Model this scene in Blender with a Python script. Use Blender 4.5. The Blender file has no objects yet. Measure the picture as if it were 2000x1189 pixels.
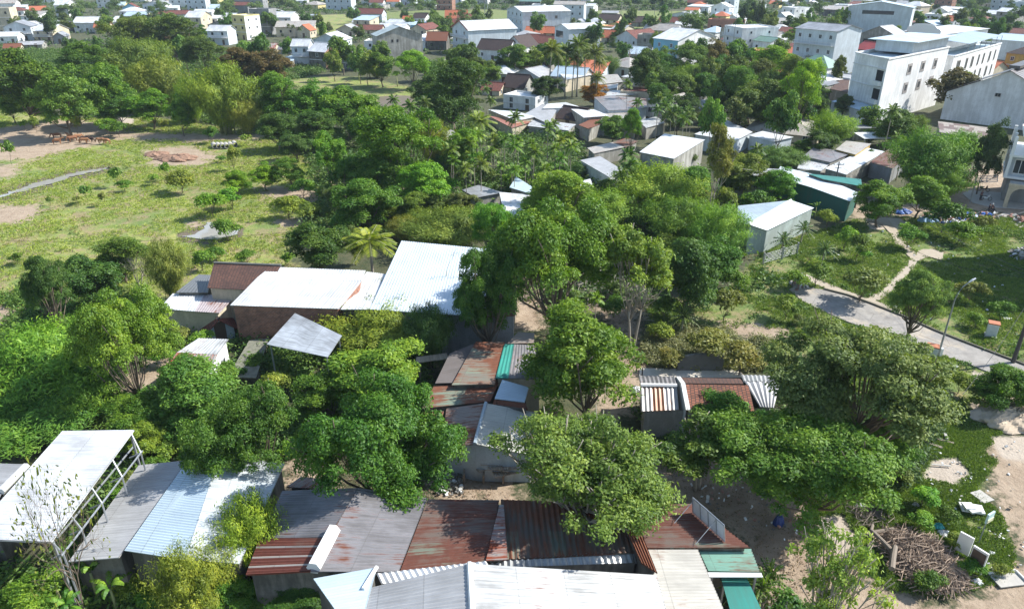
import bpy, math, random
import numpy as np
from math import sin, cos, radians, pi, sqrt, atan2
from mathutils import Vector

# ------------------------------------------------------------------ camera, sky, sun, exposure
S = bpy.context.scene
COL = S.collection
CAM_H = 36.0
TH = radians(25.87)
F = 1400.0                      # focal length in photograph pixels (photo 2000 x 1189)
cam_data = bpy.data.cameras.new('camera')
cam_data.sensor_width = 36.0
cam_data.lens = 36.0 * F / 2000.0
cam_data.clip_start = 1.0
cam_data.clip_end = 8000.0
cam = bpy.data.objects.new('camera', cam_data)
cam.location = (0, 0, CAM_H)
cam.rotation_euler = (radians(90) - TH, 0, 0)
COL.objects.link(cam)
S.camera = cam

SUN_EL = radians(43)
SUN_AZ = radians(12)            # measured from +X towards +Y
sdir = Vector((cos(SUN_EL) * cos(SUN_AZ), cos(SUN_EL) * sin(SUN_AZ), sin(SUN_EL)))
w = bpy.data.worlds.new("World"); S.world = w; w.use_nodes = True
nt = w.node_tree
sky = nt.nodes.new('ShaderNodeTexSky'); sky.sky_type = 'NISHITA'; sky.sun_disc = False
sky.sun_elevation = SUN_EL
sky.sun_rotation = pi / 2 - SUN_AZ
sky.air_density = 1.2; sky.dust_density = 0.6; sky.ozone_density = 1.5
nt.links.new(sky.outputs[0], nt.nodes['Background'].inputs['Color'])
nt.nodes['Background'].inputs['Strength'].default_value = 0.13
sd = bpy.data.lights.new('sun', 'SUN'); sd.energy = 4.9; sd.angle = radians(0.5); sd.color = (1.0, 0.97, 0.91)
so = bpy.data.objects.new('sun', sd); COL.objects.link(so)
so.rotation_euler = sdir.to_track_quat('Z', 'Y').to_euler()
S.view_settings.view_transform = 'Standard'; S.view_settings.look = 'None'
S.view_settings.gamma = 1.0; S.view_settings.exposure = 0.82
S.view_settings.use_curve_mapping = False
S.cycles.max_bounces = 6; S.cycles.diffuse_bounces = 3; S.cycles.glossy_bounces = 2
S.cycles.transmission_bounces = 3; S.cycles.transparent_max_bounces = 6; S.cycles.volume_bounces = 0
S.cycles.use_denoising = True
rng = np.random.default_rng(7)
random.seed(7)

# ------------------------------------------------------------------ photo pixel <-> world
st, ct = sin(TH), cos(TH)
def G(px, py, z=0.0):
    u = (px - 1000) / F; v = (py - 594.5) / F
    k = (CAM_H - z) / (st + v * ct)
    return Vector((u * k, (ct - v * st) * k, z))
def proj(p):
    rz = p[2] - CAM_H
    d = p[1] * ct - rz * st
    return 1000 + F * p[0] / d, 594.5 - F * (p[1] * st + rz * ct) / d
def mpp(px, py, z=0.0):         # metres per photo pixel at that point
    v = (py - 594.5) / F
    return (CAM_H - z) / (st + v * ct) / F

# ------------------------------------------------------------------ object helpers
def tag(o, label=None, cat=None, group=None, kind=None):
    if label: o['label'] = label
    if cat: o['category'] = cat
    if group: o['group'] = group
    if kind: o['kind'] = kind
    return o
def empty(name, loc=(0, 0, 0), rz=0.0, label=None, cat=None, group=None):
    o = bpy.data.objects.new(name, None); COL.objects.link(o)
    o.location = loc; o.rotation_euler = (0, 0, rz); o.empty_display_size = 0.2
    return tag(o, label, cat, group)
def link(name, me, parent=None, loc=None):
    o = bpy.data.objects.new(name, me); COL.objects.link(o)
    if parent is not None: o.parent = parent
    if loc is not None: o.location = loc
    return o
def copy_tree(o, parent=None):
    c = o.copy(); COL.objects.link(c); c.parent = parent
    for ch in list(o.children): copy_tree(ch, c)
    return c

class MB:
    """collects polygons; build() links them as one mesh object"""
    def __init__(s): s.v = []; s.f = []; s.uv = []; s.m = []
    def poly(s, pts, uv=None, m=0):
        b = len(s.v); s.v += [tuple(p) for p in pts]; s.f.append(tuple(range(b, b + len(pts))))
        s.uv.append(uv if uv else [(p[0], p[2] if abs(p[2]) > 0 else p[1]) for p in pts]); s.m.append(m)
    def box(s, c, d, rz=0.0, m=0, top=1.0):
        cx, cy, cz = c; hx, hy, hz = d[0] / 2, d[1] / 2, d[2] / 2
        P = []
        for k in (-1, 1):
            f = top if k > 0 else 1.0
            for (a, b) in ((-1, -1), (1, -1), (1, 1), (-1, 1)):
                x, y = a * hx * f, b * hy * f
                P.append((cx + x * cos(rz) - y * sin(rz), cy + x * sin(rz) + y * cos(rz), cz + k * hz))
        for q in ((3, 2, 1, 0), (4, 5, 6, 7), (0, 1, 5, 4), (1, 2, 6, 5), (2, 3, 7, 6), (3, 0, 4, 7)):
            s.poly([P[i] for i in q], m=m)
    def tube(s, pts, rad, n=6, m=0):
        pts = [Vector(p) for p in pts]
        if not hasattr(rad, '__len__'): rad = [rad] * len(pts)
        rings = []
        for i, p in enumerate(pts):
            a = pts[max(0, i - 1)]; b = pts[min(len(pts) - 1, i + 1)]
            t = (b - a)
            if t.length < 1e-6: t = Vector((0, 0, 1))
            t.normalize()
            e1 = t.cross(Vector((0, 0, 1)) if abs(t.z) < 0.9 else Vector((1, 0, 0))).normalized(); e2 = t.cross(e1)
            base = len(s.v)
            s.v += [tuple(p + (e1 * cos(2 * pi * k / n) + e2 * sin(2 * pi * k / n)) * rad[i]) for k in range(n)]
            rings.append(base)
        for i in range(len(rings) - 1):
            for k in range(n):
                k2 = (k + 1) % n
                s.f.append((rings[i] + k, rings[i] + k2, rings[i + 1] + k2, rings[i + 1] + k))
                s.uv.append([(0, 0)] * 4); s.m.append(m)
        s.f.append(tuple(rings[-1] + k for k in range(n))); s.uv.append([(0, 0)] * n); s.m.append(m)
        s.f.append(tuple(rings[0] + k for k in reversed(range(n)))); s.uv.append([(0, 0)] * n); s.m.append(m)
    def mesh(s, name, mats, smooth=False):
        me = bpy.data.meshes.new(name); me.from_pydata(s.v, [], s.f)
        if not isinstance(mats, (list, tuple)): mats = [mats]
        for m in mats: me.materials.append(m)
        ul = me.uv_layers.new(name='UVMap')
        flat = [c for q in s.uv for p in q for c in p[:2]]
        ul.data.foreach_set('uv', flat)
        me.polygons.foreach_set('material_index', s.m)
        if smooth: me.polygons.foreach_set('use_smooth', [True] * len(s.f))
        me.update(); return me
    def build(s, name, mats, parent=None, smooth=False, loc=None):
        return link(name, s.mesh(name, mats, smooth), parent, loc)

def quads_mesh(name, V, tint, mat):
    """V (N,4,3) float array -> mesh of N loose quads with a face attribute 'tint'"""
    N = len(V)
    me = bpy.data.meshes.new(name)
    me.vertices.add(4 * N); me.vertices.foreach_set('co', V.astype(np.float32).ravel())
    me.loops.add(4 * N); me.loops.foreach_set('vertex_index', np.arange(4 * N, dtype=np.int32))
    me.polygons.add(N); me.polygons.foreach_set('loop_start', np.arange(0, 4 * N, 4, dtype=np.int32))
    me.polygons.foreach_set('loop_total', np.full(N, 4, dtype=np.int32))
    a = me.attributes.new('tint', 'FLOAT', 'FACE'); a.data.foreach_set('value', tint.astype(np.float32))
    me.materials.append(mat); me.update(); me.validate()
    return me

# ------------------------------------------------------------------ materials
MATS = {}
def newmat(name):
    m = bpy.data.materials.new(name); m.use_nodes = True; nt = m.node_tree; nt.nodes.clear()
    out = nt.nodes.new('ShaderNodeOutputMaterial'); b = nt.nodes.new('ShaderNodeBsdfPrincipled')
    nt.links.new(b.outputs[0], out.inputs['Surface'])
    return m, nt, b
class N:
    """tiny node helper"""
    def __init__(s, nt): s.nt = nt
    def n(s, t, **k):
        x = s.nt.nodes.new(t)
        for a, v in k.items(): setattr(x, a, v)
        return x
    def l(s, a, b): s.nt.links.new(a, b)
    def noise(s, vec, scale, detail=4, rough=0.6):
        x = s.n('ShaderNodeTexNoise'); x.inputs['Scale'].default_value = scale; x.inputs['Detail'].default_value = detail
        x.inputs['Roughness'].default_value = rough
        if vec is not None: s.l(vec, x.inputs['Vector'])
        return x.outputs['Fac']
    def ramp(s, fac, stops):
        x = s.n('ShaderNodeValToRGB'); e = x.color_ramp.elements
        while len(e) < len(stops): e.new(0.5)
        for i, (p, c) in enumerate(stops):
            e[i].position = p
            e[i].color = (c, c, c, 1) if not hasattr(c, '__len__') else (*c[:3], 1)
        s.l(fac, x.inputs[0]); return x.outputs[0]
    def mix(s, fac, a, b, mode='MIX'):
        x = s.n('ShaderNodeMix', data_type='RGBA', blend_type=mode)
        if hasattr(fac, 'links'): s.l(fac, x.inputs[0])
        else: x.inputs[0].default_value = fac
        for i, c in ((6, a), (7, b)):
            if hasattr(c, 'links'): s.l(c, x.inputs[i])
            else: x.inputs[i].default_value = (*c[:3], 1)
        return x.outputs[2]
    def math(s, op, a, b=None, c=None, clamp=False):
        x = s.n('ShaderNodeMath', operation=op); x.use_clamp = clamp
        for i, q in enumerate((a, b, c)):
            if q is None: continue
            if hasattr(q, 'links'): s.l(q, x.inputs[i])
            else: x.inputs[i].default_value = q
        return x.outputs[0]
    def mapping(s, vec, scale):
        x = s.n('ShaderNodeMapping'); x.inputs['Scale'].default_value = scale; s.l(vec, x.inputs[0]); return x.outputs[0]
    def attr(s, name):
        x = s.n('ShaderNodeAttribute'); x.attribute_name = name; return x.outputs['Fac']
    def bump(s, h, strength, dist, b):
        x = s.n('ShaderNodeBump'); x.inputs['Strength'].default_value = strength; x.inputs['Distance'].default_value = dist
        s.l(h, x.inputs['Height']); s.l(x.outputs[0], b.inputs['Normal'])

def metal(key, base, rust=0.0, rustcol=(0.22, 0.075, 0.035), dirt=0.25, alt=None, altamt=0.0, rough=0.45, met=0.15, patch=0.0):
    if key in MATS: return MATS[key]
    m, nt, b = newmat(key); H = N(nt)
    uv = H.n('ShaderNodeUVMap').outputs[0]
    obi = H.n('ShaderNodeObjectInfo')
    geo = H.n('ShaderNodeNewGeometry').outputs['Position']
    sep = H.n('ShaderNodeSeparateXYZ'); H.l(uv, sep.inputs[0])
    pu = H.math('FLOOR', H.math('DIVIDE', sep.outputs[0], 0.95))
    pv = H.math('FLOOR', H.math('DIVIDE', sep.outputs[1], 2.6))
    cmb = H.n('ShaderNodeCombineXYZ'); H.l(pu, cmb.inputs[0]); H.l(pv, cmb.inputs[1]); H.l(obi.outputs['Random'], cmb.inputs[2])
    wn = H.n('ShaderNodeTexWhiteNoise'); H.l(cmb.outputs[0], wn.inputs[0])
    col = H.mix(H.math('MULTIPLY', wn.outputs['Value'], 0.24), base, [c * 0.55 for c in base])
    if alt: col = H.mix(H.math('GREATER_THAN', wn.outputs['Value'], 1 - altamt), col, alt)
    streak = H.noise(H.mapping(uv, (5.0, 0.35, 1)), 1.0, 5, 0.65)
    big = H.noise(geo, 0.35, 4)
    d = H.ramp(H.math('MULTIPLY', streak, big), [(0.16, 1), (0.34, 0)])
    col = H.mix(H.math('MULTIPLY', d, dirt), col, (0.07, 0.06, 0.05))
    # lap joints between sheets
    fr = H.math('FRACT', H.math('DIVIDE', sep.outputs[1], 2.6))
    col = H.mix(H.math('MULTIPLY', H.math('LESS_THAN', fr, 0.02), 0.35), col, (0.1, 0.09, 0.08))
    if rust > 0:
        r = H.math('ADD', H.math('MULTIPLY', streak, 0.55), H.math('MULTIPLY', big, 0.55))
        rr = H.ramp(r, [(0.62 - rust * 0.45, 0), (0.72 - rust * 0.4, 1)])
        rc = H.mix(H.noise(uv, 3.0, 4), rustcol, [c * 0.4 for c in rustcol])
        col = H.mix(rr, col, rc)
    H.l(col, b.inputs['Base Color'])
    b.inputs['Roughness'].default_value = rough; b.inputs['Metallic'].default_value = met
    MATS[key] = m; return m
def tile(key, base, dark=(0.03, 0.02, 0.018), amt=0.5):
    if key in MATS: return MATS[key]
    m, nt, b = newmat(key); H = N(nt)
    uv = H.n('ShaderNodeUVMap').outputs[0]
    br = H.n('ShaderNodeTexBrick'); H.l(uv, br.inputs[0])
    br.inputs['Color1'].default_value = (*base, 1); br.inputs['Color2'].default_value = (*[c * 0.6 for c in base], 1)
    br.inputs['Mortar'].default_value = (*dark, 1); br.inputs['Scale'].default_value = 1.0
    br.inputs['Mortar Size'].default_value = 0.03; br.inputs['Brick Width'].default_value = 0.25; br.inputs['Row Height'].default_value = 0.33
    geo = H.n('ShaderNodeNewGeometry').outputs['Position']
    n1 = H.ramp(H.noise(geo, 0.5, 6, 0.7), [(0.38, 0), (0.7, 1)])
    col = H.mix(H.math('MULTIPLY', n1, amt), br.outputs['Color'], dark)
    H.l(col, b.inputs['Base Color']); b.inputs['Roughness'].default_value = 0.85
    H.bump(br.outputs['Fac'], -0.6, 0.04, b)
    MATS[key] = m; return m
def wall(key, base, stain=0.35, sc=(0.10, 0.09, 0.07), rough=0.85):
    if key in MATS: return MATS[key]
    m, nt, b = newmat(key); H = N(nt)
    geo = H.n('ShaderNodeNewGeometry').outputs['Position']
    n1 = H.noise(H.mapping(geo, (1.2, 1.2, 0.18)), 1.0, 6, 0.65)
    n2 = H.noise(geo, 0.3, 5)
    d = H.ramp(H.math('MULTIPLY', n1, n2), [(0.2, 1), (0.36, 0)])
    col = H.mix(H.math('MULTIPLY', d, stain), base, sc)
    col = H.mix(0.12, col, H.ramp(H.noise(geo, 6.0, 3), [(0.3, 0.1), (0.7, 0.9)]), 'OVERLAY')
    H.l(col, b.inputs['Base Color']); b.inputs['Roughness'].default_value = rough
    MATS[key] = m; return m
def brickm(key, c1, c2, mortar, w_=0.24, h_=0.09, stain=0.3):
    if key in MATS: return MATS[key]
    m, nt, b = newmat(key); H = N(nt)
    uv = H.n('ShaderNodeUVMap').outputs[0]
    br = H.n('ShaderNodeTexBrick'); H.l(uv, br.inputs[0]); br.inputs['Scale'].default_value = 1
    br.inputs['Color1'].default_value = (*c1, 1); br.inputs['Color2'].default_value = (*c2, 1); br.inputs['Mortar'].default_value = (*mortar, 1)
    br.inputs['Mortar Size'].default_value = 0.012; br.inputs['Brick Width'].default_value = w_; br.inputs['Row Height'].default_value = h_
    geo = H.n('ShaderNodeNewGeometry').outputs['Position']
    n1 = H.ramp(H.noise(geo, 0.8, 6, 0.7), [(0.4, 0), (0.7, 1)])
    H.l(H.mix(H.math('MULTIPLY', n1, stain), br.outputs['Color'], (0.05, 0.04, 0.035)), b.inputs['Base Color'])
    b.inputs['Roughness'].default_value = 0.9
    MATS[key] = m; return m
def plain(key, base, rough=0.6, met=0.0, var=0.25):
    if key in MATS: return MATS[key]
    m, nt, b = newmat(key); H = N(nt)
    tc = H.n('ShaderNodeTexCoord').outputs['Object']
    n1 = H.ramp(H.noise(tc, 3.0, 5), [(0.35, 0), (0.7, 1)])
    H.l(H.mix(H.math('MULTIPLY', n1, var), base, [c * 0.35 for c in base]), b.inputs['Base Color'])
    b.inputs['Roughness'].default_value = rough; b.inputs['Metallic'].default_value = met
    MATS[key] = m; return m

# roofs
WM = metal('white_sheet', (0.78, 0.79, 0.79), dirt=0.4, rust=0.0)
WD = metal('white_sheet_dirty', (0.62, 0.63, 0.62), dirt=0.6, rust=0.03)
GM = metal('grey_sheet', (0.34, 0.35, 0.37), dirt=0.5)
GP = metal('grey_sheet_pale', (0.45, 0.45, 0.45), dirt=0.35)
GC = metal('grey_corrugated', (0.30, 0.29, 0.30), dirt=0.6, rust=0.08)
BM = metal('blue_sheet', (0.50, 0.61, 0.68), dirt=0.15)
BG = metal('beige_sheet', (0.50, 0.46, 0.40), dirt=0.4, rust=0.06)
RM = metal('rusty_sheet', (0.20, 0.17, 0.15), rust=0.62, dirt=0.5, rough=0.8, met=0.0)
RB = metal('rusty_brown_sheet', (0.21, 0.15, 0.12), rust=0.34, dirt=0.5, alt=(0.22, 0.27, 0.2), altamt=0.12, rough=0.8, met=0.0, rustcol=(0.17, 0.055, 0.032))
RG = metal('rusty_green_sheet', (0.25, 0.36, 0.27), rust=0.36, dirt=0.5, alt=(0.26, 0.1, 0.05), altamt=0.22, rough=0.75, met=0.0)
GN = metal('green_sheet', (0.20, 0.40, 0.31), rust=0.08, dirt=0.4, rough=0.6)
TL = metal('teal_sheet', (0.03, 0.22, 0.18), dirt=0.3, rough=0.5)
BR = metal('brown_corrugated', (0.15, 0.115, 0.09), rust=0.3, dirt=0.6, alt=(0.16, 0.2, 0.15), altamt=0.15, rough=0.8, met=0.0)
RS = metal('red_streaked_sheet', (0.45, 0.43, 0.40), rust=0.30, rustcol=(0.33, 0.075, 0.03), dirt=0.4, rough=0.8)
PR = metal('purple_sheet', (0.13, 0.06, 0.15), dirt=0.3)
RD = metal('red_sheet', (0.42, 0.06, 0.045), dirt=0.3)
GT = metal('green_roof', (0.16, 0.28, 0.22), dirt=0.3)
TR_ = tile('brown_tile', (0.15, 0.066, 0.042), amt=0.6)
TO = tile('orange_tile', (0.55, 0.17, 0.075), dark=(0.3, 0.08, 0.04), amt=0.25)
TD = tile('dark_tile', (0.075, 0.045, 0.04), amt=0.6)
TRD = tile('red_tile', (0.27, 0.075, 0.05), amt=0.35)
# walls
WW = wall('white_wall', (0.80, 0.80, 0.79), 0.3)
WC = wall('cream_wall', (0.60, 0.52, 0.38), 0.35)
WY = wall('yellow_wall', (0.62, 0.53, 0.24), 0.2)
WO = wall('ochre_wall', (0.52, 0.34, 0.08), 0.3)
WB = wall('blue_wall', (0.20, 0.46, 0.62), 0.2)
WP = wall('pale_blue_wall', (0.56, 0.62, 0.66), 0.25)
WG = wall('concrete_wall', (0.40, 0.39, 0.35), 0.6)
WR = wall('render_grey_wall', (0.27, 0.28, 0.29), 0.4)
WGR = wall('green_grey_wall', (0.40, 0.47, 0.44), 0.4)
WDK = wall('dirty_wall', (0.22, 0.20, 0.17), 0.8, sc=(0.04, 0.04, 0.035))
WT = wall('timber_dark_wall', (0.10, 0.08, 0.065), 0.5)
WBK = brickm('brick_wall', (0.42, 0.17, 0.10), (0.26, 0.10, 0.065), (0.36, 0.3, 0.25), .3, .14, stain=.7)
WBO = brickm('hollow_brick_wall', (0.50, 0.20, 0.11), (0.42, 0.16, 0.09), (0.35, 0.27, 0.22))
TEALW = wall('teal_cloth', (0.01, 0.13, 0.10), 0.3)
GLASS = plain('window_glass', (0.025, 0.035, 0.045), 0.12, 0.0, 0.1)
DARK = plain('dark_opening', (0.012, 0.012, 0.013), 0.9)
FRAME = plain('white_frame', (0.65, 0.65, 0.65), 0.5)
FRAMEG = plain('grey_frame', (0.33, 0.30, 0.28), 0.6)
STEEL = plain('galvanised_steel', (0.33, 0.35, 0.37), 0.45, 0.4)
CONC = plain('concrete', (0.42, 0.40, 0.36), 0.9)
DCONC = plain('old_concrete', (0.17, 0.165, 0.15), 0.95)
BARK = plain('bark', (0.16, 0.125, 0.09), 0.95)
BARKP = plain('pale_bark', (0.33, 0.29, 0.23), 0.95)
WOOD = plain('weathered_wood', (0.23, 0.19, 0.15), 0.9)
BLACK = plain('black_plastic', (0.02, 0.02, 0.022), 0.4)
RUBBER = plain('rubber', (0.03, 0.03, 0.03), 0.8)
WPAINT = plain('white_paint', (0.72, 0.72, 0.7), 0.4, 0, 0.1)
BLUEP = plain('blue_tarpaulin', (0.03, 0.12, 0.42), 0.5)
WTRASH = plain('white_rubbish', (0.7, 0.7, 0.68), 0.7)

def leafmat(key, rough=0.55, trans=0.32, gloss=0.03):
    """leaf colour comes from each crown's own object colour, varied leaf by leaf with the random tint"""
    m = bpy.data.materials.new(key); m.use_nodes = True; nt = m.node_tree; nt.nodes.clear(); H = N(nt)
    out = H.n('ShaderNodeOutputMaterial')
    oi = H.n('ShaderNodeObjectInfo')
    t = H.attr('tint')
    base = oi.outputs['Color']
    v = H.math('MULTIPLY_ADD', t, 1.25, 0.50)
    hsv = H.n('ShaderNodeHueSaturation'); H.l(base, hsv.inputs['Color']); H.l(v, hsv.inputs['Value'])
    H.l(H.math('MULTIPLY_ADD', t, -0.06, 0.522), hsv.inputs['Hue'])
    hsv.inputs['Saturation'].default_value = 1.0
    c = hsv.outputs[0]
    d = H.n('ShaderNodeBsdfDiffuse'); H.l(c, d.inputs[0])
    tr = H.n('ShaderNodeBsdfTranslucent')
    c2 = H.mix(1.0, c, (1.25, 1.35, 0.45), 'MULTIPLY'); H.l(c2, tr.inputs[0])
    g = H.n('ShaderNodeBsdfGlossy'); g.inputs['Roughness'].default_value = rough; g.inputs[0].default_value = (0.6, 0.65, 0.65, 1)
    m1 = H.n('ShaderNodeMixShader'); m1.inputs[0].default_value = trans; H.l(d.outputs[0], m1.inputs[1]); H.l(tr.outputs[0], m1.inputs[2])
    m2 = H.n('ShaderNodeMixShader'); m2.inputs[0].default_value = gloss; H.l(m1.outputs[0], m2.inputs[1]); H.l(g.outputs[0], m2.inputs[2])
    H.l(m2.outputs[0], out.inputs['Surface'])
    MATS[key] = m; return m
LEAF = leafmat('leaf')
HAZE = 0.00011
# ------------------------------------------------------------------ ground, road, water
def poly_world(pts, z=0.0): return np.array([[*G(x, y, z)[:2]] for x, y in pts])
def inside(P, X, Y):
    r = np.zeros(X.shape, bool); n = len(P)
    for i in range(n):
        x1, y1 = P[i]; x2, y2 = P[(i + 1) % n]
        c = ((y1 > Y) != (y2 > Y)) & (X < (x2 - x1) * (Y - y1) / ((y2 - y1) or 1e-9) + x1)
        r ^= c
    return r
def sdist(P, X, Y):
    d = np.full(X.shape, 1e9); n = len(P)
    for i in range(n):
        ax, ay = P[i]; bx, by = P[(i + 1) % n]; dx, dy = bx - ax, by - ay
        t = np.clip(((X - ax) * dx + (Y - ay) * dy) / (dx * dx + dy * dy + 1e-9), 0, 1)
        d = np.minimum(d, np.hypot(X - ax - t * dx, Y - ay - t * dy))
    return np.where(inside(P, X, Y), d, -d)
def band(pts, wpx):
    """polygon round a polyline drawn in the photo"""
    L = []; R = []
    for i, (x, y) in enumerate(pts):
        a = pts[max(0, i - 1)]; b = pts[min(len(pts) - 1, i + 1)]
        dx, dy = b[0] - a[0], b[1] - a[1]; q = sqrt(dx * dx + dy * dy) or 1
        wv = wpx[i] if hasattr(wpx, '__len__') else wpx
        L.append((x - dy / q * wv / 2, y + dx / q * wv / 2)); R.append((x + dy / q * wv / 2, y - dx / q * wv / 2))
    return L + R[::-1]
PASTURE = [(-400, 205), (0, 212), (70, 222), (160, 230), (300, 230), (380, 240), (520, 262), (590, 300), (620, 345), (660, 385), (640, 430), (560, 480), (570, 530), (400, 545), (330, 570), (250, 600), (-400, 620)]
LUSH_R = [(1260, 600), (1430, 560), (1500, 480), (1700, 420), (1800, 425), (2500, 420), (2500, 700), (1990, 700), (2000, 790), (1880, 790), (1870, 880), (1800, 950), (1700, 970), (1690, 1000), (1580, 1010), (1540, 640), (1280, 640)]
ISLAND = [(1590, 985), (1700, 940), (1790, 905), (1880, 930), (1960, 1010), (1985, 1090), (1960, 1130), (1850, 1165), (1740, 1150), (1690, 1110), (1640, 1060)]
VERGE = [(1780, 800), (1880, 790), (1960, 840), (1920, 880), (1950, 900), (1900, 960), (1780, 950), (1760, 880)]
MASKS = {
 'past': [(PASTURE, 3.0), ([(560, 150), (700, 150), (790, 168), (820, 190), (740, 215), (600, 200)], 3), ([(600, 30), (690, 28), (700, 62), (620, 66)], 4), ([(800, 22), (1000, 22), (1000, 45), (820, 45)], 5), ([(-400, 570), (120, 560), (60, 600), (-400, 640)], 2)],
 'lush': [(LUSH_R, 1.6), (ISLAND, 0.7), (VERGE, 1.2), ([(1110, 20), (1330, 22), (1380, 45), (1300, 66), (1180, 55)], 6), ([(650, 165), (760, 165), (745, 185), (660, 190)], 2),
          ([(740, 22), (1000, 18), (1000, 42), (760, 45)], 5), ([(640, 625), (1050, 640), (1050, 700), (640, 720)], 2)],
 'soil': [([(-200, 330), (-40, 320), (40, 322), (20, 345), (-200, 372)], 2), ([(-300, 262), (0, 250), (120, 232), (200, 240), (262, 258), (400, 262), (500, 263), (530, 270), (380, 277), (250, 270), (140, 292), (60, 312), (-300, 320)], 2.0),
          ([(275, 295), (330, 285), (385, 286), (425, 305), (400, 322), (300, 325)], 1.5), ([(500, 362), (600, 366), (650, 375), (645, 398), (560, 392), (505, 380)], 1.5),
          ([(-80, 400), (70, 398), (90, 410), (60, 432), (-80, 445)], 1.5), ([(365, 432), (400, 430), (405, 452), (370, 450)], 0.8), ([(540, 425), (590, 425), (600, 440), (550, 445)], 0.8),
          ([(1150, 590), (1240, 600), (1260, 720), (1240, 800), (1160, 830), (1180, 740), (1230, 660)], 1.0),
          ([(1000, 520), (1060, 520), (1060, 640), (1000, 650)], 0.6),
          ([(1240, 860), (1400, 860), (1480, 950), (1570, 980), (1600, 1030), (1680, 1110), (1740, 1160), (1850, 1175), (1960, 1140), (1990, 1090), (1965, 1010), (1940, 930), (1920, 870), (2000, 850), (2500, 840), (2500, 1500), (1300, 1500), (1480, 1150), (1440, 1040), (1340, 980), (1250, 980)], 1.0),
          ([(735, 188), (800, 186), (810, 205), (740, 214)], 1.0), ([(1400, 625), (1500, 632), (1570, 650), (1560, 665), (1450, 655), (1390, 640)], 0.8),
          ([(-120, 588), (50, 592), (60, 602), (30, 640), (-120, 660)], 1.2), ([(200, 740), (330, 690), (360, 740), (260, 790)], 1.0), ([(560, 890), (640, 890), (660, 960), (560, 960)], 0.6), ([(860, 900), (1000, 900), (1010, 980), (840, 975)], 0.7),
          ([(1860, 330), (1960, 320), (2300, 380), (2300, 430), (1980, 420), (1850, 400), (1800, 420), (1680, 428), (1640, 405), (1760, 395)], 1.2)],
 'sand': [(band([(1712, 428), (1740, 440), (1752, 466), (1772, 486), (1786, 503), (1778, 518), (1745, 550), (1722, 575), (1700, 587)], [22, 12, 7, 7, 10, 8, 7, 8, 14]), 0.35),
          (band([(1786, 503), (1804, 494), (1838, 500)], [8, 12, 6]), 0.3), (band([(1575, 545), (1620, 560), (1700, 590), (1760, 616)], [8, 9, 10, 6]), 0.3),
          ([(1690, 425), (1760, 425), (1780, 445), (1700, 448)], 0.8), ([(1250, 718), (1450, 722), (1450, 737), (1250, 736)], 0.4), ([(1820, 895), (1870, 890), (1900, 925), (1860, 945), (1800, 930)], 0.8),
          ([(1930, 850), (2100, 850), (2100, 905), (1960, 895)], 0.8), ([(1590, 1010), (1650, 1000), (1680, 1060), (1640, 1090)], 0.7), ([(1900, 720), (1960, 742), (1950, 760), (1900, 735)], 0.4), ([(230, 228), (262, 232), (262, 242), (225, 240)], 0.8)],
 'mud': [([(-300, 420), (0, 370), (60, 352), (110, 339), (150, 329), (222, 320), (225, 334), (175, 346), (110, 362), (60, 378), (0, 398), (-300, 450)], 1.0),
         ([(345, 455), (390, 440), (440, 428), (478, 445), (470, 465), (420, 476), (350, 472)], 0.8), ([(735, 188), (800, 186), (810, 205), (740, 214)], 1.5)],
}
ys = [12.0]
while ys[-1] < 2600: ys.append(ys[-1] * 1.0085 if ys[-1] > 30 else ys[-1] + 0.3)
ys = np.array(ys); us = np.linspace(-1.7, 1.7, 420)
YY, UU = np.meshgrid(ys, us, indexing='ij'); XX = UU * (YY + 22)
def smooth_field(X, Y, sc, seed=0):
    a = np.sin(X * sc + 1.3 * seed + 1.7 * np.sin(Y * sc * 0.71 + seed)) * np.sin(Y * sc * 1.13 + 2.1 * seed + 1.3 * np.sin(X * sc * 0.63))
    return a
ZZ = 0.05 * smooth_field(XX, YY, 0.35, 1) + 0.035 * smooth_field(XX, YY, 1.1, 2) - 0.09
gme = bpy.data.meshes.new('ground')
nr, nc = XX.shape
idx = np.arange(nr * nc).reshape(nr, nc)
q = np.stack([idx[:-1, :-1], idx[:-1, 1:], idx[1:, 1:], idx[1:, :-1]], -1).reshape(-1, 4)
gme.vertices.add(nr * nc); gme.vertices.foreach_set('co', np.stack([XX, YY, ZZ], -1).astype(np.float32).ravel())
gme.loops.add(len(q) * 4); gme.loops.foreach_set('vertex_index', q.astype(np.int32).ravel())
gme.polygons.add(len(q)); gme.polygons.foreach_set('loop_start', np.arange(0, 4 * len(q), 4, dtype=np.int32)); gme.polygons.foreach_set('loop_total', np.full(len(q), 4, dtype=np.int32))
gme.polygons.foreach_set('use_smooth', np.ones(len(q), bool))
WIDEN = {'soil': 2.3, 'past': 1.3, 'lush': 1.3, 'mud': .6}
def maskfield(name, X, Y):
    f = np.zeros(X.shape)
    for pts, wd in MASKS[name]:
        P = poly_world([(max(-900, min(2900, a)), max(-20, b)) for a, b in pts])
        wd = wd * WIDEN.get(name, 1.0); d = sdist(P, X, Y); f = np.maximum(f, np.clip(d / (2 * wd) + 0.5, 0, 1))
    return f
for k in MASKS:
    a = gme.attributes.new('m_' + k, 'FLOAT', 'POINT'); a.data.foreach_set('value', maskfield(k, XX, YY).astype(np.float32).ravel())
gme.update()
gm, nt, b = newmat('ground'); H = N(nt)
pos = H.n('ShaderNodeNewGeometry').outputs['Position']
nA = H.noise(pos, 0.12, 5, 0.6); nB = H.noise(pos, 0.6, 6, 0.7); nC = H.noise(pos, 3.0, 5, 0.7); nD = H.noise(pos, 1.4, 8, 0.75)
litter = H.mix(H.ramp(nB, [(0.35, 0), (0.65, 1)]), (0.035, 0.05, 0.016), (0.09, 0.085, 0.04))
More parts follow.
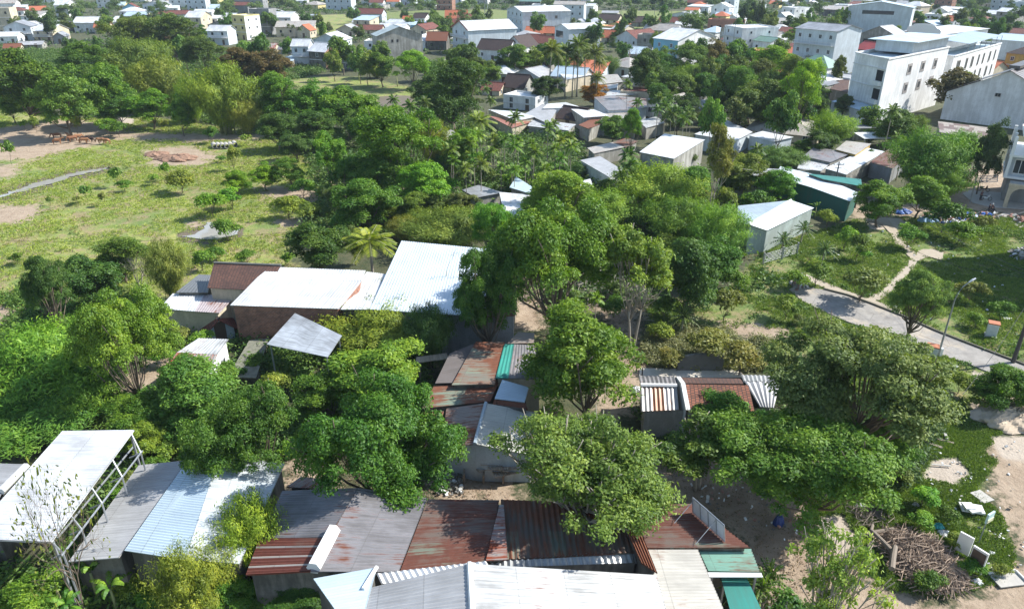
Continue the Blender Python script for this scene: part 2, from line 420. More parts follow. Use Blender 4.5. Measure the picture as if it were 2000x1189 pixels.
p1 = H.mix(H.ramp(nB, [(0.38, 0), (0.62, 1)]), (0.165, 0.225, 0.04), (0.31, 0.31, 0.085))
p1 = H.mix(H.ramp(nA, [(0.42, 0), (0.62, 0.8)]), p1, (0.11, 0.17, 0.035))
p1 = H.mix(H.ramp(H.noise(pos, 0.25, 6, 0.7), [(0.47, 0), (0.60, 0.85)]), p1, (0.27, 0.20, 0.11))
p1 = H.mix(H.ramp(nC, [(0.3, 0.55), (0.5, 0)]), p1, (0.07, 0.10, 0.025))
l1 = H.mix(H.ramp(nB, [(0.35, 0), (0.65, 1)]), (0.09, 0.15, 0.028), (0.18, 0.21, 0.05))
l1 = H.mix(H.ramp(nC, [(0.3, 0.6), (0.5, 0)]), l1, (0.03, 0.055, 0.012))
l1 = H.mix(H.ramp(H.noise(pos, 0.3, 6, 0.7), [(0.50, 0), (0.62, 0.8)]), l1, (0.25, 0.19, 0.10))
s1 = H.mix(H.ramp(nB, [(0.3, 0), (0.7, 1)]), (0.25, 0.18, 0.12), (0.39, 0.305, 0.22))
s1 = H.mix(H.ramp(nD, [(0.3, 0.5), (0.45, 0)]), s1, (0.2, 0.13, 0.08))
sa = H.mix(nD, (0.50, 0.43, 0.35), (0.33, 0.27, 0.21))
mu = H.mix(nD, (0.17, 0.13, 0.09), (0.10, 0.085, 0.055))
def edge(name, amt=0.7):
    e = H.math('ADD', H.attr('m_' + name), H.math('MULTIPLY', H.math('SUBTRACT', nB, 0.5), amt))
    e = H.math('ADD', e, H.math('MULTIPLY', H.math('SUBTRACT', nC, 0.5), amt * 0.6))
    return H.ramp(e, [(0.36, 0), (0.64, 1)])
c = H.mix(edge('past', 1.2), litter, p1)
c = H.mix(edge('lush', 1.2), c, l1)
c = H.mix(edge('soil', 1.5), c, s1)
c = H.mix(edge('mud', 0.6), c, mu)
c = H.mix(edge('sand', 0.5), c, sa)
H.l(c, b.inputs['Base Color']); b.inputs['Roughness'].default_value = 0.95
H.bump(H.math('ADD', H.math('MULTIPLY', nD, 0.7), H.math('MULTIPLY', nC, 0.4)), 0.9, 0.25, b)
gme.materials.append(gm)
tag(link('ground', gme), kind='structure')

def flat(name, pts, mat, z, th=0.0, kind='structure'):
    W = [G(x, y, 0) for x, y in pts]
    mb = MB(); top = [(p.x, p.y, z) for p in W]
    mb.poly(top[::-1] if area2(W) < 0 else top)
    if th:
        bb = [(p.x, p.y, z - th) for p in W]
        for i in range(len(W)):
            j = (i + 1) % len(W); mb.poly([bb[i], bb[j], top[j], top[i]])
    return tag(mb.build(name, mat), kind=kind)
def area2(W): return sum(W[i][0] * W[(i + 1) % len(W)][1] - W[(i + 1) % len(W)][0] * W[i][1] for i in range(len(W)))

# concrete road with joints, stains
rm, nt, b = newmat('road'); H = N(nt)
pos = H.n('ShaderNodeNewGeometry').outputs['Position']
cr = H.mix(H.ramp(H.noise(pos, 0.5, 6, 0.7), [(0.3, 0), (0.7, 1)]), (0.17, 0.155, 0.14), (0.33, 0.31, 0.28))
cr = H.mix(H.ramp(H.noise(pos, 2.5, 8, 0.8), [(0.55, 0), (0.75, 0.5)]), cr, (0.45, 0.42, 0.38))
cr = H.mix(H.ramp(H.noise(pos, 0.9, 5, 0.7), [(0.6, 0), (0.72, 0.5)]), cr, (0.12, 0.1, 0.085))
cr = H.mix(H.ramp(H.noise(pos, 0.22, 7, 0.75), [(0.5, 0), (0.62, 0.75)]), cr, (.42, .35, .26))
vo = H.n('ShaderNodeTexVoronoi', feature='DISTANCE_TO_EDGE'); vo.inputs['Scale'].default_value = .35; H.l(pos, vo.inputs['Vector'])
cr = H.mix(H.ramp(vo.outputs['Distance'], [(0.004, .4), (0.012, 0)]), cr, (.05, .045, .04))
H.l(cr, b.inputs['Base Color']); b.inputs['Roughness'].default_value = 0.9
ROAD = [(1541, 565), (1560, 556), (1608, 566), (1655, 578), (1702, 595), (1765, 620), (1825, 647), (1900, 676), (2000, 714), (2200, 790), (2200, 860), (2060, 780), (1935, 728), (1880, 706), (1825, 690), (1760, 668), (1700, 645), (1650, 626), (1600, 604), (1566, 587)]
flat('road', ROAD, rm, 0.03, 0.15)
EARTH = plain('kerb_mossy', (0.10, 0.095, 0.07), 0.95, 0, 0.5)
top = [(1608, 566), (1655, 578), (1702, 595), (1765, 620), (1825, 647), (1900, 676), (2000, 714), (2200, 790)]
mb = MB()
for i in range(len(top) - 1):
    a = G(*top[i]); c_ = G(*top[i + 1]); d = (c_ - a); L = d.length; mid = (a + c_) / 2
    nrm = Vector((-d.y, d.x, 0)).normalized() * 0.14
    if nrm.y < 0: nrm = -nrm
    mb.box((mid.x + nrm.x, mid.y + nrm.y, 0.05), (L + 0.02, 0.24 + 0.002 * i, 0.28), atan2(d.y, d.x))
tag(mb.build('kerb', EARTH), kind='structure')
flat('concrete_yard', [(1880, 378), (1893, 372), (1960, 376), (2200, 400), (2200, 418), (2000, 408), (1935, 404), (1900, 396)], CONC, 0.02, 0.15)
flat('side_road', [(1960, 416), (2300, 455), (2300, 480), (2000, 447), (1940, 425)], rm, 0.02, 0.15)
flat('far_road', [(835, 118), (870, 116), (885, 128), (905, 150), (890, 150), (865, 136), (838, 130)], rm, 0.02, 0.1)
pm, nt, b = newmat('footpath'); H = N(nt); pos = H.n('ShaderNodeNewGeometry').outputs['Position']
H.l(H.mix(H.noise(pos, 1.5, 6, .7), (.27, .22, .16), (.44, .38, .30)), b.inputs['Base Color']); b.inputs['Roughness'].default_value = .95; H.bump(H.noise(pos, 4, 4), .5, .05, b)
def wob(pts, amt=1.5): return [(x + random.uniform(-amt, amt), y + random.uniform(-amt, amt) * .5) for x, y in pts]
def dense(pts, k=4): return [(pts[i][0] + (pts[i + 1][0] - pts[i][0]) * j / k, pts[i][1] + (pts[i + 1][1] - pts[i][1]) * j / k) for i in range(len(pts) - 1) for j in range(k)] + [pts[-1]]
flat('footpath', wob(band(dense([(1700, 424), (1728, 432), (1744, 450), (1752, 468), (1772, 486), (1786, 503), (1780, 520), (1756, 542), (1738, 562), (1722, 576), (1700, 586), (1688, 586)]), 15)), pm, 0.014)
flat('footpath', wob(band(dense([(1790, 503), (1804, 494), (1822, 495), (1842, 500)]), [16] * 13)), pm, 0.018)
flat('footpath', wob(band(dense([(1572, 540), (1605, 554), (1650, 572), (1700, 590), (1765, 612)]), 11)), pm, 0.022)
# water
wm, nt, b = newmat('water'); H = N(nt)
pos = H.n('ShaderNodeNewGeometry').outputs['Position']
H.l(H.mix(H.noise(pos, 0.8, 3), (0.26, 0.25, 0.22), (0.36, 0.35, 0.32)), b.inputs['Base Color'])
b.inputs['Roughness'].default_value = 0.05; b.inputs['IOR'].default_value = 1.45
H.bump(H.noise(pos, 2.0, 3), 0.15, 0.05, b)
def wobble(pts, n=5, amt=2.0):
    out = []
    for i in range(len(pts)):
        a = pts[i]; c_ = pts[(i + 1) % len(pts)]
        for k in range(n):
            t = k / n; out.append((a[0] + (c_[0] - a[0]) * t + random.uniform(-amt, amt) * 1.6, a[1] + (c_[1] - a[1]) * t + random.uniform(-amt, amt) * 0.55))
    return out
STREAM = [(-300, 432), (-60, 392), (0, 379), (40, 366), (70, 354), (110, 346), (150, 335), (185, 329), (213, 324), (212, 332), (180, 339), (140, 349), (110, 358), (60, 371), (20, 383), (-60, 403), (-300, 446)]
STREAM = [(x, y + (-2.2 if i > 8 else 2.2)) for i, (x, y) in enumerate(STREAM)]
flat('stream', wobble(STREAM, 6, 3.0), wm, 0.012)
PUDDLE = [(352, 462), (380, 458), (398, 446), (404, 434), (416, 434), (420, 446), (440, 452), (458, 444), (468, 446), (462, 458), (430, 467), (400, 468), (372, 464)]
flat('puddle', wobble(PUDDLE, 3, 1.2), wm, 0.014)
flat('wet_field', wobble([(742, 191), (775, 187), (803, 190), (806, 203), (760, 211), (738, 206)], 3, 1.0), plain('wet_mud', (.16, .13, .09), .5), 0.012)
# ------------------------------------------------------------------ vegetation prototypes
def unit(a): return a / (np.linalg.norm(a, axis=-1, keepdims=True) + 1e-9)
def rdir(n, r=None):
    r = r or rng
    return unit(r.normal(size=(n, 3)))
def leaves_at(P, Nn, ln, wd, r, jit=0.5, droop=0.0):
    """diamond leaves at points P with normals Nn"""
    n = len(P)
    t = unit(np.cross(Nn, r.normal(size=(n, 3)))); bt = np.cross(Nn, t)
    L = (ln * (1 + r.uniform(-jit, jit, n)))[:, None]; Wd = (wd * (1 + r.uniform(-jit, jit, n)))[:, None]
    a = P - t * L * 0.5; c = P + t * L * 0.5
    if droop: c[:, 2] -= droop * L[:, 0]
    return np.stack([a, P + bt * Wd * 0.5, c, P - bt * Wd * 0.5], 1)
def clump_cloud(C, Rc, n, ln, wd, r, flatz=0.75, up=0.45, rnd=0.6, shell=0.6):
    """n leaves spread over clumps with centres C and radii Rc"""
    p = Rc ** 2; k = r.choice(len(C), n, p=p / p.sum())
    d = rdir(n, r); d[:, 2] = np.where(d[:, 2] < -0.3, -d[:, 2], d[:, 2])
    rad = Rc[k] * (shell + (1 - shell) * r.random(n) ** 0.6) * (1 + 0.14 * r.normal(size=n))
    P = C[k] + d * rad[:, None] * np.array([1, 1, flatz])
    Nn = unit(d * 0.55 + np.array([0, 0, up]) + r.normal(size=(n, 3)) * rnd * 0.6)
    ctint = r.random(len(C))
    tint = np.clip(0.45 * ctint[k] + 0.55 * r.random(n), 0, 1)
    return leaves_at(P, Nn, ln, wd, r), tint
PROTO = {}
def branches(C, trunk_h, r0, r, n=None, lean=0.3, base_spread=0.0, stems=1, minr=0.04):
    mb = MB()
    stm = []
    for s in range(stems):
        a = 2 * pi * s / max(1, stems) + r.random()
        off = Vector((cos(a), sin(a), 0)) * base_spread
        pts = [off * 0.3 + Vector((0, 0, -0.3))]
        top = off + Vector((r.uniform(-lean, lean), r.uniform(-lean, lean), trunk_h))
        for i in range(1, 5):
            t = i / 4; pts.append(off * (0.3 + 0.7 * t) + (top - off) * t + Vector((r.uniform(-.1, .1), r.uniform(-.1, .1), 0)) * r0 * 2)
        mb.tube(pts, [r0 * (1.25 - 0.6 * i / 4) for i in range(5)], 7); stm.append(pts)
    idx = r.permutation(len(C))[:(n or len(C))]
    for j in idx:
        c = Vector(C[j]); pts = stm[r.integers(len(stm))]; s = pts[3 if r.random() < .5 else 4]
        mid = s.lerp(c, 0.5) + Vector((r.uniform(-.3, .3), r.uniform(-.3, .3), -0.12 * (c - s).length))
        rr = r0 * 0.42
        mb.tube([s, mid, c], [rr, rr * 0.6, minr], 5)
        for q in range(2):
            e = c + Vector((r.uniform(-1, 1), r.uniform(-1, 1), r.uniform(-.2, .8))) * 0.16 * (c - s).length
            mb.tube([mid.lerp(c, 0.6), e], [rr * 0.4, minr * 0.7], 4)
    return mb
def crown_centres(n, R, b, zc, r, low=-0.35, inner=0.5):
    d = rdir(n * 3, r); d = d[d[:, 2] > low][:n]
    rad = inner + (1 - inner) * r.random(len(d)) ** 0.45
    return d * rad[:, None] * np.array([R, R, b]) + np.array([0, 0, zc])
def mk(key, build, variants):
    PROTO[key] = [build(np.random.default_rng(100 + 17 * i + sum(map(ord, key)))) for i in range(variants)]
# every prototype: crown spans radius R, top at H, bottom of crown at f0*H
def broad(R, Hh, f0, ncl, nl, ln, wd, rc, flatz=0.75, **kw):
    def f(r):
        b = Hh * (1 - f0) / 2; zc = Hh * (1 + f0) / 2
        ax = r.uniform(0.88, 1.1)
        nl_ = kw.get('lobes', 9)
        Lc = crown_centres(nl_, R * 0.62, b * 0.62, zc, r, kw.get('low', -0.35), 0.55)
        Lc = np.concatenate([Lc, [[0, 0, zc + b * 0.35]]]); Lr = R * r.uniform(0.26, 0.44, len(Lc)); kk = r.choice(len(Lc), ncl, p=Lr ** 2 / (Lr ** 2).sum())
        dd = rdir(ncl, r); dd[:, 2] = np.where(dd[:, 2] < -0.25, -dd[:, 2], dd[:, 2])
        C = Lc[kk] + dd * (Lr[kk] * r.uniform(.75, 1.0, ncl))[:, None] * np.array([1, 1, min(1, 1.15 * b / R)])
        q_ = np.sqrt((C[:, 0] / (R - rc * .5)) ** 2 + (C[:, 1] / (R - rc * .5)) ** 2 + ((C[:, 2] - zc) / b) ** 2); C[:, :2] /= np.maximum(1, q_)[:, None]; C[:, 2] = zc + (C[:, 2] - zc) / np.maximum(1, q_)
        C[:, 0] *= ax
        az_ = np.arctan2(C[:, 1], C[:, 0]); lob = 1 + 0.12 * np.sin(3 * az_ + r.random() * 6) + 0.09 * np.sin(7 * az_ + 5 * C[:, 2] / Hh + r.random() * 6); C[:, :2] *= lob[:, None]
        C[:, 2] += 0.05 * Hh * np.sin(2.2 * C[:, 0] * 4 / R + r.random() * 6) * np.sin(2.2 * C[:, 1] * 4 / R + r.random() * 6)
        Rc = rc * r.uniform(0.45, 1.45, len(C))
        V, t = clump_cloud(C, Rc, nl, ln, wd, r, flatz, kw.get('up', 0.45), kw.get('rnd', 0.6), kw.get('shell', 0.6))
        tb = branches(C, Hh * (f0 + 0.12), kw.get('r0', 0.045 * R + 0.05), r, kw.get('nb', 14), 0.04 * Hh, kw.get('spread', 0), kw.get('stems', 1))
        Re = float(np.percentile(np.hypot(V[:, 0, 0], V[:, 0, 1]), 95)); He = float(np.percentile(V[:, 0, 2], 99.3)); fe = max(0.02, float(np.percentile(V[:, 0, 2], 2)) / He)
        return dict(R=Re, H=He, f0=fe, VT=(V, t), crown=quads_mesh('crown', V, t, LEAF), trunk=tb.mesh('trunk', kw.get('bark', BARK), True))
    return f
mk('big', broad(6.5, 10, 0.08, 230, 95000, 0.22, 0.11, 0.85, r0=0.26, nb=26, low=-0.8, lobes=16), 3)
mk('airy', broad(6.5, 10, 0.25, 170, 52000, 0.22, 0.11, 0.85, r0=0.22, nb=120, shell=0.25, bark=BARKP, lobes=15, low=-.6), 1)
mk('umbrella', broad(6.5, 9, 0.25, 230, 72000, 0.24, 0.13, 0.95, flatz=0.34, up=0.8, r0=0.25, nb=40, low=-0.5, lobes=18), 2)
mk('med', broad(4, 8, 0.06, 120, 26000, 0.25, 0.14, 0.75, r0=0.16, nb=10, low=-0.9, lobes=15), 4)
mk('fine', broad(4, 8, 0.05, 190, 34000, 0.22, 0.09, 0.6, r0=0.15, nb=14, rnd=0.9, low=-0.9, lobes=16), 2)
mk('far', broad(4, 8, 0.04, 60, 5600, 0.52, 0.30, 0.95, r0=0.16, nb=4, low=-0.9, lobes=13), 4)
mk('shrub', broad(1.6, 2.4, 0.02, 26, 2600, 0.26, 0.14, 0.55, r0=0.05, nb=8, low=-0.1), 4)
mk('farshrub', broad(1.6, 2.4, 0.02, 12, 420, 0.5, 0.28, 0.6, r0=0.05, nb=3, low=-0.1), 2)
mk('sparse', broad(3.2, 8, 0.22, 110, 20000, 0.22, 0.11, 0.55, r0=0.10, nb=22, shell=0.2, bark=BARKP, stems=2, spread=0.5), 2)
mk('thin', broad(3.2, 8, 0.15, 60, 4200, 0.22, 0.11, 0.5, r0=0.09, nb=50, shell=0.1, stems=2, spread=0.5, bark=BARKP), 1)

def bamboo(R, Hh, nc, per, ln, wd, weep=1.0):
    def f(r):
        mb = MB(); P = []; Nn = []; T = []
        for c in range(nc):
            a = r.uniform(0, 2 * pi); sp = r.random() ** 0.6 * R * 0.95; h = Hh * r.uniform(0.62, 1.0) * (1 - 0.28 * (sp / R) ** 2)
            b0 = Vector((cos(a), sin(a), 0)) * r.uniform(0, 0.22 * R)
            pts = []
            for i in range(7):
                t = i / 6; o = sp * t ** 2.2; z = h * (t - 0.16 * weep * t ** 4)
                pts.append(b0 + Vector((cos(a) * o, sin(a) * o, z)))
            if c % 3 == 0: mb.tube(pts[:5], [0.05, 0.05, 0.045, 0.035, 0.02], 4)
            ct = r.random()
            ts = 0.22 + 0.78 * r.random(per) ** 0.8
            for t in ts:
                i = min(5, int(t * 6)); q = pts[i].lerp(pts[i + 1], t * 6 - i)
                w_ = R * (0.20 * (1.1 - abs(t - 0.6)))
                d = r.normal(size=3); P.append([q.x + d[0] * w_ * .55, q.y + d[1] * w_ * .55, q.z + d[2] * w_ * 0.5 - 0.1]); T.append(np.clip(0.5 * ct + 0.5 * r.random(), 0, 1))
                Nn.append([cos(a) * 0.4 + d[0] * 0.5, sin(a) * 0.4 + d[1] * 0.5, 0.6 + 0.4 * d[2]])
        P = np.array(P); Nn = unit(np.array(Nn)); V = leaves_at(P, Nn, ln, wd, r, 0.4, 0.5)
        return dict(R=R, H=Hh * 0.98, f0=0.05, crown=quads_mesh('crown', V, np.array(T), LEAF), trunk=mb.mesh('trunk', MATS['bamboo_culm'], True))
    return f
plain('bamboo_culm', (0.28, 0.30, 0.12), 0.6)
mk('bamboo', bamboo(4, 9, 120, 330, 0.32, 0.075), 3)
mk('bamboofar', bamboo(4, 9, 46, 120, 0.6, 0.2), 2)

def frond(P, r, base, az, L, el, nl, lw, sag, ll, tint, V, T, two=True):
    """one feathered palm leaf"""
    pts = []
    for i in range(nl + 1):
        t = i / nl; x = L * t * cos(el) ; z = L * (t * sin(el) - sag * t * t)
        pts.append(base + Vector((cos(az) * x, sin(az) * x, z)))
    side = Vector((-sin(az), cos(az), 0))
    for i in range(1, nl):
        t = i / nl; q = pts[i]; fw = (pts[i + 1] - pts[i - 1]).normalized()
        l2 = ll * (0.35 + 0.65 * sin(pi * min(1, 0.12 + 0.8 * t))) * r.uniform(.85, 1.1)
        for s in (-1, 1):
            e = q + side * s * l2 * 0.8 + fw * l2 * 0.45 + Vector((0, 0, -0.35 * l2 - 0.05 * r.random()))
            wv = fw * lw * 0.5; mid = q.lerp(e, 0.45) + Vector((0, 0, 0.05 * l2))
            V.append([q, mid + wv, e, mid - wv]); T.append(np.clip(tint + 0.25 * r.normal(), 0, 1))
    return pts
def palm(Hh, R, nf, nl, lw, ll, r0, crownshaft=False, upright=0.0, lean=0.6, culm=False):
    def f(r):
        mb = MB(); V = []; T = []
        lx, ly = r.uniform(-lean, lean), r.uniform(-lean, lean)
        tp = Vector((lx, ly, Hh - R * 0.45))
        pts = [Vector((lx * t * t, ly * t * t, tp.z * t - 0.2 * (1 - t))) for t in (0, .15, .35, .6, .8, 1)]
        mb.tube(pts, [r0 * 1.5, r0 * 1.1, r0, r0 * .9, r0 * .85, r0 * .7], 7)
        rb = MB()
        for i in range(nf):
            k = i / nf; az = i * 2.399 + r.uniform(-.2, .2); el = radians(78 - 105 * k ** 0.8 + upright * 20)
            p = frond(None, r, tp, az, R * r.uniform(.9, 1.1), el, nl, lw, 0.32 + 0.25 * k, ll, r.uniform(.25, .8), V, T)
            rb.tube(p[::3] + [p[-1]], 0.03 * R / 2.5, 3)
        cm = quads_mesh('crown', np.array([[tuple(x) for x in q] for q in V]), np.array(T), LEAF)
        return dict(R=R, H=Hh, f0=1 - 1.4 * R / Hh, crown=cm, trunk=mb.mesh('trunk', BARKP, True), rib=rb.mesh('leaf_ribs', MATS['bamboo_culm']), top=tuple(tp))
    return f
mk('coconut', palm(12, 3.1, 22, 22, 0.16, 1.0, 0.16), 3)
mk('areca', palm(9, 1.9, 13, 12, 0.26, 0.8, 0.08, lean=0.4), 3)
mk('spiky', palm(1.7, 1.1, 34, 7, 0.12, 0.12, 0.06, upright=0.6, lean=0.1), 1)

def banana(Hh, R, nf):
    def f(r):
        mb = MB(); V = []; T = []
        mb.tube([(0, 0, -.2), (0.03, 0, Hh * .3), (0.05, 0.02, Hh * .6)], [0.16, 0.13, 0.08], 7)
        base = Vector((0.05, 0.02, Hh * .58))
        for i in range(nf):
            az = i * 2.4 + r.uniform(-.3, .3); el = radians(r.uniform(45, 84)); L = R * r.uniform(1.1, 1.6); n = 12; side = Vector((-sin(az), cos(az), 0)); tt = r.random()
            pts = []
            for k in range(n + 1):
                t = k / n; x = L * t * cos(el) + L * .12 * t * t; z = L * (t * sin(el) - 0.62 * t * t)
                pts.append(base + Vector((cos(az) * x, sin(az) * x, z)))
            for k in range(2, n):
                t = k / n; wl = 0.25 * sin(pi * min(1, (t - 0.12) / 0.9)) ** 0.5 if t > .12 else 0.02
                wn = 0.25 * max(0, sin(pi * min(1, (t + 1 / n - 0.12) / 0.9))) ** 0.5
                for s in (-1, 1):
                    gap = 0.82 if r.random() < .5 else 1.0
                    a_ = pts[k]; b_ = pts[k].lerp(pts[k + 1], gap)
                    V.append([a_, b_, b_ + side * s * wn + Vector((0, 0, -0.10 - .1 * r.random())), a_ + side * s * wl + Vector((0, 0, -0.10))]); T.append(np.clip(tt + .1 * r.normal(), 0, 1))
        cm = quads_mesh('crown', np.array([[tuple(x) for x in q] for q in V]), np.array(T), LEAF)
        return dict(R=R, H=Hh, f0=0.2, crown=cm, trunk=mb.mesh('trunk', MATS['bamboo_culm'], True))
    return f
mk('banana', banana(3.6, 1.9, 9), 3)
def bare(Hh, R, mat, leafn=0, tk=1.0):
    def f(r):
        mb = MB(); tips = []
        def grow(p, d, L, rad, lev):
            q = p + d * L; m = p.lerp(q, .5) + Vector(tuple(r.normal(size=3) * L * .06))
            mb.tube([p, m, q], [rad, rad * .85, rad * .65], 5 if lev < 2 else 3)
            if lev >= 5: tips.append(q); return
            for k in range(3 if lev < 3 else 2):
                nd = (d + Vector(tuple(r.normal(size=3) * .48)) + Vector((0, 0, .12))).normalized(); grow(q, nd, L * r.uniform(.62, .85), rad * .6, lev + 1)
        for s in range(3):
            a = s * 2.1 + r.random(); grow(Vector((0, 0, -0.1)), Vector((cos(a) * .3, sin(a) * .3, 1)).normalized(), Hh * .27, 0.09 * tk, 0)
        d = dict(R=R, H=Hh, f0=0.1, trunk=mb.mesh('trunk', mat))
        P = np.array([tuple(t) for t in tips]); P = np.repeat(P, leafn, 0) + r.normal(size=(len(P) * leafn, 3)) * .16 if leafn else P[:0]
        if leafn: d['crown'] = quads_mesh('crown', leaves_at(P, rdir(len(P), r), .22, .1, r), r.random(len(P)), LEAF)
        return d
    return f
mk('bare', bare(5, 2.6, BARKP), 2)
mk('twiggy', bare(6, 3.0, BARK, 1, .6), 2)

# ------------------------------------------------------------------ planting
PLANTS = []                     # (object, phrase, px, py) - labelled once everything stands
TREE_GROUP = {}
def plant(kind, cx, cy, wpx, hpx, col, phrase, cat='tree', name=None, group=None, ht=None, v=None):
    """stand a plant so that its crown fills the box centred on (cx, cy), wpx by hpx photo pixels"""
    if kind.startswith('bamboo'): wpx *= 1.22; hpx *= 1.22
    elif kind not in ('coconut', 'areca', 'banana', 'spiky'): wpx *= .97; hpx *= (.93 if kind in ('big', 'umbrella') else .82)
    pr = PROTO[kind]; p = pr[v % len(pr)] if v is not None else pr[rng.integers(len(pr))]
    s = mpp(cx, cy, 0); R = wpx / 2 * s
    for _ in range(4):
        vv = (cy - 594.5) / F; ph = TH + math.atan(vv)
        b2 = (hpx / 2 * s) ** 2 - (R * sin(ph)) ** 2
        bb = sqrt(max(b2, 0)) / cos(ph); bb = max(bb, (0.58 if kind in ('med', 'fine', 'far') else 0.38) * R)
        f0 = p['f0'] if 'top' not in p else 0.3
        Ht = ht or 2 * bb / (1 - f0)
        zc = Ht * (1 + f0) / 2 if 'top' not in p else Ht * 0.9
        s = mpp(cx, cy, zc); R = wpx / 2 * s
    base = G(cx, cy, zc); base.z = 0
    kx = R / p['R']; kz = Ht / p['H']
    if 'top' in p: kx = kz = Ht / p['H']; kx = R / p['R']
    o = empty(name or {'tree': 'tree', 'palm': 'palm_tree', 'shrub': 'shrub', 'bamboo': 'bamboo_clump', 'banana': 'banana_plant'}.get(cat, 'tree'), base, float(rng.uniform(0, 6.28)))
    if 'top' in p: base.x -= 0; o.rotation_euler.z = float(rng.uniform(0, 6.28))
    o.scale = (kx, kx, kz)
    tag(o, None, cat, group)
    link('trunk' if cat not in ('shrub',) else 'stem', p['trunk'], o)
    if 'crown' in p:
        c = link('crown', p['crown'], o)
        f = float(rng.uniform(.9, 1.3)) if v is None else float(rng.uniform(.95, 1.15)); c.color = (col[0] * f * float(rng.uniform(1.0, 1.4)), col[1] * f * 1.22 * float(rng.uniform(.96, 1.04)), col[2] * f * .6, 1)
    if 'rib' in p: link('leaf_ribs', p['rib'], o)
    q = proj((base.x, base.y, zc)); PLANTS.append([o, phrase, q[0], q[1]])
    return o
# leaf colours (albedo)
DG = (0.035, 0.075, 0.018); MG = (0.065, 0.125, 0.024); BGc = (0.10, 0.19, 0.03); YG = (0.14, 0.20, 0.035); OL = (0.14, 0.15, 0.055); GG = (0.085, 0.13, 0.07)
RB_ = (0.095, 0.07, 0.04); BL = (0.03, 0.055, 0.018); YL = (0.17, 0.24, 0.05)
# ------------------------------------------------------------------ building kit
def lerp(a, b, t): return a + (b - a) * t
def sheet(mb, A, B, C, D, pitch=0.25, amp=0.03, th=0.05, m=0):
    """roof sheet; ribs run A->D, profile repeats along A->B"""
    A, B, C, D = map(Vector, (A, B, C, D))
    nrm = (B - A).cross(D - A)
    if nrm.z < 0: nrm = -nrm
    nrm.normalize()
    W1 = ((B - A).length + (C - D).length) / 2; L = ((D - A).length + (C - B).length) / 2
    n = max(1, int(round(W1 / pitch * 4))) if pitch else 1
    n = min(n, 600)
    rows = []
    b = len(mb.v)
    for j, t in enumerate((0, 0.5, 1)):
        for i in range(n + 1):
            s = i / n; p = lerp(lerp(A, B, s), lerp(D, C, s), t)
            o = (0, 1, 0, -1)[i % 4] * amp if pitch else 0
            if pitch is None: o = 0
            mb.v.append(tuple(p + nrm * o))
    flip = (B - A).cross(D - A).z > 0
    for j in range(2):
        for i in range(n):
            q = (b + j * (n + 1) + i, b + j * (n + 1) + i + 1, b + (j + 1) * (n + 1) + i + 1, b + (j + 1) * (n + 1) + i)
            if not flip: q = q[::-1]
            uvq = [((i + a) / n * W1, (j + c_) / 2 * L) for a, c_ in ((0, 0), (1, 0), (1, 1), (0, 1))]
            if not flip: uvq = uvq[::-1]
            mb.f.append(q); mb.uv.append(uvq); mb.m.append(m)
    # underside and edges
    P = [A, B, C, D]; dn = nrm * (th + amp)
    Q = [p - dn for p in P]
    mb.poly([Q[0], Q[3], Q[2], Q[1]] if flip else Q, m=m)
    T = [p + nrm * 0 for p in P]
    for i in range(4):
        j = (i + 1) % 4
        q = [Q[i], Q[j], T[j], T[i]]
        mb.poly(q if flip else q[::-1], m=m)
def lw(base, pts): return [Vector(p) - Vector(base) for p in pts]
UNITWIN = None
def win_meshes():
    global UNITWIN
    a = MB(); a.box((0, 0, 0), (1, 0.06, 1)); pane = a.mesh('window', GLASS)
    fr = {}
    for k, mt in (('w', FRAME), ('g', FRAMEG)):
        a = MB()
        for x in (-0.52, 0.52): a.box((x, -0.03, 0), (0.09, 0.12, 1.13))
        for z in (-0.54, 0.54): a.box((0, -0.032, z), (0.95, 0.12, 0.09))
        a.box((0, -0.034, 0), (0.06, 0.07, 0.99)); fr[k] = a.mesh('frame', mt)
    a = MB(); a.box((0, 0, 0), (1, 0.08, 1)); door = a.mesh('door', MATS['door_paint'])
    UNITWIN = (pane, fr, door)
plain('door_paint', (0.10, 0.065, 0.045), 0.6); win_meshes()
def add_window(root, p, rz, w_, h_, fr='w', frame=True, mat=None):
    o = link('window', UNITWIN[0], root, p); o.rotation_euler = (0, 0, rz); o.scale = (w_, 1, h_)
    if mat:
        o.data = UNITWIN[0].copy(); o.data.materials[0] = mat
    if frame: link('frame', UNITWIN[1][fr], o)
    return o
def facade(root, x0, x1, y, z0, hs, n, rz, far, door=False, wh=(1.0, 1.2), fr='w'):
    """row of windows along a wall from x0 to x1 (local), wall plane y"""
    for i in range(n):
        t = (i + 0.5) / n; p = Vector((lerp(x0[0], x1[0], t), lerp(x0[1], x1[1], t), z0 + hs * 0.55))
        if door and i == n // 2:
            d = link('door', UNITWIN[2], root, (p.x, p.y, z0 + 1.05)); d.rotation_euler = (0, 0, rz); d.scale = (1.1, 1, 2.1)
        else: add_window(root, p, rz, wh[0], wh[1], fr, not far)
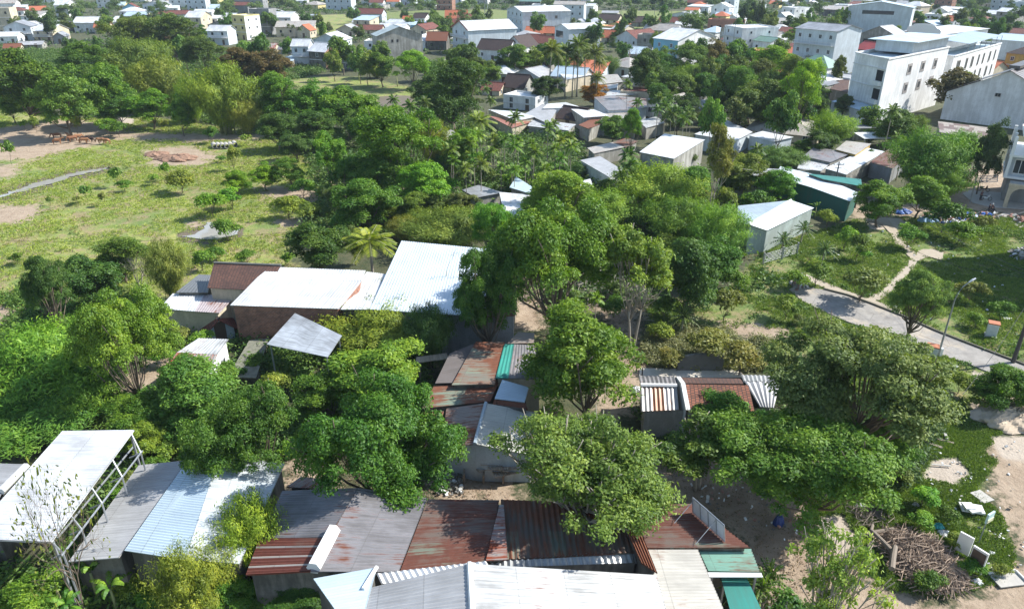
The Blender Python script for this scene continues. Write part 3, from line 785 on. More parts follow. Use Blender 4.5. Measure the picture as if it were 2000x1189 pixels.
def H_(px, py, wp, hp, dm, turn, roof, rh, wm_, rm_, st_, label, cat='house', name='house', win=True, balcony=False, group=None, pitch=None, sidewall=None, roofov=0.45, fr='w', nwin=None, wh=(1.0, 1.2)):
    base = G(px, py); s = mpp(px, py)
    beta = atan2(base.x, base.y); phi = TH + math.atan((py - 594.5) / F)
    W = wp * s / cos(radians(turn)); Ht = hp * s / cos(phi)
    a = radians(turn) + beta
    root = empty(name, base, -a, label, cat, group)
    hw = W / 2; D = dm; far = s > 0.2
    mb = MB()
    P = [(-hw, 0), (hw, 0), (hw, D), (-hw, D)]
    for i in range(4):
        p, q = P[i], P[(i + 1) % 4]; L = sqrt((q[0] - p[0]) ** 2 + (q[1] - p[1]) ** 2)
        pts = [(*p, -0.2), (*q, -0.2), (*q, Ht), (*p, Ht)]; uv = [(0, 0), (L, 0), (L, Ht), (0, Ht)]
        mid = None
        if roof == 'gy' and i in (0, 2): mid = (0, 0 if i == 0 else D, Ht + rh)
        if roof == 'gx' and i in (1, 3): mid = (hw if i == 1 else -hw, D / 2, Ht + rh)
        if roof == 'shed' and i == 2: pts[2] = (*q, Ht + rh); pts[3] = (*p, Ht + rh)
        if roof == 'shed' and i == 1: pts[2] = (*q, Ht + rh)
        if roof == 'shed' and i == 3: pts[3] = (*p, Ht + rh)
        if mid: pts.insert(3, mid); uv.insert(3, (L / 2, Ht + rh))
        mb.poly(pts, uv, m=1 if (sidewall and i in (1, 3)) else 0)
    if roof == 'flat':
        mb.poly([(-hw, 0, Ht - .004), (hw, 0, Ht - .004), (hw, D, Ht - .004), (-hw, D, Ht - .004)])
    mb.build('wall', [wm_, sidewall or wm_], root)
    o = roofov; z = Ht + 0.03; r = MB()
    if roof == 'gx':
        sl = rh / (D / 2); e = z - o * sl
        sheet(r, (-hw - o, D / 2, z + rh), (hw + o, D / 2, z + rh), (hw + o, -o, e), (-hw - o, -o, e), pitch)
        sheet(r, (hw + o, D / 2, z + rh), (-hw - o, D / 2, z + rh), (-hw - o, D + o, e), (hw + o, D + o, e), pitch)
        r.box((0, D / 2, z + rh + .03), (W + 2 * o, .35, .07))
    elif roof == 'gy':
        sl = rh / hw; e = z - o * sl
        sheet(r, (0, D + o, z + rh), (0, -o, z + rh), (-hw - o, -o, e), (-hw - o, D + o, e), pitch)
        sheet(r, (0, -o, z + rh), (0, D + o, z + rh), (hw + o, D + o, e), (hw + o, -o, e), pitch)
        r.box((0, D / 2, z + rh + .03), (.35, D + 2 * o, .07))
    elif roof == 'shed':
        sl = rh / D
        sheet(r, (-hw - o, D + o, z + rh + o * sl), (hw + o, D + o, z + rh + o * sl), (hw + o, -o, z - o * sl), (-hw - o, -o, z - o * sl), pitch)
    elif roof == 'hip':
        k = min(D / 2, hw) * 0.9
        R1 = (-hw + k, D / 2, z + rh); R2 = (hw - k, D / 2, z + rh); c0 = (-hw - o, -o, z); c1 = (hw + o, -o, z); c2 = (hw + o, D + o, z); c3 = (-hw - o, D + o, z)
        for q in ((c0, c1, R2, R1), (c1, c2, R2), (c2, c3, R1, R2), (c3, c0, R1)):
            L = [Vector(v) for v in q]; u0 = (L[1] - L[0]).normalized(); r.poly(q, [((v - L[0]).dot(u0), (v - L[0] - u0 * (v - L[0]).dot(u0)).length) for v in L])
        r.poly((c3, c2, c1, c0))
    elif roof == 'flat':
        r.poly([(-hw + .15, .15, Ht + .12), (hw - .15, .15, Ht + .12), (hw - .15, D - .15, Ht + .12), (-hw + .15, D - .15, Ht + .12)])
        g = MB(); t = .16; ph = max(0.35, rh)
        g.box((0, -.02 + t / 2, Ht + ph / 2), (W + .06, t, ph)); g.box((0, D - t / 2 + .02, Ht + ph / 2), (W + .06, t, ph))
        g.box((-hw + t / 2 - .02, D / 2, Ht + ph / 2), (t, D - 2 * t, ph)); g.box((hw - t / 2 + .02, D / 2, Ht + ph / 2), (t, D - 2 * t, ph))
        g.build('parapet', wm_, root)
    r.build('roof', rm_, root)
    if win:
        hs = Ht / st_
        nf = nwin or max(1, min(4, int(W / 3.9))); ns = (len(label) % 3)
        for k in range(st_):
            facade(root, (-hw, -.02), (hw, -.02), 0, k * hs, hs, nf, 0, far, door=(k == 0), wh=wh, fr=fr)
            if ns and turn > 12 and (k > 0 or st_ == 1): facade(root, (hw + .02, 0), (hw + .02, D), 0, k * hs, hs, ns, pi / 2, far, wh=(.8, .9), fr=fr)
            if ns and turn < -12: facade(root, (-hw - .02, D), (-hw - .02, 0), 0, k * hs, hs, ns, -pi / 2, far, wh=(.8, .9), fr=fr)
            if k and st_ > 1:
                bnd = MB(); bnd.box((0, -.05, k * hs), (W + .1, .14, .22)); bnd.build('string_course', FRAME if wm_ is not WG else CONC, root)
    if balcony:
        g = MB(); hs = Ht / st_
        for k in range(1, st_):
            g.box((0, -.7, k * hs - .06), (W * .96, 1.3, .14))
            g.box((0, -1.3, k * hs + .95), (W * .96, .09, .08))
            for i in range(int(W / .45) + 1): g.box((-W * .47 + i * .45, -1.3, k * hs + .46), (.1, .07, .9))
        g.build('balcony', FRAME, root)
    root['_info'] = [W, D, Ht]
    return root
def P3(c, z=None):
    if len(c) == 3: return G(c[0], c[1], c[2])
    return G(c[0], c[1], z)
def Q_(label, z, panels, outline, wm_, cat='shed', name='shed', posts=False, inset=0.25, group=None, pitch=0.3, amp=0.035, th=0.05, wins=(), ridge=None):
    """low building whose roof panels are given by their corners (photo px, py[, height])"""
    allp = [P3(c, z) for pn in panels for c in pn[0]]
    base = sum(allp, Vector()) / len(allp); base.z = 0
    root = empty(name, base, 0, label, cat, group)
    for i, pn in enumerate(panels):
        c4, mt, rib = pn[:3]; A, B, C, D = [P3(c, z) - base for c in c4]
        mb = MB()
        ms = mpp(*proj(base)); pt = min(pitch, .22 if ms < .045 else pitch) if ms < 0.07 else None; amp = amp if ms < .045 else min(amp, .02)
        if pitch > .35: pt = pitch if ms < .09 else None
        if len(pn) > 3: pt = pn[3]
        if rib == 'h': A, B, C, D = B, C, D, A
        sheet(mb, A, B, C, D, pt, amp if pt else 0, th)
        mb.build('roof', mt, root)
    if ridge:
        mb = MB(); a, b_ = [P3(c, z) - base for c in ridge[:2]]; mb.tube([a + Vector((0, 0, .02)), b_ + Vector((0, 0, .02))], ridge[3] if len(ridge) > 3 else .16, 6); mb.build('ridge_cap', ridge[2], root)
    if outline is None: outline = list(panels[0][0])
    O = [P3(c, z) - base for c in outline]; cen = sum(O, Vector()) / len(O)
    I = []
    for p in O:
        d = Vector((cen.x - p.x, cen.y - p.y, 0)); L = d.length; I.append(p + d / L * min(inset * 1.3, L * .3) - Vector((0, 0, .1)))
    if posts:
        mb = MB()
        for p in I: mb.box((p.x, p.y, p.z / 2 - .1), (.12, .12, p.z + .1))
        for i in range(len(I)):
            a, b_ = I[i], I[(i + 1) % len(I)]; mb.tube([a, b_], .05, 4)
        mb.build('post_frame', STEEL if posts is True else posts, root)
    elif wm_:
        mb = MB()
        ccw = area2([(p.x, p.y) for p in I]) > 0
        J = I if ccw else I[::-1]
        for i in range(len(J)):
            a, b_ = J[i], J[(i + 1) % len(J)]; L = (b_ - a).length
            mb.poly([(a.x, a.y, -.2), (b_.x, b_.y, -.2), tuple(b_), tuple(a)], [(0, 0), (L, 0), (L, b_.z), (0, a.z)])
        mb.build('wall', wm_, root)
        for (i, t, zc, w1, h1) in wins:
            a, b_ = I[i], I[(i + 1) % len(I)]; p = lerp(a, b_, t); d = (b_ - a); rz = atan2(d.y, d.x)
            n_ = Vector((d.y, -d.x, 0)).normalized()
            if n_.dot(Vector((p.x - (cen.x), p.y - cen.y, 0))) < 0: n_ = -n_; rz += pi
            add_window(root, (p.x + n_.x * .02, p.y + n_.y * .02, zc), rz, w1, h1)
    return root
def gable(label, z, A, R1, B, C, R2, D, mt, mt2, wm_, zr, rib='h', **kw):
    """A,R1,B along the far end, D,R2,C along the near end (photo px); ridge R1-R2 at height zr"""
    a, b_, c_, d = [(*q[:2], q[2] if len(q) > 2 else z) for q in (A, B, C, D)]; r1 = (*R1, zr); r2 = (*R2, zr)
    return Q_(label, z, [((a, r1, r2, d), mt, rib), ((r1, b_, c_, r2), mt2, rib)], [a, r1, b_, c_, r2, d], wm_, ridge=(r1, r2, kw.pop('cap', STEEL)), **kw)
# ------------------------------------------------------------------ near roofs, bottom of the picture
def frame_poles(root, base, pts, rad, name, mat):
    mb = MB()
    for a, b_ in pts: mb.tube([P3(a) - base, P3(b_) - base], rad, 5)
    return mb.build(name, mat, root)
r = Q_('large white corrugated canopy roof on a steel pole frame, beside bamboo', 6.0, [(((122, 841), (262, 839), (100, 1058), (-65, 1052)), WM, 'h')], None, None, 'canopy', 'canopy', posts=True)
b0 = Vector(r.location)
rails = [((278, 880, 5.0), (120, 1085, 5.0)), ((262, 870, 4.2), (112, 1050, 4.2))]
for t in (0.02, .25, .5, .75, .98):
    a = (lerp(262, 100, t) - 2, lerp(839, 1058, t) + 4, 5.9); c_ = (lerp(278, 120, t), lerp(880, 1085, t), 5.0)
    rails += [(a, c_), (c_, (c_[0] - 22, c_[1] + 10, 4.6)), ((a[0], a[1], 5.8), (a[0] + 2, a[1] + 2, 0.0))]
    q = P3(c_); mb_ = proj((q.x, q.y, 0)); rails.append((c_, (mb_[0], mb_[1], 0)))
frame_poles(r, b0, rails, .06, 'scaffold_rail', STEEL)
Q_('pale grey flat roof at the left edge with a white ridge sheet', 4.2, [(((-80, 902), (52, 906), (5, 955), (-130, 955)), GP, 'h'), (((-80, 956, 4.3), (5, 956, 4.3), (-20, 1010, 3.9), (-130, 1010, 3.9)), GM, 'h')], [(-80, 902), (52, 906), (-20, 1010), (-130, 1010)], WDK, ridge=((52, 910, 4.35), (2, 960, 4.35), WPAINT, .25))
Q_('light grey sloping sheet roof between the canopy and the blue roof', 3.4, [(((271, 908), (366, 898, 3.8), (232, 1088, 3.8), (134, 1096)), GP, 'h')], None, WDK, amp=.02)
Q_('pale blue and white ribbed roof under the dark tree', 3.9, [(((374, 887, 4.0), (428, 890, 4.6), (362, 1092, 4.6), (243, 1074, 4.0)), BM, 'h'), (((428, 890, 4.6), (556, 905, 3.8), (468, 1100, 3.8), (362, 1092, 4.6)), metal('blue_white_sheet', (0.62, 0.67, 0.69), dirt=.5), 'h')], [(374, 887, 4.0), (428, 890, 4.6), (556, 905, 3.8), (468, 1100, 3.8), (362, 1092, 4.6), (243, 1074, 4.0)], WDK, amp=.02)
Q_('grey corrugated double slope roof with red rusty stripes at its corner', 4.2, [
    (((551, 958, 3.9), (700, 952, 5.0), (642, 1048, 5.0), (508, 1050, 3.9)), GC, 'h'), *[(((lerp(507, 480, t0), lerp(1051, 1122, t0), 3.9), (lerp(641, 606, t0), lerp(1050, 1115, t0), 5.0), (lerp(641, 606, t1), lerp(1050, 1115, t1), 5.0), (lerp(507, 480, t1), lerp(1051, 1122, t1), 3.9)), metal('red_rust_stripes', (0.24, 0.085, 0.05), rust=.5, rustcol=(.19, .05, .03), dirt=.5, rough=.8, met=0) if i_ % 2 == 0 else BG, 'h') for i_, (t0, t1) in enumerate(((0, .22), (.22, .27), (.27, .5), (.5, .55), (.55, .76), (.76, .81), (.81, 1)))],
    (((700, 952, 5.0), (835, 972, 4.2), (779, 1116, 4.2), (606, 1115, 5.0)), GC, 'h')], [(551, 958, 3.9), (700, 952, 5.0), (835, 972, 4.2), (779, 1116, 4.2), (606, 1115, 5.0), (480, 1122, 3.9)], WDK, ridge=((652, 1034, 5.05), (612, 1110, 5.05), WPAINT, .42))
Q_('dark rusty red corrugated roof beside the grey double roof', 4.2, [(((836, 974), (975, 976), (951, 1096), (781, 1116)), RB, 'h'), (((975, 985, 4.35), (984, 985, 4.35), (992, 1092, 4.35), (949, 1094, 4.35)), RS, 'h')], [(836, 974), (984, 978), (992, 1094), (781, 1116)], WDK)
Q_('brown grey corrugated roof under the biggest tree', 4.0, [(((978, 975), (1222, 985), (1246, 1078), (985, 1092)), BR, 'v'), (((958, 1095, 3.95), (1240, 1072, 3.95), (1250, 1100, 3.6), (958, 1112, 3.6)), WD, 'v')], [(978, 975), (1222, 985), (1250, 1100), (958, 1110)], WDK, pitch=.36, amp=.05)
Q_('white wavy eave strip above the big grey and white gable', 4.5, [(((735, 1119), (949, 1095), (960, 1112, 4.3), (745, 1140, 4.3)), WM, 'v')], None, WDK, pitch=.36, amp=.05)
Q_('rusty brown and faded green roof behind the leaning sign frame', 4.1, [(((1226, 985), (1352, 983), (1466, 1069), (1264, 1070)), RB, 'h')], None, WDK)
Q_('faded green corrugated awning at the dirt yard edge', 3.7, [(((1364, 1072), (1467, 1071), (1485, 1117), (1384, 1115)), GN, 'h'), (((1382, 1117, 3.8), (1487, 1118, 3.8), (1490, 1126, 3.8), (1386, 1126, 3.8)), WPAINT, 'f', None)], [(1364, 1072), (1467, 1071), (1488, 1124), (1384, 1122)], None, posts=True)
Q_('cream ribbed roof between the white gable and green awning', 4.0, [(((1264, 1072), (1363, 1072), (1440, 1250), (1310, 1250)), metal('cream_sheet', (0.60, 0.57, 0.50), dirt=.35, rust=.05), 'h')], None, WDK, amp=.02)
Q_('green translucent shelter roof beside the spiky plants', 3.2, [(((1408, 1127), (1459, 1128), (1510, 1240), (1440, 1240)), TL, 'v', None)], None, None, 'canopy', 'canopy', posts=True)
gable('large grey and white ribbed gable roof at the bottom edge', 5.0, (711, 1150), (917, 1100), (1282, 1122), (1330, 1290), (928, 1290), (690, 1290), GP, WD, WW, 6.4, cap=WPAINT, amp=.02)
Q_('pale blue ribbed roof with a white edge at the bottom', 5.2, [(((612, 1129), (736, 1107), (700, 1240), (690, 1240)), BM, 'h')], None, WDK, amp=.02, ridge=((736, 1107, 5.25), (709, 1150, 5.25), WPAINT, .12))
Q_('dark gutter beam with rusty ridge sheets along the brown roof', 4.4, [(((1196, 975), (1230, 982), (1284, 1118), (1252, 1098)), RM, 'v')], None, WDK, amp=.04)
Q_('loose corrugated sheets laid over the yard by the tree', 2.0, [(((588, 930), (655, 938), (640, 955), (560, 950)), RS, 'v')], None, WDK)
# middle cluster
gable('pale gable shed with rust on its left slope and a blue front wall', 2.6, (872, 797), (949, 787), (1052, 806), (1043, 890), (927, 867), (862, 872), metal('pinkish_sheet', (0.40, 0.34, 0.30), rust=.28, dirt=.4, rough=.8), metal('greenish_beige_sheet', (0.46, 0.46, 0.40), dirt=.3), WP, 3.6, cap=BM, amp=.02)
Q_('low green roof with rust patches beyond the gable shed', 2.9, [(((848, 752), (976, 742), (958, 783), (824, 797)), RG, 'h')], None, WDK, amp=.02)
Q_('small shiny blue roof square over rusty edge sheets', 3.4, [(((981, 741), (1033, 756), (1025, 785), (966, 778)), BM, 'h'), (((965, 780, 3.3), (1026, 787, 3.3), (1031, 800, 3.1), (962, 790, 3.1)), RM, 'h')], [(981, 741), (1033, 756), (1031, 800), (962, 790)], WDK, amp=.015)
Q_('rust and green striped roof beside the teal roof', 3.4, [(((929, 667), (986, 668), (968, 738), (950, 750), (882, 752))[:0] or ((929, 667), (986, 668), (966, 750), (882, 752)), metal('striped_rust_sheet', (0.30, 0.30, 0.24), rust=.34, alt=(.3, .4, .3), altamt=.35, dirt=.6, rough=.8, met=0), 'h')], None, WDK, amp=.025)
Q_('dark grey slab roof left of the striped rusty roof', 3.2, [(((878, 690), (928, 670), (884, 747), (850, 748)), metal('dark_slabs', (0.15, 0.13, 0.125), dirt=.5, rough=.9, met=0), 'h')], None, WDK, amp=.01)
Q_('teal and grey corrugated roof beneath the round tree', 3.5, [(((985, 672), (1004, 672), (993, 738), (968, 738)), metal('teal_corrugated', (.05, .32, .26), dirt=.3), 'v'), (((1004, 672), (1044, 674), (1058, 740), (993, 738)), GC, 'v')], [(985, 672), (1044, 674), (1058, 740), (968, 738)], WC)
Q_('faded pink grey roof in front of the dirt lane', 3.1, [(((1012, 648), (1044, 650), (1043, 670), (991, 670)), metal('pink_grey_sheet', (.42, .37, .33), rust=.15, dirt=.4), 'h')], None, WDK)
Q_('narrow cream corrugated lean-to by the curved wall', 2.5, [(((813, 697), (872, 689), (876, 700), (812, 708)), metal('cream_corrugated', (.5, .42, .32), dirt=.5), 'v')], None, None, posts=WOOD, pitch=.4, amp=.06)
Q_('low brown grey roof beside the dark tree and gable shed', 2.4, [(((826, 800), (868, 803), (850, 850), (800, 850)), BR, 'v')], None, WDK)
# compound wall, curved
mb = MB(); pts = [(800, 692), (830, 688), (860, 680), (890, 670), (920, 664), (950, 656), (985, 650), (1003, 632), (1008, 600)]
b0 = G(900, 672)
for i in range(len(pts) - 1):
    a, c_ = G(*pts[i]) - b0, G(*pts[i + 1]) - b0; d = c_ - a; mb.box(((a.x + c_.x) / 2, (a.y + c_.y) / 2, .9 + .002 * i), (d.length + .1, .2 + .004 * i, 1.9), atan2(d.y, d.x))
tag(mb.build('boundary_wall', WDK, None, loc=b0), 'mossy concrete wall curving behind the rusty roofs to the lane', 'wall')
# left middle
Q_('long white roof on a red brick building', 5.0, [(((528, 521, 5.0), (714, 528, 5.0), (706, 549, 5.8), (501, 543, 5.8)), WM, 'v'), (((501, 543, 5.8), (706, 549, 5.8), (662, 603, 4.6), (449, 596, 4.6)), WM, 'v')], [(528, 521, 5.0), (714, 528, 5.0), (706, 549, 5.8), (662, 603, 4.6), (449, 596, 4.6), (501, 543, 5.8)], WBK, 'building', 'brick_building', amp=.015)
Q_('white connecting roof between the brick building and metal hall', 4.6, [(((716, 530), (760, 536), (742, 604), (665, 604)), WM, 'v')], None, WDK, amp=.015)
Q_('huge pale blue white metal hall roof in leafy shade', 5.0, [(((784, 470, 5.6), (962, 487, 5.6), (946, 618, 4.6), (722, 604, 4.6)), metal('hall_sheet', (.62, .69, .74), dirt=.2), 'v'), (((963, 488, 5.3), (1010, 506, 4.4), (1006, 616, 4.4), (947, 619, 4.5)), RM, 'v')], [(784, 470, 5.6), (962, 487, 5.6), (1010, 506, 4.4), (1006, 616, 4.4), (946, 619, 4.6), (722, 604, 4.6)], WR, 'warehouse', 'warehouse', amp=.02)
Q_('old dark roof house of weathered brown tiles beside the brick building', 4.6, [(((418, 513, 5.6), (549, 518, 5.6), (520, 568, 4.6), (405, 562, 4.6)), TR_, 'h', None)], None, WC, 'house', 'house', wins=((2, .3, 1.6, 1, 1),), ridge=((418, 513, 5.65), (549, 518, 5.65), DCONC, .12))
Q_('low dark grey roof left of the brown tiles', 3.6, [(((388, 536), (414, 537), (406, 571), (343, 571)), metal('slate_sheet', (.16, .17, .18), dirt=.2), 'v')], None, WDK, amp=.02)
Q_('white and faded pink lean-to roof with cream wall below', 3.2, [(((337, 573), (400, 574), (380, 608), (311, 602)), WM, 'v'), (((400, 574), (458, 580), (428, 611), (380, 608)), metal('pink_white_sheet', (.5, .43, .43), rust=.1, dirt=.3), 'v')], [(337, 573), (458, 580), (428, 611), (311, 602)], WC, wins=((3, .5, 1.5, .8, .8),))
H_(434, 664, 50, 22, 4, -5, 'gy', 1.2, WP, TRD, 1, 'tiny white gabled hut with one small dark window', 'hut', 'hut', nwin=1)
Q_('white walled shed with streaked corrugated double roof among mango trees', 3.0, [(((388, 660, 3.2), (446, 662, 3.2), (424, 692, 3.5), (345, 688, 3.5)), WD, 'v'), (((345, 688, 3.5), (424, 692, 3.5), (404, 738, 2.8), (312, 733, 2.8)), RS, 'v')], [(388, 660, 3.2), (446, 662, 3.2), (424, 692, 3.5), (404, 738, 2.8), (312, 733, 2.8), (345, 688, 3.5)], WW, wins=((1, .5, 1.5, .7, 1.2),))
Q_('tilted thin white awning on slender poles', 4.2, [(((576, 611), (668, 655), (640, 697), (521, 672)), metal('awning_sheet', (.42, .45, .48), dirt=.6), 'h', None)], None, None, 'awning', 'awning', posts=True)
Q_('collapsed mossy slab roof left of the tilted awning', 1.2, [(((487, 664), (525, 660), (500, 738), (444, 736)), plain('mossy_slab', (.2, .2, .15), .95, 0, .7), 'v', None)], None, WDK)
# right middle
hz = 2.9
r = Q_('small house with striped corrugated end, brown tiles and white parapet', hz, [
    (((1247, 734, hz), (1318, 735, hz), (1322, 752, 3.9), (1251, 751, 3.9)), GC, 'v'), (((1251, 753, 3.9), (1322, 754, 3.9), (1326, 800, 2.9), (1253, 803, 2.9)), metal('streaked_white_sheet', (.48,.47,.46), rust=.16, dirt=.5, alt=(.3,.14,.07), altamt=.1), 'v'),
    (((1327, 737, 3.0), (1448, 739, 3.0), (1452, 749, 3.9), (1332, 748, 3.9)), TR_, 'h', None), (((1336, 750, 3.9), (1462, 752, 3.9), (1474, 803, 2.9), (1341, 803, 2.9)), tile('bright_brown_tile', (.30, .11, .06), amt=.45), 'h', None),
    (((1448, 732, 3.0), (1523, 733, 3.0), (1524, 745, 3.6), (1452, 744, 3.6)), GP, 'v'), (((1455, 745, 3.6), (1524, 745, 3.6), (1512, 796, 2.9), (1484, 794, 2.9)), GP, 'v')],
    [(1247, 734), (1523, 733), (1512, 796), (1253, 803)], WG, 'house', 'house', pitch=.36, amp=.045, ridge=((1251, 752, 3.95), (1322, 753, 3.95), WPAINT, .16))
b0 = Vector(r.location); mb = MB()
for a, c_ in (((1321, 735, 3.3), (1330, 748, 4.3)), ((1330, 748, 4.3), (1340, 800, 3.3))):
    p, q = P3(a) - b0, P3(c_) - b0; mb.poly([p, q, q + Vector((.35, 0, 0)), p + Vector((.35, 0, 0))][::-1]); mb.poly([p, (p.x, p.y, 1), (q.x, q.y, 1), q]); mb.poly([p + Vector((.35, 0, 0)), q + Vector((.35, 0, 0)), (q.x + .35, q.y, 1), (p.x + .35, p.y, 1)])
mb.build('parapet', WPAINT, r)
flat('concrete_pad', [(1250, 719), (1448, 722), (1450, 738), (1248, 736)], plain('pale_concrete', (.58, .53, .45), .9), .03, .1)
gable('blue white gable shed with open dark front by the wire fence', 3.3, (1441, 402), (1545, 391), (1590, 406), (1498, 450), (1463, 438), (1441, 434), metal('pale_blue_seamed', (.48, .57, .63), dirt=.3), metal('light_blue_seamed', (.58, .64, .67), dirt=.2), WGR, 4.2, rib='v', cap=WPAINT, amp=.015)
mb = MB(); a, c_ = G(1450, 486), G(1494, 500)
d = c_ - a; mb.box((0, 0, 1.25), (d.length, .1, 2.5), atan2(d.y, d.x)); 
Q_('long curving white roof over teal cloth walls', 3.2, [(((1524, 325), (1600, 343), (1585, 366), (1515, 345)), metal('shine_sheet', (.66, .72, .75), dirt=.15), 'v'), (((1600, 343), (1678, 377), (1660, 393), (1585, 366)), MATS['shine_sheet'], 'v')], [(1524, 325), (1600, 343), (1678, 377), (1660, 393), (1585, 366), (1515, 345)], TEALW, amp=.015)
Q_('long low roofed building with green grey wall and small windows', 3.6, [(((1415, 326), (1524, 330), (1514, 346), (1405, 338)), GP, 'v')], None, WGR, 'house', 'house', wins=((2, .3, 2, .8, 1), (2, .75, 2, .8, 1)))
Q_('flat teal roof behind the curving white roof', 3.6, [(((1577, 339), (1682, 350), (1684, 364), (1608, 350)), TL, 'h')], None, WDK)
QQ = [
 ('rusty red roof right of the white sloping roofs', 3.4, (1699, 317), (1737, 290), (1781, 299), (1743, 329), RB, WR),
 ('white sloping sheet roof beside the rusty red roof', 3.4, (1611, 329), (1695, 289), (1728, 296), (1653, 341), WM, WG),
 ('grey corrugated roof of the clustered sheds by the pylon pole', 3.6, (1569, 305), (1590, 287), (1664, 299), (1622, 317), GC, WG),
 ('worn pale roof strip below the grey corrugated roof', 3.0, (1566, 308), (1623, 318), (1604, 334), (1557, 329), WD, WG),
 ('beige brown roof above the white sloping roofs', 4.0, (1653, 275), (1702, 281), (1671, 302), (1632, 292), BG, WO),
 ('white carport roof by the palms and the hip roof', 3.2, (1667, 259), (1730, 257), (1746, 270), (1688, 271), WM, None),
 ('white blue roof left of the beige hip roof', 3.8, (1420, 235), (1470, 258), (1435, 276), (1356, 262), WM, WP),
 ('bright white roof strip under the beige hip roof', 3.6, (1489, 256), (1550, 268), (1510, 277), (1461, 264), WM, WP),
 ('grey corrugated roof between hip roof and white carport', 3.2, (1671, 240), (1730, 238), (1740, 250), (1667, 251), GM, WG),
 ('striped brown and white long roof before the grey gable hall', 3.4, (1832, 237), (1946, 251), (1930, 275), (1835, 258), metal('stripe_brown', (.42, .36, .30), alt=(.2, .13, .1), altamt=.35, dirt=.4), WG),
 ('white roof block with tall beige side wall', 6.2, (1298, 261), (1377, 273), (1316, 310), (1249, 297), metal('bright_sheet', (.7, .71, .71), dirt=.1), WG),
 ('small white roof in the trees left of the white block', 2.6, (1141, 352), (1153, 349), (1157, 360), (1130, 366), WM, WG),
 ('grey blue ribbed roof among the areca palms', 3.6, (1133, 313), (1172, 305), (1218, 333), (1190, 346), GP, WW),
 ('low beige roof above the ribbed grey roof', 3.0, (1147, 289), (1195, 278), (1222, 287), (1160, 300), BG, WDK),
 ('low dark brown roof right of the low beige roof', 3.0, (1195, 278), (1225, 269), (1246, 276), (1222, 288), BR, WDK),
 ('grey roof half hidden behind the bright bushes', 3.2, (902, 371), (935, 361), (982, 376), (930, 386), GM, WG),
 ('small blue white roof peak right of the hidden grey roof', 3.8, (1008, 345), (1040, 365), (1035, 378), (995, 366), BM, WG),
 ('white flat roof behind the widest leafy tree', 3.4, (975, 375), (1033, 380), (1055, 440), (990, 442), WM, WG),
 ('small brown shack roof at the pasture edge trees', 2.6, (864, 262), (880, 253), (890, 258), (872, 272), GP, WDK),
 ('rusty red roof beside the beige roof and palms', 3.4, (1130, 244), (1165, 228), (1186, 236), (1150, 252), RM, WG),
 ('beige white roof at the end of the palm row', 3.8, (1187, 212), (1245, 214), (1242, 245), (1171, 238), BG, WG),
 ('white roof strip behind the dark tile roof', 4.2, (1115, 213), (1160, 214), (1190, 226), (1140, 230), WM, WG),
 ('pale grey roof in front of the glass topped white house', 3.6, (1060, 203), (1087, 216), (1072, 242), (1026, 222), GP, WG),
 ('low beige roof under the dark tile roof', 3.0, (1040, 232), (1125, 243), (1110, 255), (1030, 246), WD, WG),
 ('white roof over terracotta lean-to near coconut palm', 3.8, (953, 214), (1010, 218), (1047, 228), (1008, 236), WM, WC),
 ('terracotta lean-to roof with columns under the white roof', 3.0, (953, 226), (1008, 236), (1040, 238), (1000, 250), metal('terracotta_sheet', (.38, .15, .09), dirt=.2), WC),
 ('large grey gable roof with open dark end', 4.6, (1160, 190), (1200, 186), (1240, 214), (1188, 216), GC, WP),
 ('grey rusty sloping roof right of the open gable', 4.4, (1205, 188), (1262, 192), (1264, 210), (1240, 214), metal('grey_rusty', (.33, .32, .31), rust=.2, dirt=.4), WP),
 ('white long roof behind the coconut palms', 4.4, (1082, 133), (1140, 140), (1156, 146), (1105, 156), WM, WC),
 ('corrugated beige roof right of the coconut palms', 4.4, (1172, 147), (1206, 145), (1217, 160), (1165, 166), BG, WG),
 ('pale ribbed roof in front of the corrugated beige roof', 4.0, (1165, 166), (1208, 163), (1205, 172), (1178, 176), GP, WW),
 ('white slab roof by the orange flowering bush', 3.6, (1190, 176), (1250, 178), (1256, 184), (1180, 188), WD, WC),
 ('beige hip roof patch below the slab roof', 3.4, (1186, 182), (1218, 178), (1254, 184), (1200, 190), BG, WC),
 ('white roof among trees right of the areca palms', 3.8, (1366, 196), (1392, 191), (1447, 205), (1400, 215), WM, WG),
 ('grey gable roof left of the white roof among trees', 4.0, (1327, 193), (1372, 200), (1384, 212), (1350, 214), GC, WC),
 ('small white roof above the areca palm cluster', 3.6, (1338, 168), (1352, 164), (1366, 165), (1356, 184), WM, WG),
 ('pale beige roof below the bright leafy tree', 3.2, (1520, 172), (1545, 165), (1600, 172), (1560, 190), BG, WC),
 ('flat beige roof corner left of the white tower block', 3.6, (1575, 168), (1612, 166), (1614, 172), (1580, 178), WD, WC),
 ('rusty brown roof against the white tower block', 3.8, (1622, 174), (1642, 154), (1659, 156), (1656, 181), TR_, WG),
 ('dark roof behind the rusty brown roof', 4.0, (1594, 158), (1620, 152), (1640, 162), (1610, 170), GM, WG),
 ('small white roof left of the areca palm cluster', 3.4, (1264, 194), (1281, 184), (1302, 187), (1299, 199), WM, WG),
 ('pale corrugated roof before the areca palm cluster', 3.2, (1246, 236), (1282, 228), (1300, 240), (1262, 250), WD, WG),
 ('long bright roof beyond the dark tile roof', 4.0, (1069, 203), (1105, 200), (1136, 210), (1060, 212), WM, WW),
 ('low rust roof below the red brick house', 3.0, (500, 95), (520, 94), (535, 102), (510, 105), RM, WG),
 ('low blue roof beside the white panel house', 3.4, (556, 112), (578, 106), (574, 118), (562, 122), BM, WG),
]
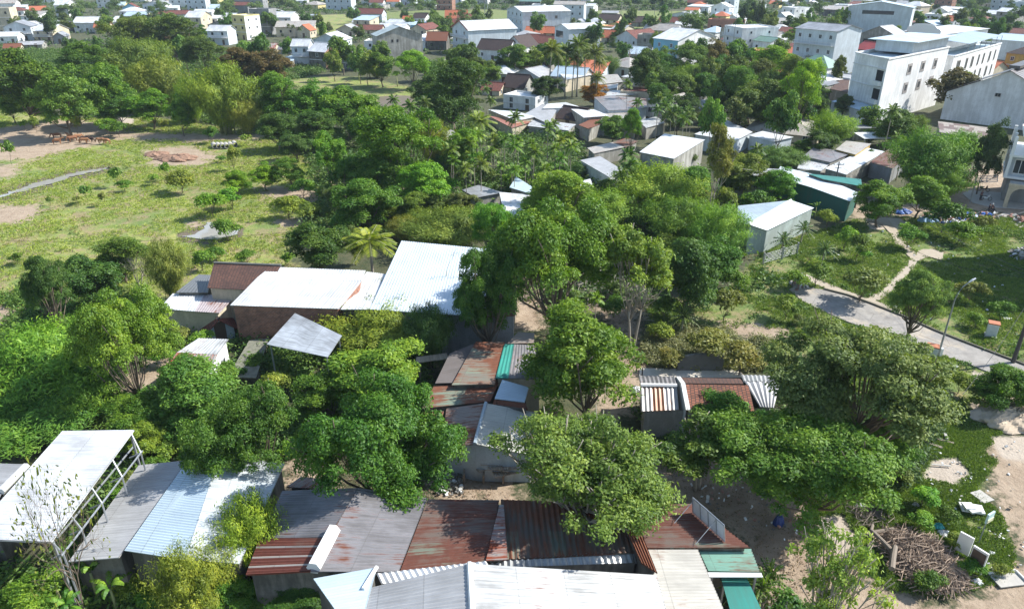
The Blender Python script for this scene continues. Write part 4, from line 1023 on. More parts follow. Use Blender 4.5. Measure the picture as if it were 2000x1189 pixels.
for lab, z, a, b_, c_, d, mt, wl in QQ:
    z *= .8
    if wl is WDK: wl = WG
    Q_(lab, z, [((a, b_, c_, d), mt, 'v' if abs(b_[0] - a[0]) > abs(d[0] - a[0]) else 'h')], None, wl, 'house' if wl else 'carport', 'house' if wl else 'carport', posts=(wl is None))
# larger houses of the middle distance
H_(1524, 275, 132, 14, 15, 8, 'hip', 2.2, WC, BG, 1, 'wide beige hip roofed house with palm in front')
H_(1010, 150, 34, 12, 7, 28, 'gx', 2.6, WG, TD, 1, 'dark tiled gable house left of the coconut palms')
H_(1056, 148, 28, 14, 7, 30, 'gx', 2.6, WG, TD, 1, 'dark tiled gable house hidden behind the coconut palms')
H_(1002, 184, 40, 14, 8, 26, 'gx', 3.0, WG, TD, 1, 'steep dark tile house with white gable edges')
H_(958, 186, 34, 10, 7, 20, 'gx', 1.6, WC, TRD, 1, 'low red brown tiled house left of the steep dark tile house')
H_(1014, 214, 62, 22, 7, 30, 'flat', .5, WW, WM, 2, 'white flat roofed two storey house with blue glass upstairs')
H_(1108, 244, 44, 12, 7, 34, 'gx', 2.2, WC, TD, 1, 'dark tile roof house between white and rusty roofs')
H_(983, 153, 28, 8, 6, 25, 'shed', 1.0, WB, BM, 1, 'small light blue house with blue roof behind trees')
# ------------------------------------------------------------------ village in the distance
# px, py (front base centre), front width px, wall height px, depth m, turn, roof, roof rise m, wall, roof, storeys, label
V = [
 (5, 68, 44, 46, 10, 20, 'flat', .5, WC, CONC, 3, 'tall stained cream block cut by the left edge', 0),
 (40, 80, 44, 26, 11, 18, 'gy', 2.2, WP, GM, 2, 'pale blue two storey gable house with grey roof by the stained cream block', 1),
 (88, 60, 70, 12, 8, 10, 'shed', 1.0, WW, WM, 1, 'long white roofed house behind the pale blue gable house', 0),
 (88, 82, 32, 20, 13, 34, 'gx', 2.4, WC, WM, 2, 'cream house with bright white gable roof and open verandas', 1),
 (136, 63, 22, 14, 8, 15, 'shed', .8, WDK, PR, 1, 'house with a dark purple roof', 0),
 (172, 64, 44, 18, 12, 25, 'gx', 2.5, WW, WM, 1, 'white house with hipped pale roof right of the purple roof', 0),
 (200, 66, 24, 12, 8, 20, 'gx', 2.5, WC, TO, 1, 'orange tiled house half hidden in trees', 0),
 (118, 86, 20, 14, 8, 15, 'gy', 1.6, WR, GM, 1, 'small grey gabled shrine like house before the cream house', 0),
 (17, 86, 34, 14, 8, 22, 'gx', 1.6, WW, WM, 1, 'small white house with verandah at the left edge trees', 0),
 (60, 96, 40, 8, 8, 15, 'gx', 1.0, WG, GP, 1, 'low grey roof house peeping over the tree belt', 0),
 (25, 102, 26, 8, 6, 15, 'gx', 1.4, WC, RM, 1, 'low brown roof house peeping over the tree belt', 0),
 (124, 34, 22, 22, 11, 30, 'gx', 3.0, WW, WM, 2, 'white steep gable house between dark trees', 0),
 (12, 22, 36, 14, 10, 20, 'gx', 2.0, WW, BG, 1, 'white house with beige roof in the top left corner', 1),
 (40, 24, 22, 9, 8, 12, 'shed', 1.0, WW, WM, 1, 'tiny white flat house beside the corner beige roof', 0),
 (256, 28, 26, 12, 8, 12, 'gy', 2.6, WB, TRD, 1, 'small teal gabled house with dark red roof', 0),
 (303, 25, 40, 15, 9, 30, 'gy', 2.0, WW, GP, 1, 'white and grey gable warehouse near the red roofs', 0),
 (330, 26, 34, 9, 8, 12, 'shed', 1.2, WW, WM, 1, 'long flat white roof house left of the red tile row', 0),
 (312, 96, 22, 14, 8, 28, 'gy', 2.4, WC, TRD, 1, 'small cream house in a gap of the tree belt', 1),
 (342, 40, 56, 11, 8, 14, 'gx', 2.0, WW, TRD, 1, 'long house with orange red tiled roof', 0),
 (381, 62, 28, 26, 12, 30, 'gx', 2.6, WC, WM, 2, 'cream two storey house with white gable roof', 0),
 (413, 58, 26, 20, 8, 24, 'shed', 1.0, WW, WM, 2, 'white house tucked against the cream two storey house', 0),
 (440, 50, 32, 14, 10, 28, 'gx', 2.2, WW, WM, 1, 'white roofed house above the brown grey gables', 0),
 (432, 66, 44, 16, 8, 18, 'gy', 2.2, WG, GC, 1, 'brown grey gable house beside the yellow tower', 0),
 (428, 88, 36, 26, 8, 30, 'gx', 2.0, WP, WM, 2, 'white villa with columned side porch', 1),
 (471, 78, 23, 42, 10, 46, 'flat', .6, WY, WW, 3, 'narrow yellow three storey tower house', 0),
 (512, 68, 36, 44, 8, 28, 'flat', .6, WR, WW, 3, 'tall bare grey concrete house next to the yellow tower', 0),
 (552, 62, 36, 26, 12, 26, 'gx', 2.4, WW, WM, 2, 'white house with wide roof behind the grey concrete house', 0),
 (471, 30, 28, 18, 8, 25, 'gx', 1.8, WR, TRD, 1, 'grey house with red brown roof below the grey block', 0),
 (488, 22, 52, 30, 10, 22, 'flat', .5, WR, WR, 3, 'large plain grey block at the top edge', 0),
 (578, 72, 72, 18, 9, 8, 'shed', 2.0, WC, BG, 1, 'long cottage with beige roof above the small orange gable', 0),
 (594, 74, 24, 14, 6, 30, 'gy', 2.4, WC, TO, 1, 'little cream porch house with orange roof', 0),
 (640, 96, 54, 16, 12, 24, 'gy', 2.6, WP, WM, 1, 'pale blue wide gable hall with white roof', 0),
 (590, 130, 31, 38, 6, 22, 'gx', 2.0, WP, WM, 2, 'narrow pale blue house on stilts with a large white panel', 2),
 (622, 134, 30, 32, 9, 42, 'gx', 2.4, WDK, WM, 2, 'white roofed house with brick gable beside the white panel house', 0),
 (560, 106, 30, 9, 7, 20, 'gx', 1.4, WG, GC, 1, 'low brown grey gabled house left of the blue stilt house', 0),
 (516, 104, 40, 9, 8, 16, 'gx', 1.6, WC, RS, 1, 'low house with rust red and white roof among bushes', 0),
 (692, 136, 52, 24, 6, 24, 'gx', 1.6, WR, BG, 2, 'grey timber clad house with pale roof over the green field', 0),
 (352, 16, 36, 14, 8, 18, 'flat', .5, WW, WW, 2, 'white boxy house near the top left', 0),
 (385, 20, 34, 18, 9, 24, 'flat', .5, WP, WW, 2, 'pale grey boxy house left of the plain grey block', 0),
 (662, 20, 48, 20, 9, 25, 'gx', 2.0, WP, WM, 2, 'pale blue two storey house by the upper field', 0),
 (722, 44, 48, 16, 8, 22, 'gx', 2.6, WP, TRD, 1, 'light blue house with dark red roof', 0),
 (676, 72, 36, 13, 8, 22, 'gy', 2.2, WC, GP, 1, 'beige gable house with barred window', 0),
 (720, 70, 50, 11, 8, 14, 'gx', 2.0, WC, TRD, 1, 'long beige house with dark red tiled roof', 0),
 (765, 66, 50, 11, 9, 20, 'gx', 1.8, WW, WM, 1, 'white roofed low house behind the big concrete gable', 0),
 (784, 118, 86, 46, 9, -14, 'gy', 3.0, WG, metal('pale_green_roof', (.42, .48, .47), dirt=.3), 3, 'big windowless concrete gable building', 3),
 (797, 50, 20, 9, 7, 10, 'gx', 2.2, WB, TO, 1, 'tiny house with orange red roof and blue wall', 0),
 (818, 50, 24, 14, 8, 30, 'gx', 2.2, WW, TD, 1, 'white cottage with brown roof right of the tiny orange roof', 0),
 (818, 62, 54, 12, 9, 8, 'shed', 1.0, WB, BM, 1, 'long light blue walled building with pale blue roof', 0),
 (850, 76, 60, 10, 8, 14, 'shed', 1.0, WW, WM, 1, 'low white roof behind the bare brown house', 0),
 (853, 98, 38, 18, 9, 10, 'gx', 3.0, WDK, RM, 1, 'brown roofed house shaded between concrete gable and green net', 0),
 (891, 44, 42, 8, 9, 4, 'gx', 4.2, WC, TO, 1, 'bright orange roofed house with small palms in front', 0),
 (902, 56, 48, 8, 8, 8, 'gx', 2.4, WP, TRD, 1, 'dark red roof house below the bright orange roof', 0),
 (908, 92, 22, 14, 6, 20, 'shed', .6, TEALW, TL, 1, 'narrow hut wrapped in dark green netting', 0),
 (900, 104, 30, 44, 22, 66, 'gy', 3.0, WP, WM, 3, 'large white three storey house with orange edged gable', 2),
 (962, 120, 60, 22, 9, 26, 'gx', 3.2, WW, TD, 1, 'white L shaped house with dark brown tiled roof', 0),
 (1004, 118, 36, 26, 10, 36, 'gy', 3.6, WW, TD, 1, 'white gable with steep dark roof beside the orange cluster', 0),
 (868, 20, 30, 18, 8, 20, 'flat', .5, WBK, WW, 2, 'brown brick house at the top edge', 0),
 (893, 14, 18, 14, 8, 24, 'flat', .5, WW, WW, 2, 'slim white house beside the brown brick house', 0),
 (768, 14, 24, 10, 8, 10, 'gx', 2.6, WW, TO, 1, 'little orange tiled house at the top edge', 0),
 (735, 16, 26, 10, 8, 16, 'gx', 2.0, WW, TRD, 1, 'small white house with maroon roof at the top edge', 0),
 (838, 12, 26, 12, 8, 20, 'flat', .5, WW, WW, 1, 'small white block at the top edge by trees', 0),
 (1005, 64, 30, 40, 26, 72, 'gy', 2.0, WP, WM, 3, 'long concrete block with pale blue top and brick vents', 4),
 (1110, 46, 58, 34, 9, 10, 'gx', 1.6, WP, BG, 3, 'pale blue three storey house by the rice field', 0),
 (1146, 40, 24, 26, 8, 20, 'gx', 1.2, WW, WM, 2, 'white two storey house right of the pale blue one', 0),
 (1096, 100, 27, 42, 15, 62, 'gy', 1.6, WP, WM, 2, 'pale box shaped hall with white roof above the coconut palms', 3),
 (1042, 74, 34, 9, 9, 14, 'gx', 2.6, WC, TO, 1, 'orange roofed house before the concrete block', 0),
 (1072, 74, 30, 9, 8, 18, 'gx', 2.6, WC, TO, 1, 'second orange roofed house nearer the pale hall', 0),
 (1040, 90, 34, 9, 8, 22, 'gx', 2.6, WG, TRD, 1, 'maroon tiled house in front of the orange roofs', 0),
 (1064, 94, 32, 9, 8, 22, 'gx', 2.6, WW, TRD, 1, 'second maroon tiled house beside the pale hall', 0),
 (1032, 14, 46, 10, 8, 12, 'gx', 1.2, WDK, GT, 1, 'dark house with pale green awnings at the top edge', 0),
 (1128, 54, 24, 8, 8, 20, 'gy', 2.0, WW, GM, 1, 'grey gabled cottage below the pale blue house', 0),
 (1158, 56, 30, 9, 8, 18, 'hip', 2.6, WC, WM, 1, 'pyramid white roof house behind the pale hall', 0),
 (1186, 48, 40, 9, 9, 20, 'gx', 2.6, WC, TD, 1, 'dark brown roof house by the rice field edge', 0),
 (1240, 52, 34, 8, 9, 16, 'gx', 2.8, WG, TD, 1, 'dark grey roof house hidden by the round dark tree', 0),
 (1190, 34, 30, 8, 8, 12, 'gx', 1.0, WG, GP, 1, 'low pale hut on the rice field edge', 0),
 (1187, 84, 26, 10, 8, 18, 'gx', 3.0, WC, TO, 1, 'orange tiled roof right of the pale hall', 0),
 (1222, 92, 44, 16, 15, 44, 'gy', 3.2, WP, TRD, 1, 'house with red tiled roof and white gable frame', 0),
 (1286, 72, 62, 12, 12, 22, 'gx', 2.6, WC, BG, 1, 'long beige roofed house behind the bright blue house', 0),
 (1258, 102, 30, 28, 8, 14, 'flat', .8, WG, CONC, 2, 'unfinished grey house with dark openings', 0),
 (1296, 128, 46, 48, 22, 40, 'gx', 3.0, WB, WM, 2, 'bright blue two storey house with white roof', 0),
 (1308, 56, 48, 12, 8, 20, 'gx', 2.4, WW, TRD, 1, 'maroon roofed house right of the long beige roof', 0),
 (1330, 46, 42, 16, 12, 30, 'gy', 1.4, WP, GP, 1, 'pale blue metal warehouse with grey roof', 0),
 (1362, 26, 40, 12, 8, 24, 'shed', .8, WW, WM, 1, 'white roofed shop row near the misty field', 0),
 (1360, 14, 36, 8, 7, 12, 'gx', 2.2, WDK, TRD, 1, 'brown roof house at the misty field', 0),
 (1404, 40, 34, 24, 9, 18, 'gy', 2.4, WW, WM, 2, 'whitish grey gabled house before the tall dark conifers', 0),
 (1422, 28, 18, 24, 8, 24, 'flat', .5, WP, WW, 3, 'slim white tower house with roof terrace', 0),
 (1413, 66, 64, 22, 8, 12, 'flat', .9, WBO, CONC, 1, 'unroofed hollow brick storey on a white house', 0),
 (1427, 100, 34, 42, 17, 58, 'flat', .6, WW, WW, 3, 'white three storey house with stepped side wall', 2),
 (1484, 106, 32, 24, 9, 40, 'gx', 1.4, WW, GT, 1, 'white terrace house with grey green roof', 2),
 (1536, 40, 24, 22, 10, 40, 'flat', .5, WW, WW, 2, 'white cube house beyond the dark conifers', 0),
 (1556, 38, 26, 20, 8, 34, 'flat', .5, WW, WW, 2, 'second white cube house with slit windows', 0),
 (1514, 66, 42, 8, 9, 14, 'hip', 2.2, WC, WM, 1, 'broad white hip roof left of the maroon roof', 0),
 (1540, 74, 40, 10, 10, 16, 'gx', 2.0, WC, TRD, 1, 'maroon roof behind the balustraded house', 0),
 (1580, 142, 74, 78, 14, 34, 'gx', 1.6, WP, GM, 3, 'big white house with balustraded balconies', 2),
 (1578, 158, 62, 26, 10, 26, 'hip', 3.2, WW, GT, 1, 'white cottage with pale green hipped roof', 0),
 (1626, 32, 52, 12, 9, 8, 'shed', 1.8, WDK, BG, 1, 'long dark shed with pale ribbed roof', 0),
 (1526, 12, 40, 8, 8, 14, 'gx', 1.4, WW, WM, 1, 'white roof among trees at the top right', 0),
 (1708, 70, 112, 52, 10, 8, 'gy', 2.4, WP, BM, 2, 'very large pale blue hall with a slot window', 3),
 (1774, 40, 34, 26, 10, 30, 'hip', 2.4, WC, WM, 2, 'cream house with white pyramid roof behind the large hall', 0),
 (1708, 104, 62, 34, 10, 26, 'gy', 3.2, WG, GP, 1, 'grey gabled building with open dark ground floor', 3),
 (1688, 116, 38, 18, 9, 40, 'gx', 2.4, WG, RD, 1, 'grey walled house with bright red roof', 0),
 (1790, 122, 64, 54, 22, 42, 'shed', 1.4, WW, WM, 3, 'white public building with ornate gable parapet', 0),
 (1700, 4, 66, 9, 9, 10, 'shed', 1.4, WC, BG, 1, 'long house with ribbed roof at the top right edge', 0),
 (1838, 22, 30, 20, 8, 20, 'flat', .5, WBK, WW, 2, 'red brown unfinished tower house in trees', 0),
 (1856, 26, 30, 8, 8, 16, 'shed', .8, WW, WM, 1, 'white roof by the brown unfinished tower', 0),
 (1958, 20, 46, 18, 10, 30, 'shed', 1.2, WP, WM, 2, 'white blue house in the top right corner', 0),
 (1990, 28, 34, 20, 9, 24, 'flat', .5, WP, WW, 2, 'pale blue boxy house at the right edge by the long wall', 0),
 (1984, 74, 66, 8, 10, 10, 'gx', 2.0, WG, TRD, 1, 'low house with faded red roof at the right edge', 0),
 (1970, 118, 72, 36, 18, 18, 'gx', 1.6, WP, BM, 2, 'pale warehouse with blue white roof at the right edge', 3),
 (1995, 150, 70, 40, 12, 14, 'hip', 3.0, WO, TD, 2, 'ochre yellow house with dark tiled roof', 0),
 (1895, 150, 60, 14, 12, 26, 'gx', 2.6, WC, TO, 1, 'faded orange tiled house behind the bare brown tree', 0),
 (590, 10, 20, 8, 7, 14, 'gx', 1.6, WW, WM, 1, 'tiny white house at the top edge left of the upper field', 0),
 (940, 8, 24, 10, 8, 18, 'flat', .5, WW, WW, 2, 'white block left of the transmission tower', 0),
 (985, 8, 30, 10, 8, 14, 'gx', 1.6, WC, TRD, 1, 'cream house with red brown roof behind the transmission tower', 0),
 (1090, 6, 26, 10, 8, 18, 'gx', 1.6, WW, BM, 1, 'tiny blue roofed house at the top edge centre', 0),
 (1590, 4, 30, 8, 8, 14, 'gx', 1.6, WW, GP, 1, 'grey roofed cottage at the top edge by trees', 0),
 (1885, 6, 28, 8, 8, 14, 'gx', 1.6, WW, WM, 1, 'white roofed cottage at the top edge right', 0),
 (430, 2, 24, 8, 8, 14, 'gx', 1.6, WW, WM, 1, 'white roofed cottage at the top edge left', 0),
 (205, 6, 30, 9, 8, 14, 'gx', 1.6, WC, TRD, 1, 'cream cottage with brown roof at the top left edge', 0),
 (90, 6, 30, 9, 8, 14, 'gx', 1.6, WW, WM, 1, 'white cottage at the top left edge', 0),
]
for (px, py, wp, hp, dm, tn, rf, rh, wl, rfm, stn, lab, fl) in V:
    kw = {}
    if 'brick gable' in lab: kw['sidewall'] = WBK
    if 'yellow three' in lab: kw['sidewall'] = WW
    if 'bright blue' in lab: kw['sidewall'] = WW
    if fl == 2: kw['nwin'] = max(2, int(wp * mpp(px, py) / 2.7))
    o = H_(px, py, wp, hp, dm, tn, rf, rh, wl, rfm, stn, lab, 'building' if any(k in lab for k in ('block', 'building', 'hall', 'warehouse', 'tower')) else 'house', 'building' if any(k in lab for k in ('building', 'hall', 'warehouse')) else 'house', win=(fl != 3), balcony=(fl in (1, 2)), **kw)
    W_, D_, Hh_ = o['_info']
    if 'white panel' in lab and 'stilts' in lab:
        mb = MB(); mb.box((0, -.5, Hh_ * .28), (W_ * .98, .12, Hh_ * .33)); mb.build('panel', WP, o)
    if 'slot window' in lab:
        add_window(o, (W_ * -.02, -.03, Hh_ * .80), 0, W_ * .5, 1.7, 'g', False)
    if 'orange edged' in lab:
        mb = MB()
        for s in (-1, 1): mb.tube([(s * (W_ / 2 + .4), -.5, Hh_ + .1), (0, -.5, Hh_ + 3.2)], .28, 4)
        mb.build('gable_trim', MATS['orange_tile'], o)
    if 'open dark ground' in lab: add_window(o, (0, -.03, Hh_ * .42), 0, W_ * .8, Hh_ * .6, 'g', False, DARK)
    if 'box shaped hall' in lab:
        add_window(o, (-W_ * .15, -.03, Hh_ * .72), 0, W_ * .5, 2.6, 'g', False)
    if 'windowless' in lab:
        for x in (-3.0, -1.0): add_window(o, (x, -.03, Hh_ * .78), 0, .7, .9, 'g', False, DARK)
    if 'brick vents' in lab:
        for x in (.25, .45, .7):
            for z in (.3, .75): v_ = add_window(o, (W_ / 2 + .03, D_ * x, Hh_ * z), pi / 2, 1.3, 1.3, 'g', True, WDK)
        mb = MB(); mb.box((W_ / 2 + .04, D_ / 2, Hh_ - 1.0), (.1, D_, 2.2)); mb.build('cladding_band', WP, o)
    if 'ornate' in lab:
        mb = MB(); n = 14
        pts = [(-W_ * .45, 0)] + [(W_ * .45 * -cos(pi * i / n), 1.2 + 1.9 * sin(pi * i / n) * (1 - .5 * (abs(i - n / 2) > 3))) for i in range(n + 1)] + [(W_ * .45, 0)]
        mb.poly([(x, -.25, Hh_ + z) for x, z in pts]); mb.poly([(x, 0.05, Hh_ + z) for x, z in pts][::-1])
        for i in range(len(pts)):
            a, c_ = pts[i], pts[(i + 1) % len(pts)]; mb.poly([(a[0], .05, Hh_ + a[1]), (c_[0], .05, Hh_ + c_[1]), (c_[0], -.25, Hh_ + c_[1]), (a[0], -.25, Hh_ + a[1])])
        mb.build('ornate_parapet', WPAINT, o)
# water tanks on roofs
def tank(o, x, y, lab):
    W_, D_, Hh_ = o['_info']; q = o.matrix_basis @ Vector((x, y, 0)); t = empty('water_tank', (q.x, q.y, Hh_ + 1.5), o.rotation_euler.z, lab, 'water tank')
    m = MB(); m.tube([(-.9, 0, .9), (.9, 0, .9)], .55, 10); m.build('barrel', STEEL, t)
    m = MB()
    for a in (-.6, .6):
        for b_ in (-.4, .4): m.box((a, b_, -.1), (.07, .07, 1.1))
    m.build('stand', STEEL, t)

# --- the big white building and its annexes at right
def corner_building(C0, C1, C2, ztop, zt_list, name, label, wl, panels=None, roofm=BM):
    """box building: C0 near-left base corner .. C0-C1 left face, C1-C2 right face, pixel bases"""
    a, b_, c_ = G(*C0), G(*C1), G(*C2); d = a + (c_ - b_)
    root = empty(name, b_, 0, label, 'building'); P = [p - b_ for p in (a, b_, c_, d)]
    mb = MB()
    for i in range(4):
        p, q = P[i], P[(i + 1) % 4]; L = (q - p).length
        mb.poly([(p.x, p.y, -.2), (q.x, q.y, -.2), (q.x, q.y, ztop), (p.x, p.y, ztop)], [(0, 0), (L, 0), (L, ztop), (0, ztop)])
    mb.build('wall', wl, root)
    r = MB(); z = ztop - .5; r.poly([(p.x * .99, p.y * .99, z) for p in P]); r.build('roof', roofm, root)
    g = MB()
    for i in range(4):
        p, q = P[i], P[(i + 1) % 4]; dd = q - p; m_ = (p + q) / 2; g.box((m_.x, m_.y, ztop + .15 + .003 * i), (dd.length + .1, .35, .3), atan2(dd.y, dd.x))
    g.build('parapet_coping', wl, root)
    return root, P
zt = 14.6
ro, P = corner_building((1648, 222), (1708, 242), (1826, 205), zt, None, 'building', 'big white four storey building with six square windows and a shaded grey side', WW)
e = P[2] - P[1]; L = e.length; rz = atan2(e.y, e.x); eh = e / L; nr_ = Vector((eh.y, -eh.x, 0))
for i, t in enumerate((.37, .585, .80)):
    for z in (6.9, 11.3):
        p = P[1] + e * t + nr_ * .03; add_window(ro, (p.x, p.y, z), rz, 1.3, 1.5, 'g', True)
        mb = MB(); p2 = p + nr_ * .0; 
        fr = MB()
        for dx in (-1.0, 1.0): q = p + eh * dx; fr.box((q.x, q.y, z), (.5, .12, 2.6), rz)
        for dz in (-1.05, 1.05): fr.box((p.x, p.y, z + dz), (1.5, .12, .5), rz)
        fr.build('window_surround', FRAMEG, ro)
f_ = P[0] - P[1]; fh = f_ / f_.length; nf_ = Vector((-fh.y, fh.x, 0)); nf_ = nf_ if nf_.y < 0 else -nf_
for z0, z1 in ((4.4, 7.8), (8.6, 12.0)):
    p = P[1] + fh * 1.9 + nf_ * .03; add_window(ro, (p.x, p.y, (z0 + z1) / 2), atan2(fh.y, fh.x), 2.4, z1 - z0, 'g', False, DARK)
    q = MB(); q.box((p.x + nf_.x * .35, p.y + nf_.y * .35, z0 + .5), (2.5, .8, 1.0), atan2(fh.y, fh.x)); q.build('balcony', WPAINT, ro)
mb = MB()
for z in (4.2, 8.2, 12.4): mb.box(((P[0] + P[1]) / 2 + nf_ * .1 + Vector((0, 0, z)))[:], (f_.length, .25, .2), atan2(fh.y, fh.x))
mb.build('string_course', FRAME, ro)
# low front annex, roof room
mb = MB(); c0 = (P[0] + P[1]) / 2 + nf_ * 2.2 - eh * 0
A_, B_, C_, D_ = [tuple(v) for v in (P[1] + nf_ * 4.2 + Vector((0, 0, 3.2)), P[0] + nf_ * 4.2 + Vector((0, 0, 3.2)), P[0] + Vector((0, 0, 3.9)), P[1] + Vector((0, 0, 3.9)))]
sheet(mb, A_, B_, C_, D_, .4, .03); mb.build('annex_roof', BM, ro)
mb = MB()
for a_, b2 in ((P[1] + nf_ * 4, P[0] + nf_ * 4), (P[0] + nf_ * 4, P[0]), (P[1], P[1] + nf_ * 4)): mb.poly([(a_.x, a_.y, -.2), (b2.x, b2.y, -.2), (b2.x, b2.y, 3.1), (a_.x, a_.y, 3.1)]); 
mb.build('annex_wall', WW, ro)
mb = MB(); q = P[1] + e * .62 + fh * f_.length * .5
mb.box((q.x, q.y, zt + 1.4), (L * .6, f_.length * .72, 2.6), rz); mb.build('roof_room', WP, ro)
mb = MB(); mb.box((q.x, q.y, zt + 2.85), (L * .7, f_.length * .95, .16), rz); mb.build('roof_room_roof', BM, ro)
r2, P = corner_building((1800, 190), (1842, 196), (1935, 160), 11.5, None, 'building', 'long white wing with tall narrow windows behind the big white building', WW)
e = P[2] - P[1]; L = e.length; rz = atan2(e.y, e.x); eh = e / L; nr_ = Vector((eh.y, -eh.x, 0))
for t, w_ in ((.12, 2.6), (.28, 1.6), (.40, 1.6), (.53, 1.1), (.64, 1.1), (.78, 1.4), (.9, .9)):
    for z in (4.3, 8.6):
        p = P[1] + e * t + nr_ * .03; add_window(r2, (p.x, p.y, z), rz, w_, 2.7, 'g', True)
mb = MB(); q = P[1] + e * .55; A = q - e * .3 + Vector((0, 0, 14.0)); B = q + e * .42 + Vector((0, 0, 14.0)); bk = -nr_ * 9
sheet(mb, A, B, B + bk + Vector((0, 0, .8)), A + bk + Vector((0, 0, .8)), .4, .03); mb.build('terrace_roof', BM, r2)
mb = MB()
for i in range(7):
    p = lerp(A, B, i / 6); mb.box((p.x, p.y, 12.7), (.12, .12, 2.5))
mb.build('terrace_post_frame', STEEL, r2)
# grey gable hall at right
root = empty('warehouse', G(1960, 238), 0, 'large pale grey gable hall with dark brown roof and one tiny vent window', 'warehouse')
b0 = G(1960, 238)
A = G(1836, 232) - b0; B = G(2060, 262) - b0; f_ = B - A; fh = f_.normalized(); bk = Vector((-fh.y, fh.x, 0)) * 26
ez = 6.5; rz_ = 12.4; mid = lerp(A, B, .5)
mb = MB(); mb.poly([(A.x, A.y, -.2), (B.x, B.y, -.2), (B.x, B.y, ez), (mid.x, mid.y, rz_), (A.x, A.y, ez)])
for p, q in ((B, B + bk), (A + bk, A)): mb.poly([(p.x, p.y, -.2), (q.x, q.y, -.2), (q.x, q.y, ez), (p.x, p.y, ez)])
mb.build('wall', wall('pale_grey_wall', (.70, .71, .72), .3), root)
mb = MB(); Z = Vector((0, 0, 1)); o = -bk.normalized() * .6
sheet(mb, A + o + Z * ez - fh * .6, mid + o + Z * (rz_ + .25), mid + bk + Z * (rz_ + .25), A + bk + Z * ez - fh * .6, .5, .03)
sheet(mb, mid + o + Z * (rz_ + .25), B + o + Z * ez + fh * .6, B + bk + Z * ez + fh * .6, mid + bk + Z * (rz_ + .25), .5, .03)
mb.build('roof', metal('dark_grey_sheet', (.10, .09, .095), dirt=.3), root)
mb = MB(); m2 = mid + bk * .5 + Z * (rz_ + .7); mb.box(m2[:], (bk.length * .8, 2.2, .6), atan2(bk.y, bk.x)); mb.build('ridge_vent', MATS['dark_grey_sheet'], root)
add_window(root, (lerp(A, B, .45).x, lerp(A, B, .45).y - .05, 7.0), atan2(fh.y, fh.x), 1.1, .7, 'g')

# villa under construction at right edge
b0 = G(1968, 404); a_ = radians(40); root = empty('villa', b0, -a_ + radians(8), 'unfinished white villa with arched porch and open upper balconies at the right edge', 'building')
def vb(name, bxs, mt):
    m = MB()
    for c, d in bxs: m.box(c, d)
    m.build(name, mt, root)
vb('ground_floor', [((3.5, 8, 2.0), (9, 9, 4.2))], WR)
vb('upper_floor', [((3.6, 8, 5.8), (9.6, 9.6, 3.4)), ((4.2, 8.5, 11.6), (7.2, 7.6, 3.2))], WP)
vb('floor_slab', [((3.6, 7.6, 4.15), (10.6, 10.8, .35)), ((3.6, 7.6, 7.6), (10.6, 10.8, .35)), ((4.0, 8.3, 10.6), (9.2, 9.4, .3)), ((4.0, 8.3, 13.4), (9.0, 9.2, .35))], WPAINT)
for x, y in [(x, 2.5) for x in (-1.4, 1.6, 5.0, 8.6)] + [(-1.4, y) for y in (6, 10, 12.6)]:
    for z, h in ((5.9, 3.2), (9.1, 2.8)): vb('column', [((x, y, z), (.45, .45, h))], WPAINT)
for x, z in ((.2, 5.8), (3.4, 5.8), (6.8, 5.8), (2.4, 9.2), (6.0, 9.2)): add_window(root, (x, 3.16, z), 0, 1.6, 2.1, 'w')
for y, z in ((6, 5.8), (9.5, 5.8)): add_window(root, (-1.24, y, z), -pi / 2, 1.6, 2.1, 'w')
m = MB(); n = 12; w2, zh, zt2 = 1.35, 1.9, 3.6   # arch
pts = [(-1.9, -.1), (-w2, -.1)] + [(-w2 * cos(pi * i / n), zh + w2 * sin(pi * i / n)) for i in range(n + 1)] + [(w2, -.1), (1.9, -.1), (1.9, zt2), (-1.9, zt2)]
for i in range(n):
    p, q = pts[2 + i], pts[3 + i]
    for yy in (0, .35):
        poly = [(p[0], yy, p[1]), (q[0], yy, q[1]), (q[0], yy, zt2), (p[0], yy, zt2)]; m.poly(poly if yy == 0 else poly[::-1])
    m.poly([(p[0], 0, p[1]), (p[0], .35, p[1]), (q[0], .35, q[1]), (q[0], 0, q[1])])
for sx in (-1, 1): m.box((sx * (w2 + .28), .176, zh / 2 + .9), (.55, .35, zt2 + .1))
m.box((0, .176, zt2 + .12), (3.9, .5, .3)); o_ = m.build('arched_porch', WC, root); o_.location = (1.2, -.6, 0)
m = MB(); m.box((0, 1.9, 3.6), (3.6, 3.6, .2)); o_ = m.build('porch_roof', CONC, root); o_.location = (1.2, -.6, 0)
m = MB()
for i in range(5): m.tube([(-2.4 - i * .0, -1 + i * 1.1, 4.0), (-5.2, -1 + i * 1.1, 3.4)], .05, 4)
for x in (-2.4, -3.8, -5.2): m.tube([(x, -1, 4.0 - (abs(x) - 2.4) * .21), (x, 3.4, 4.0 - (abs(x) - 2.4) * .21)], .05, 4)
for x, y in ((-5.2, -1), (-5.2, 3.4)): m.tube([(x, y, 0), (x, y, 3.4)], .07, 5)
m.build('pergola_frame', STEEL, root)
corner_building(proj((71.5, 91, 0)), proj((71.5, 76, 0)), proj((83, 76, 0)), 17, None, 'building', 'tall neighbouring house just beyond the right edge, throwing the broad shadow', WW)
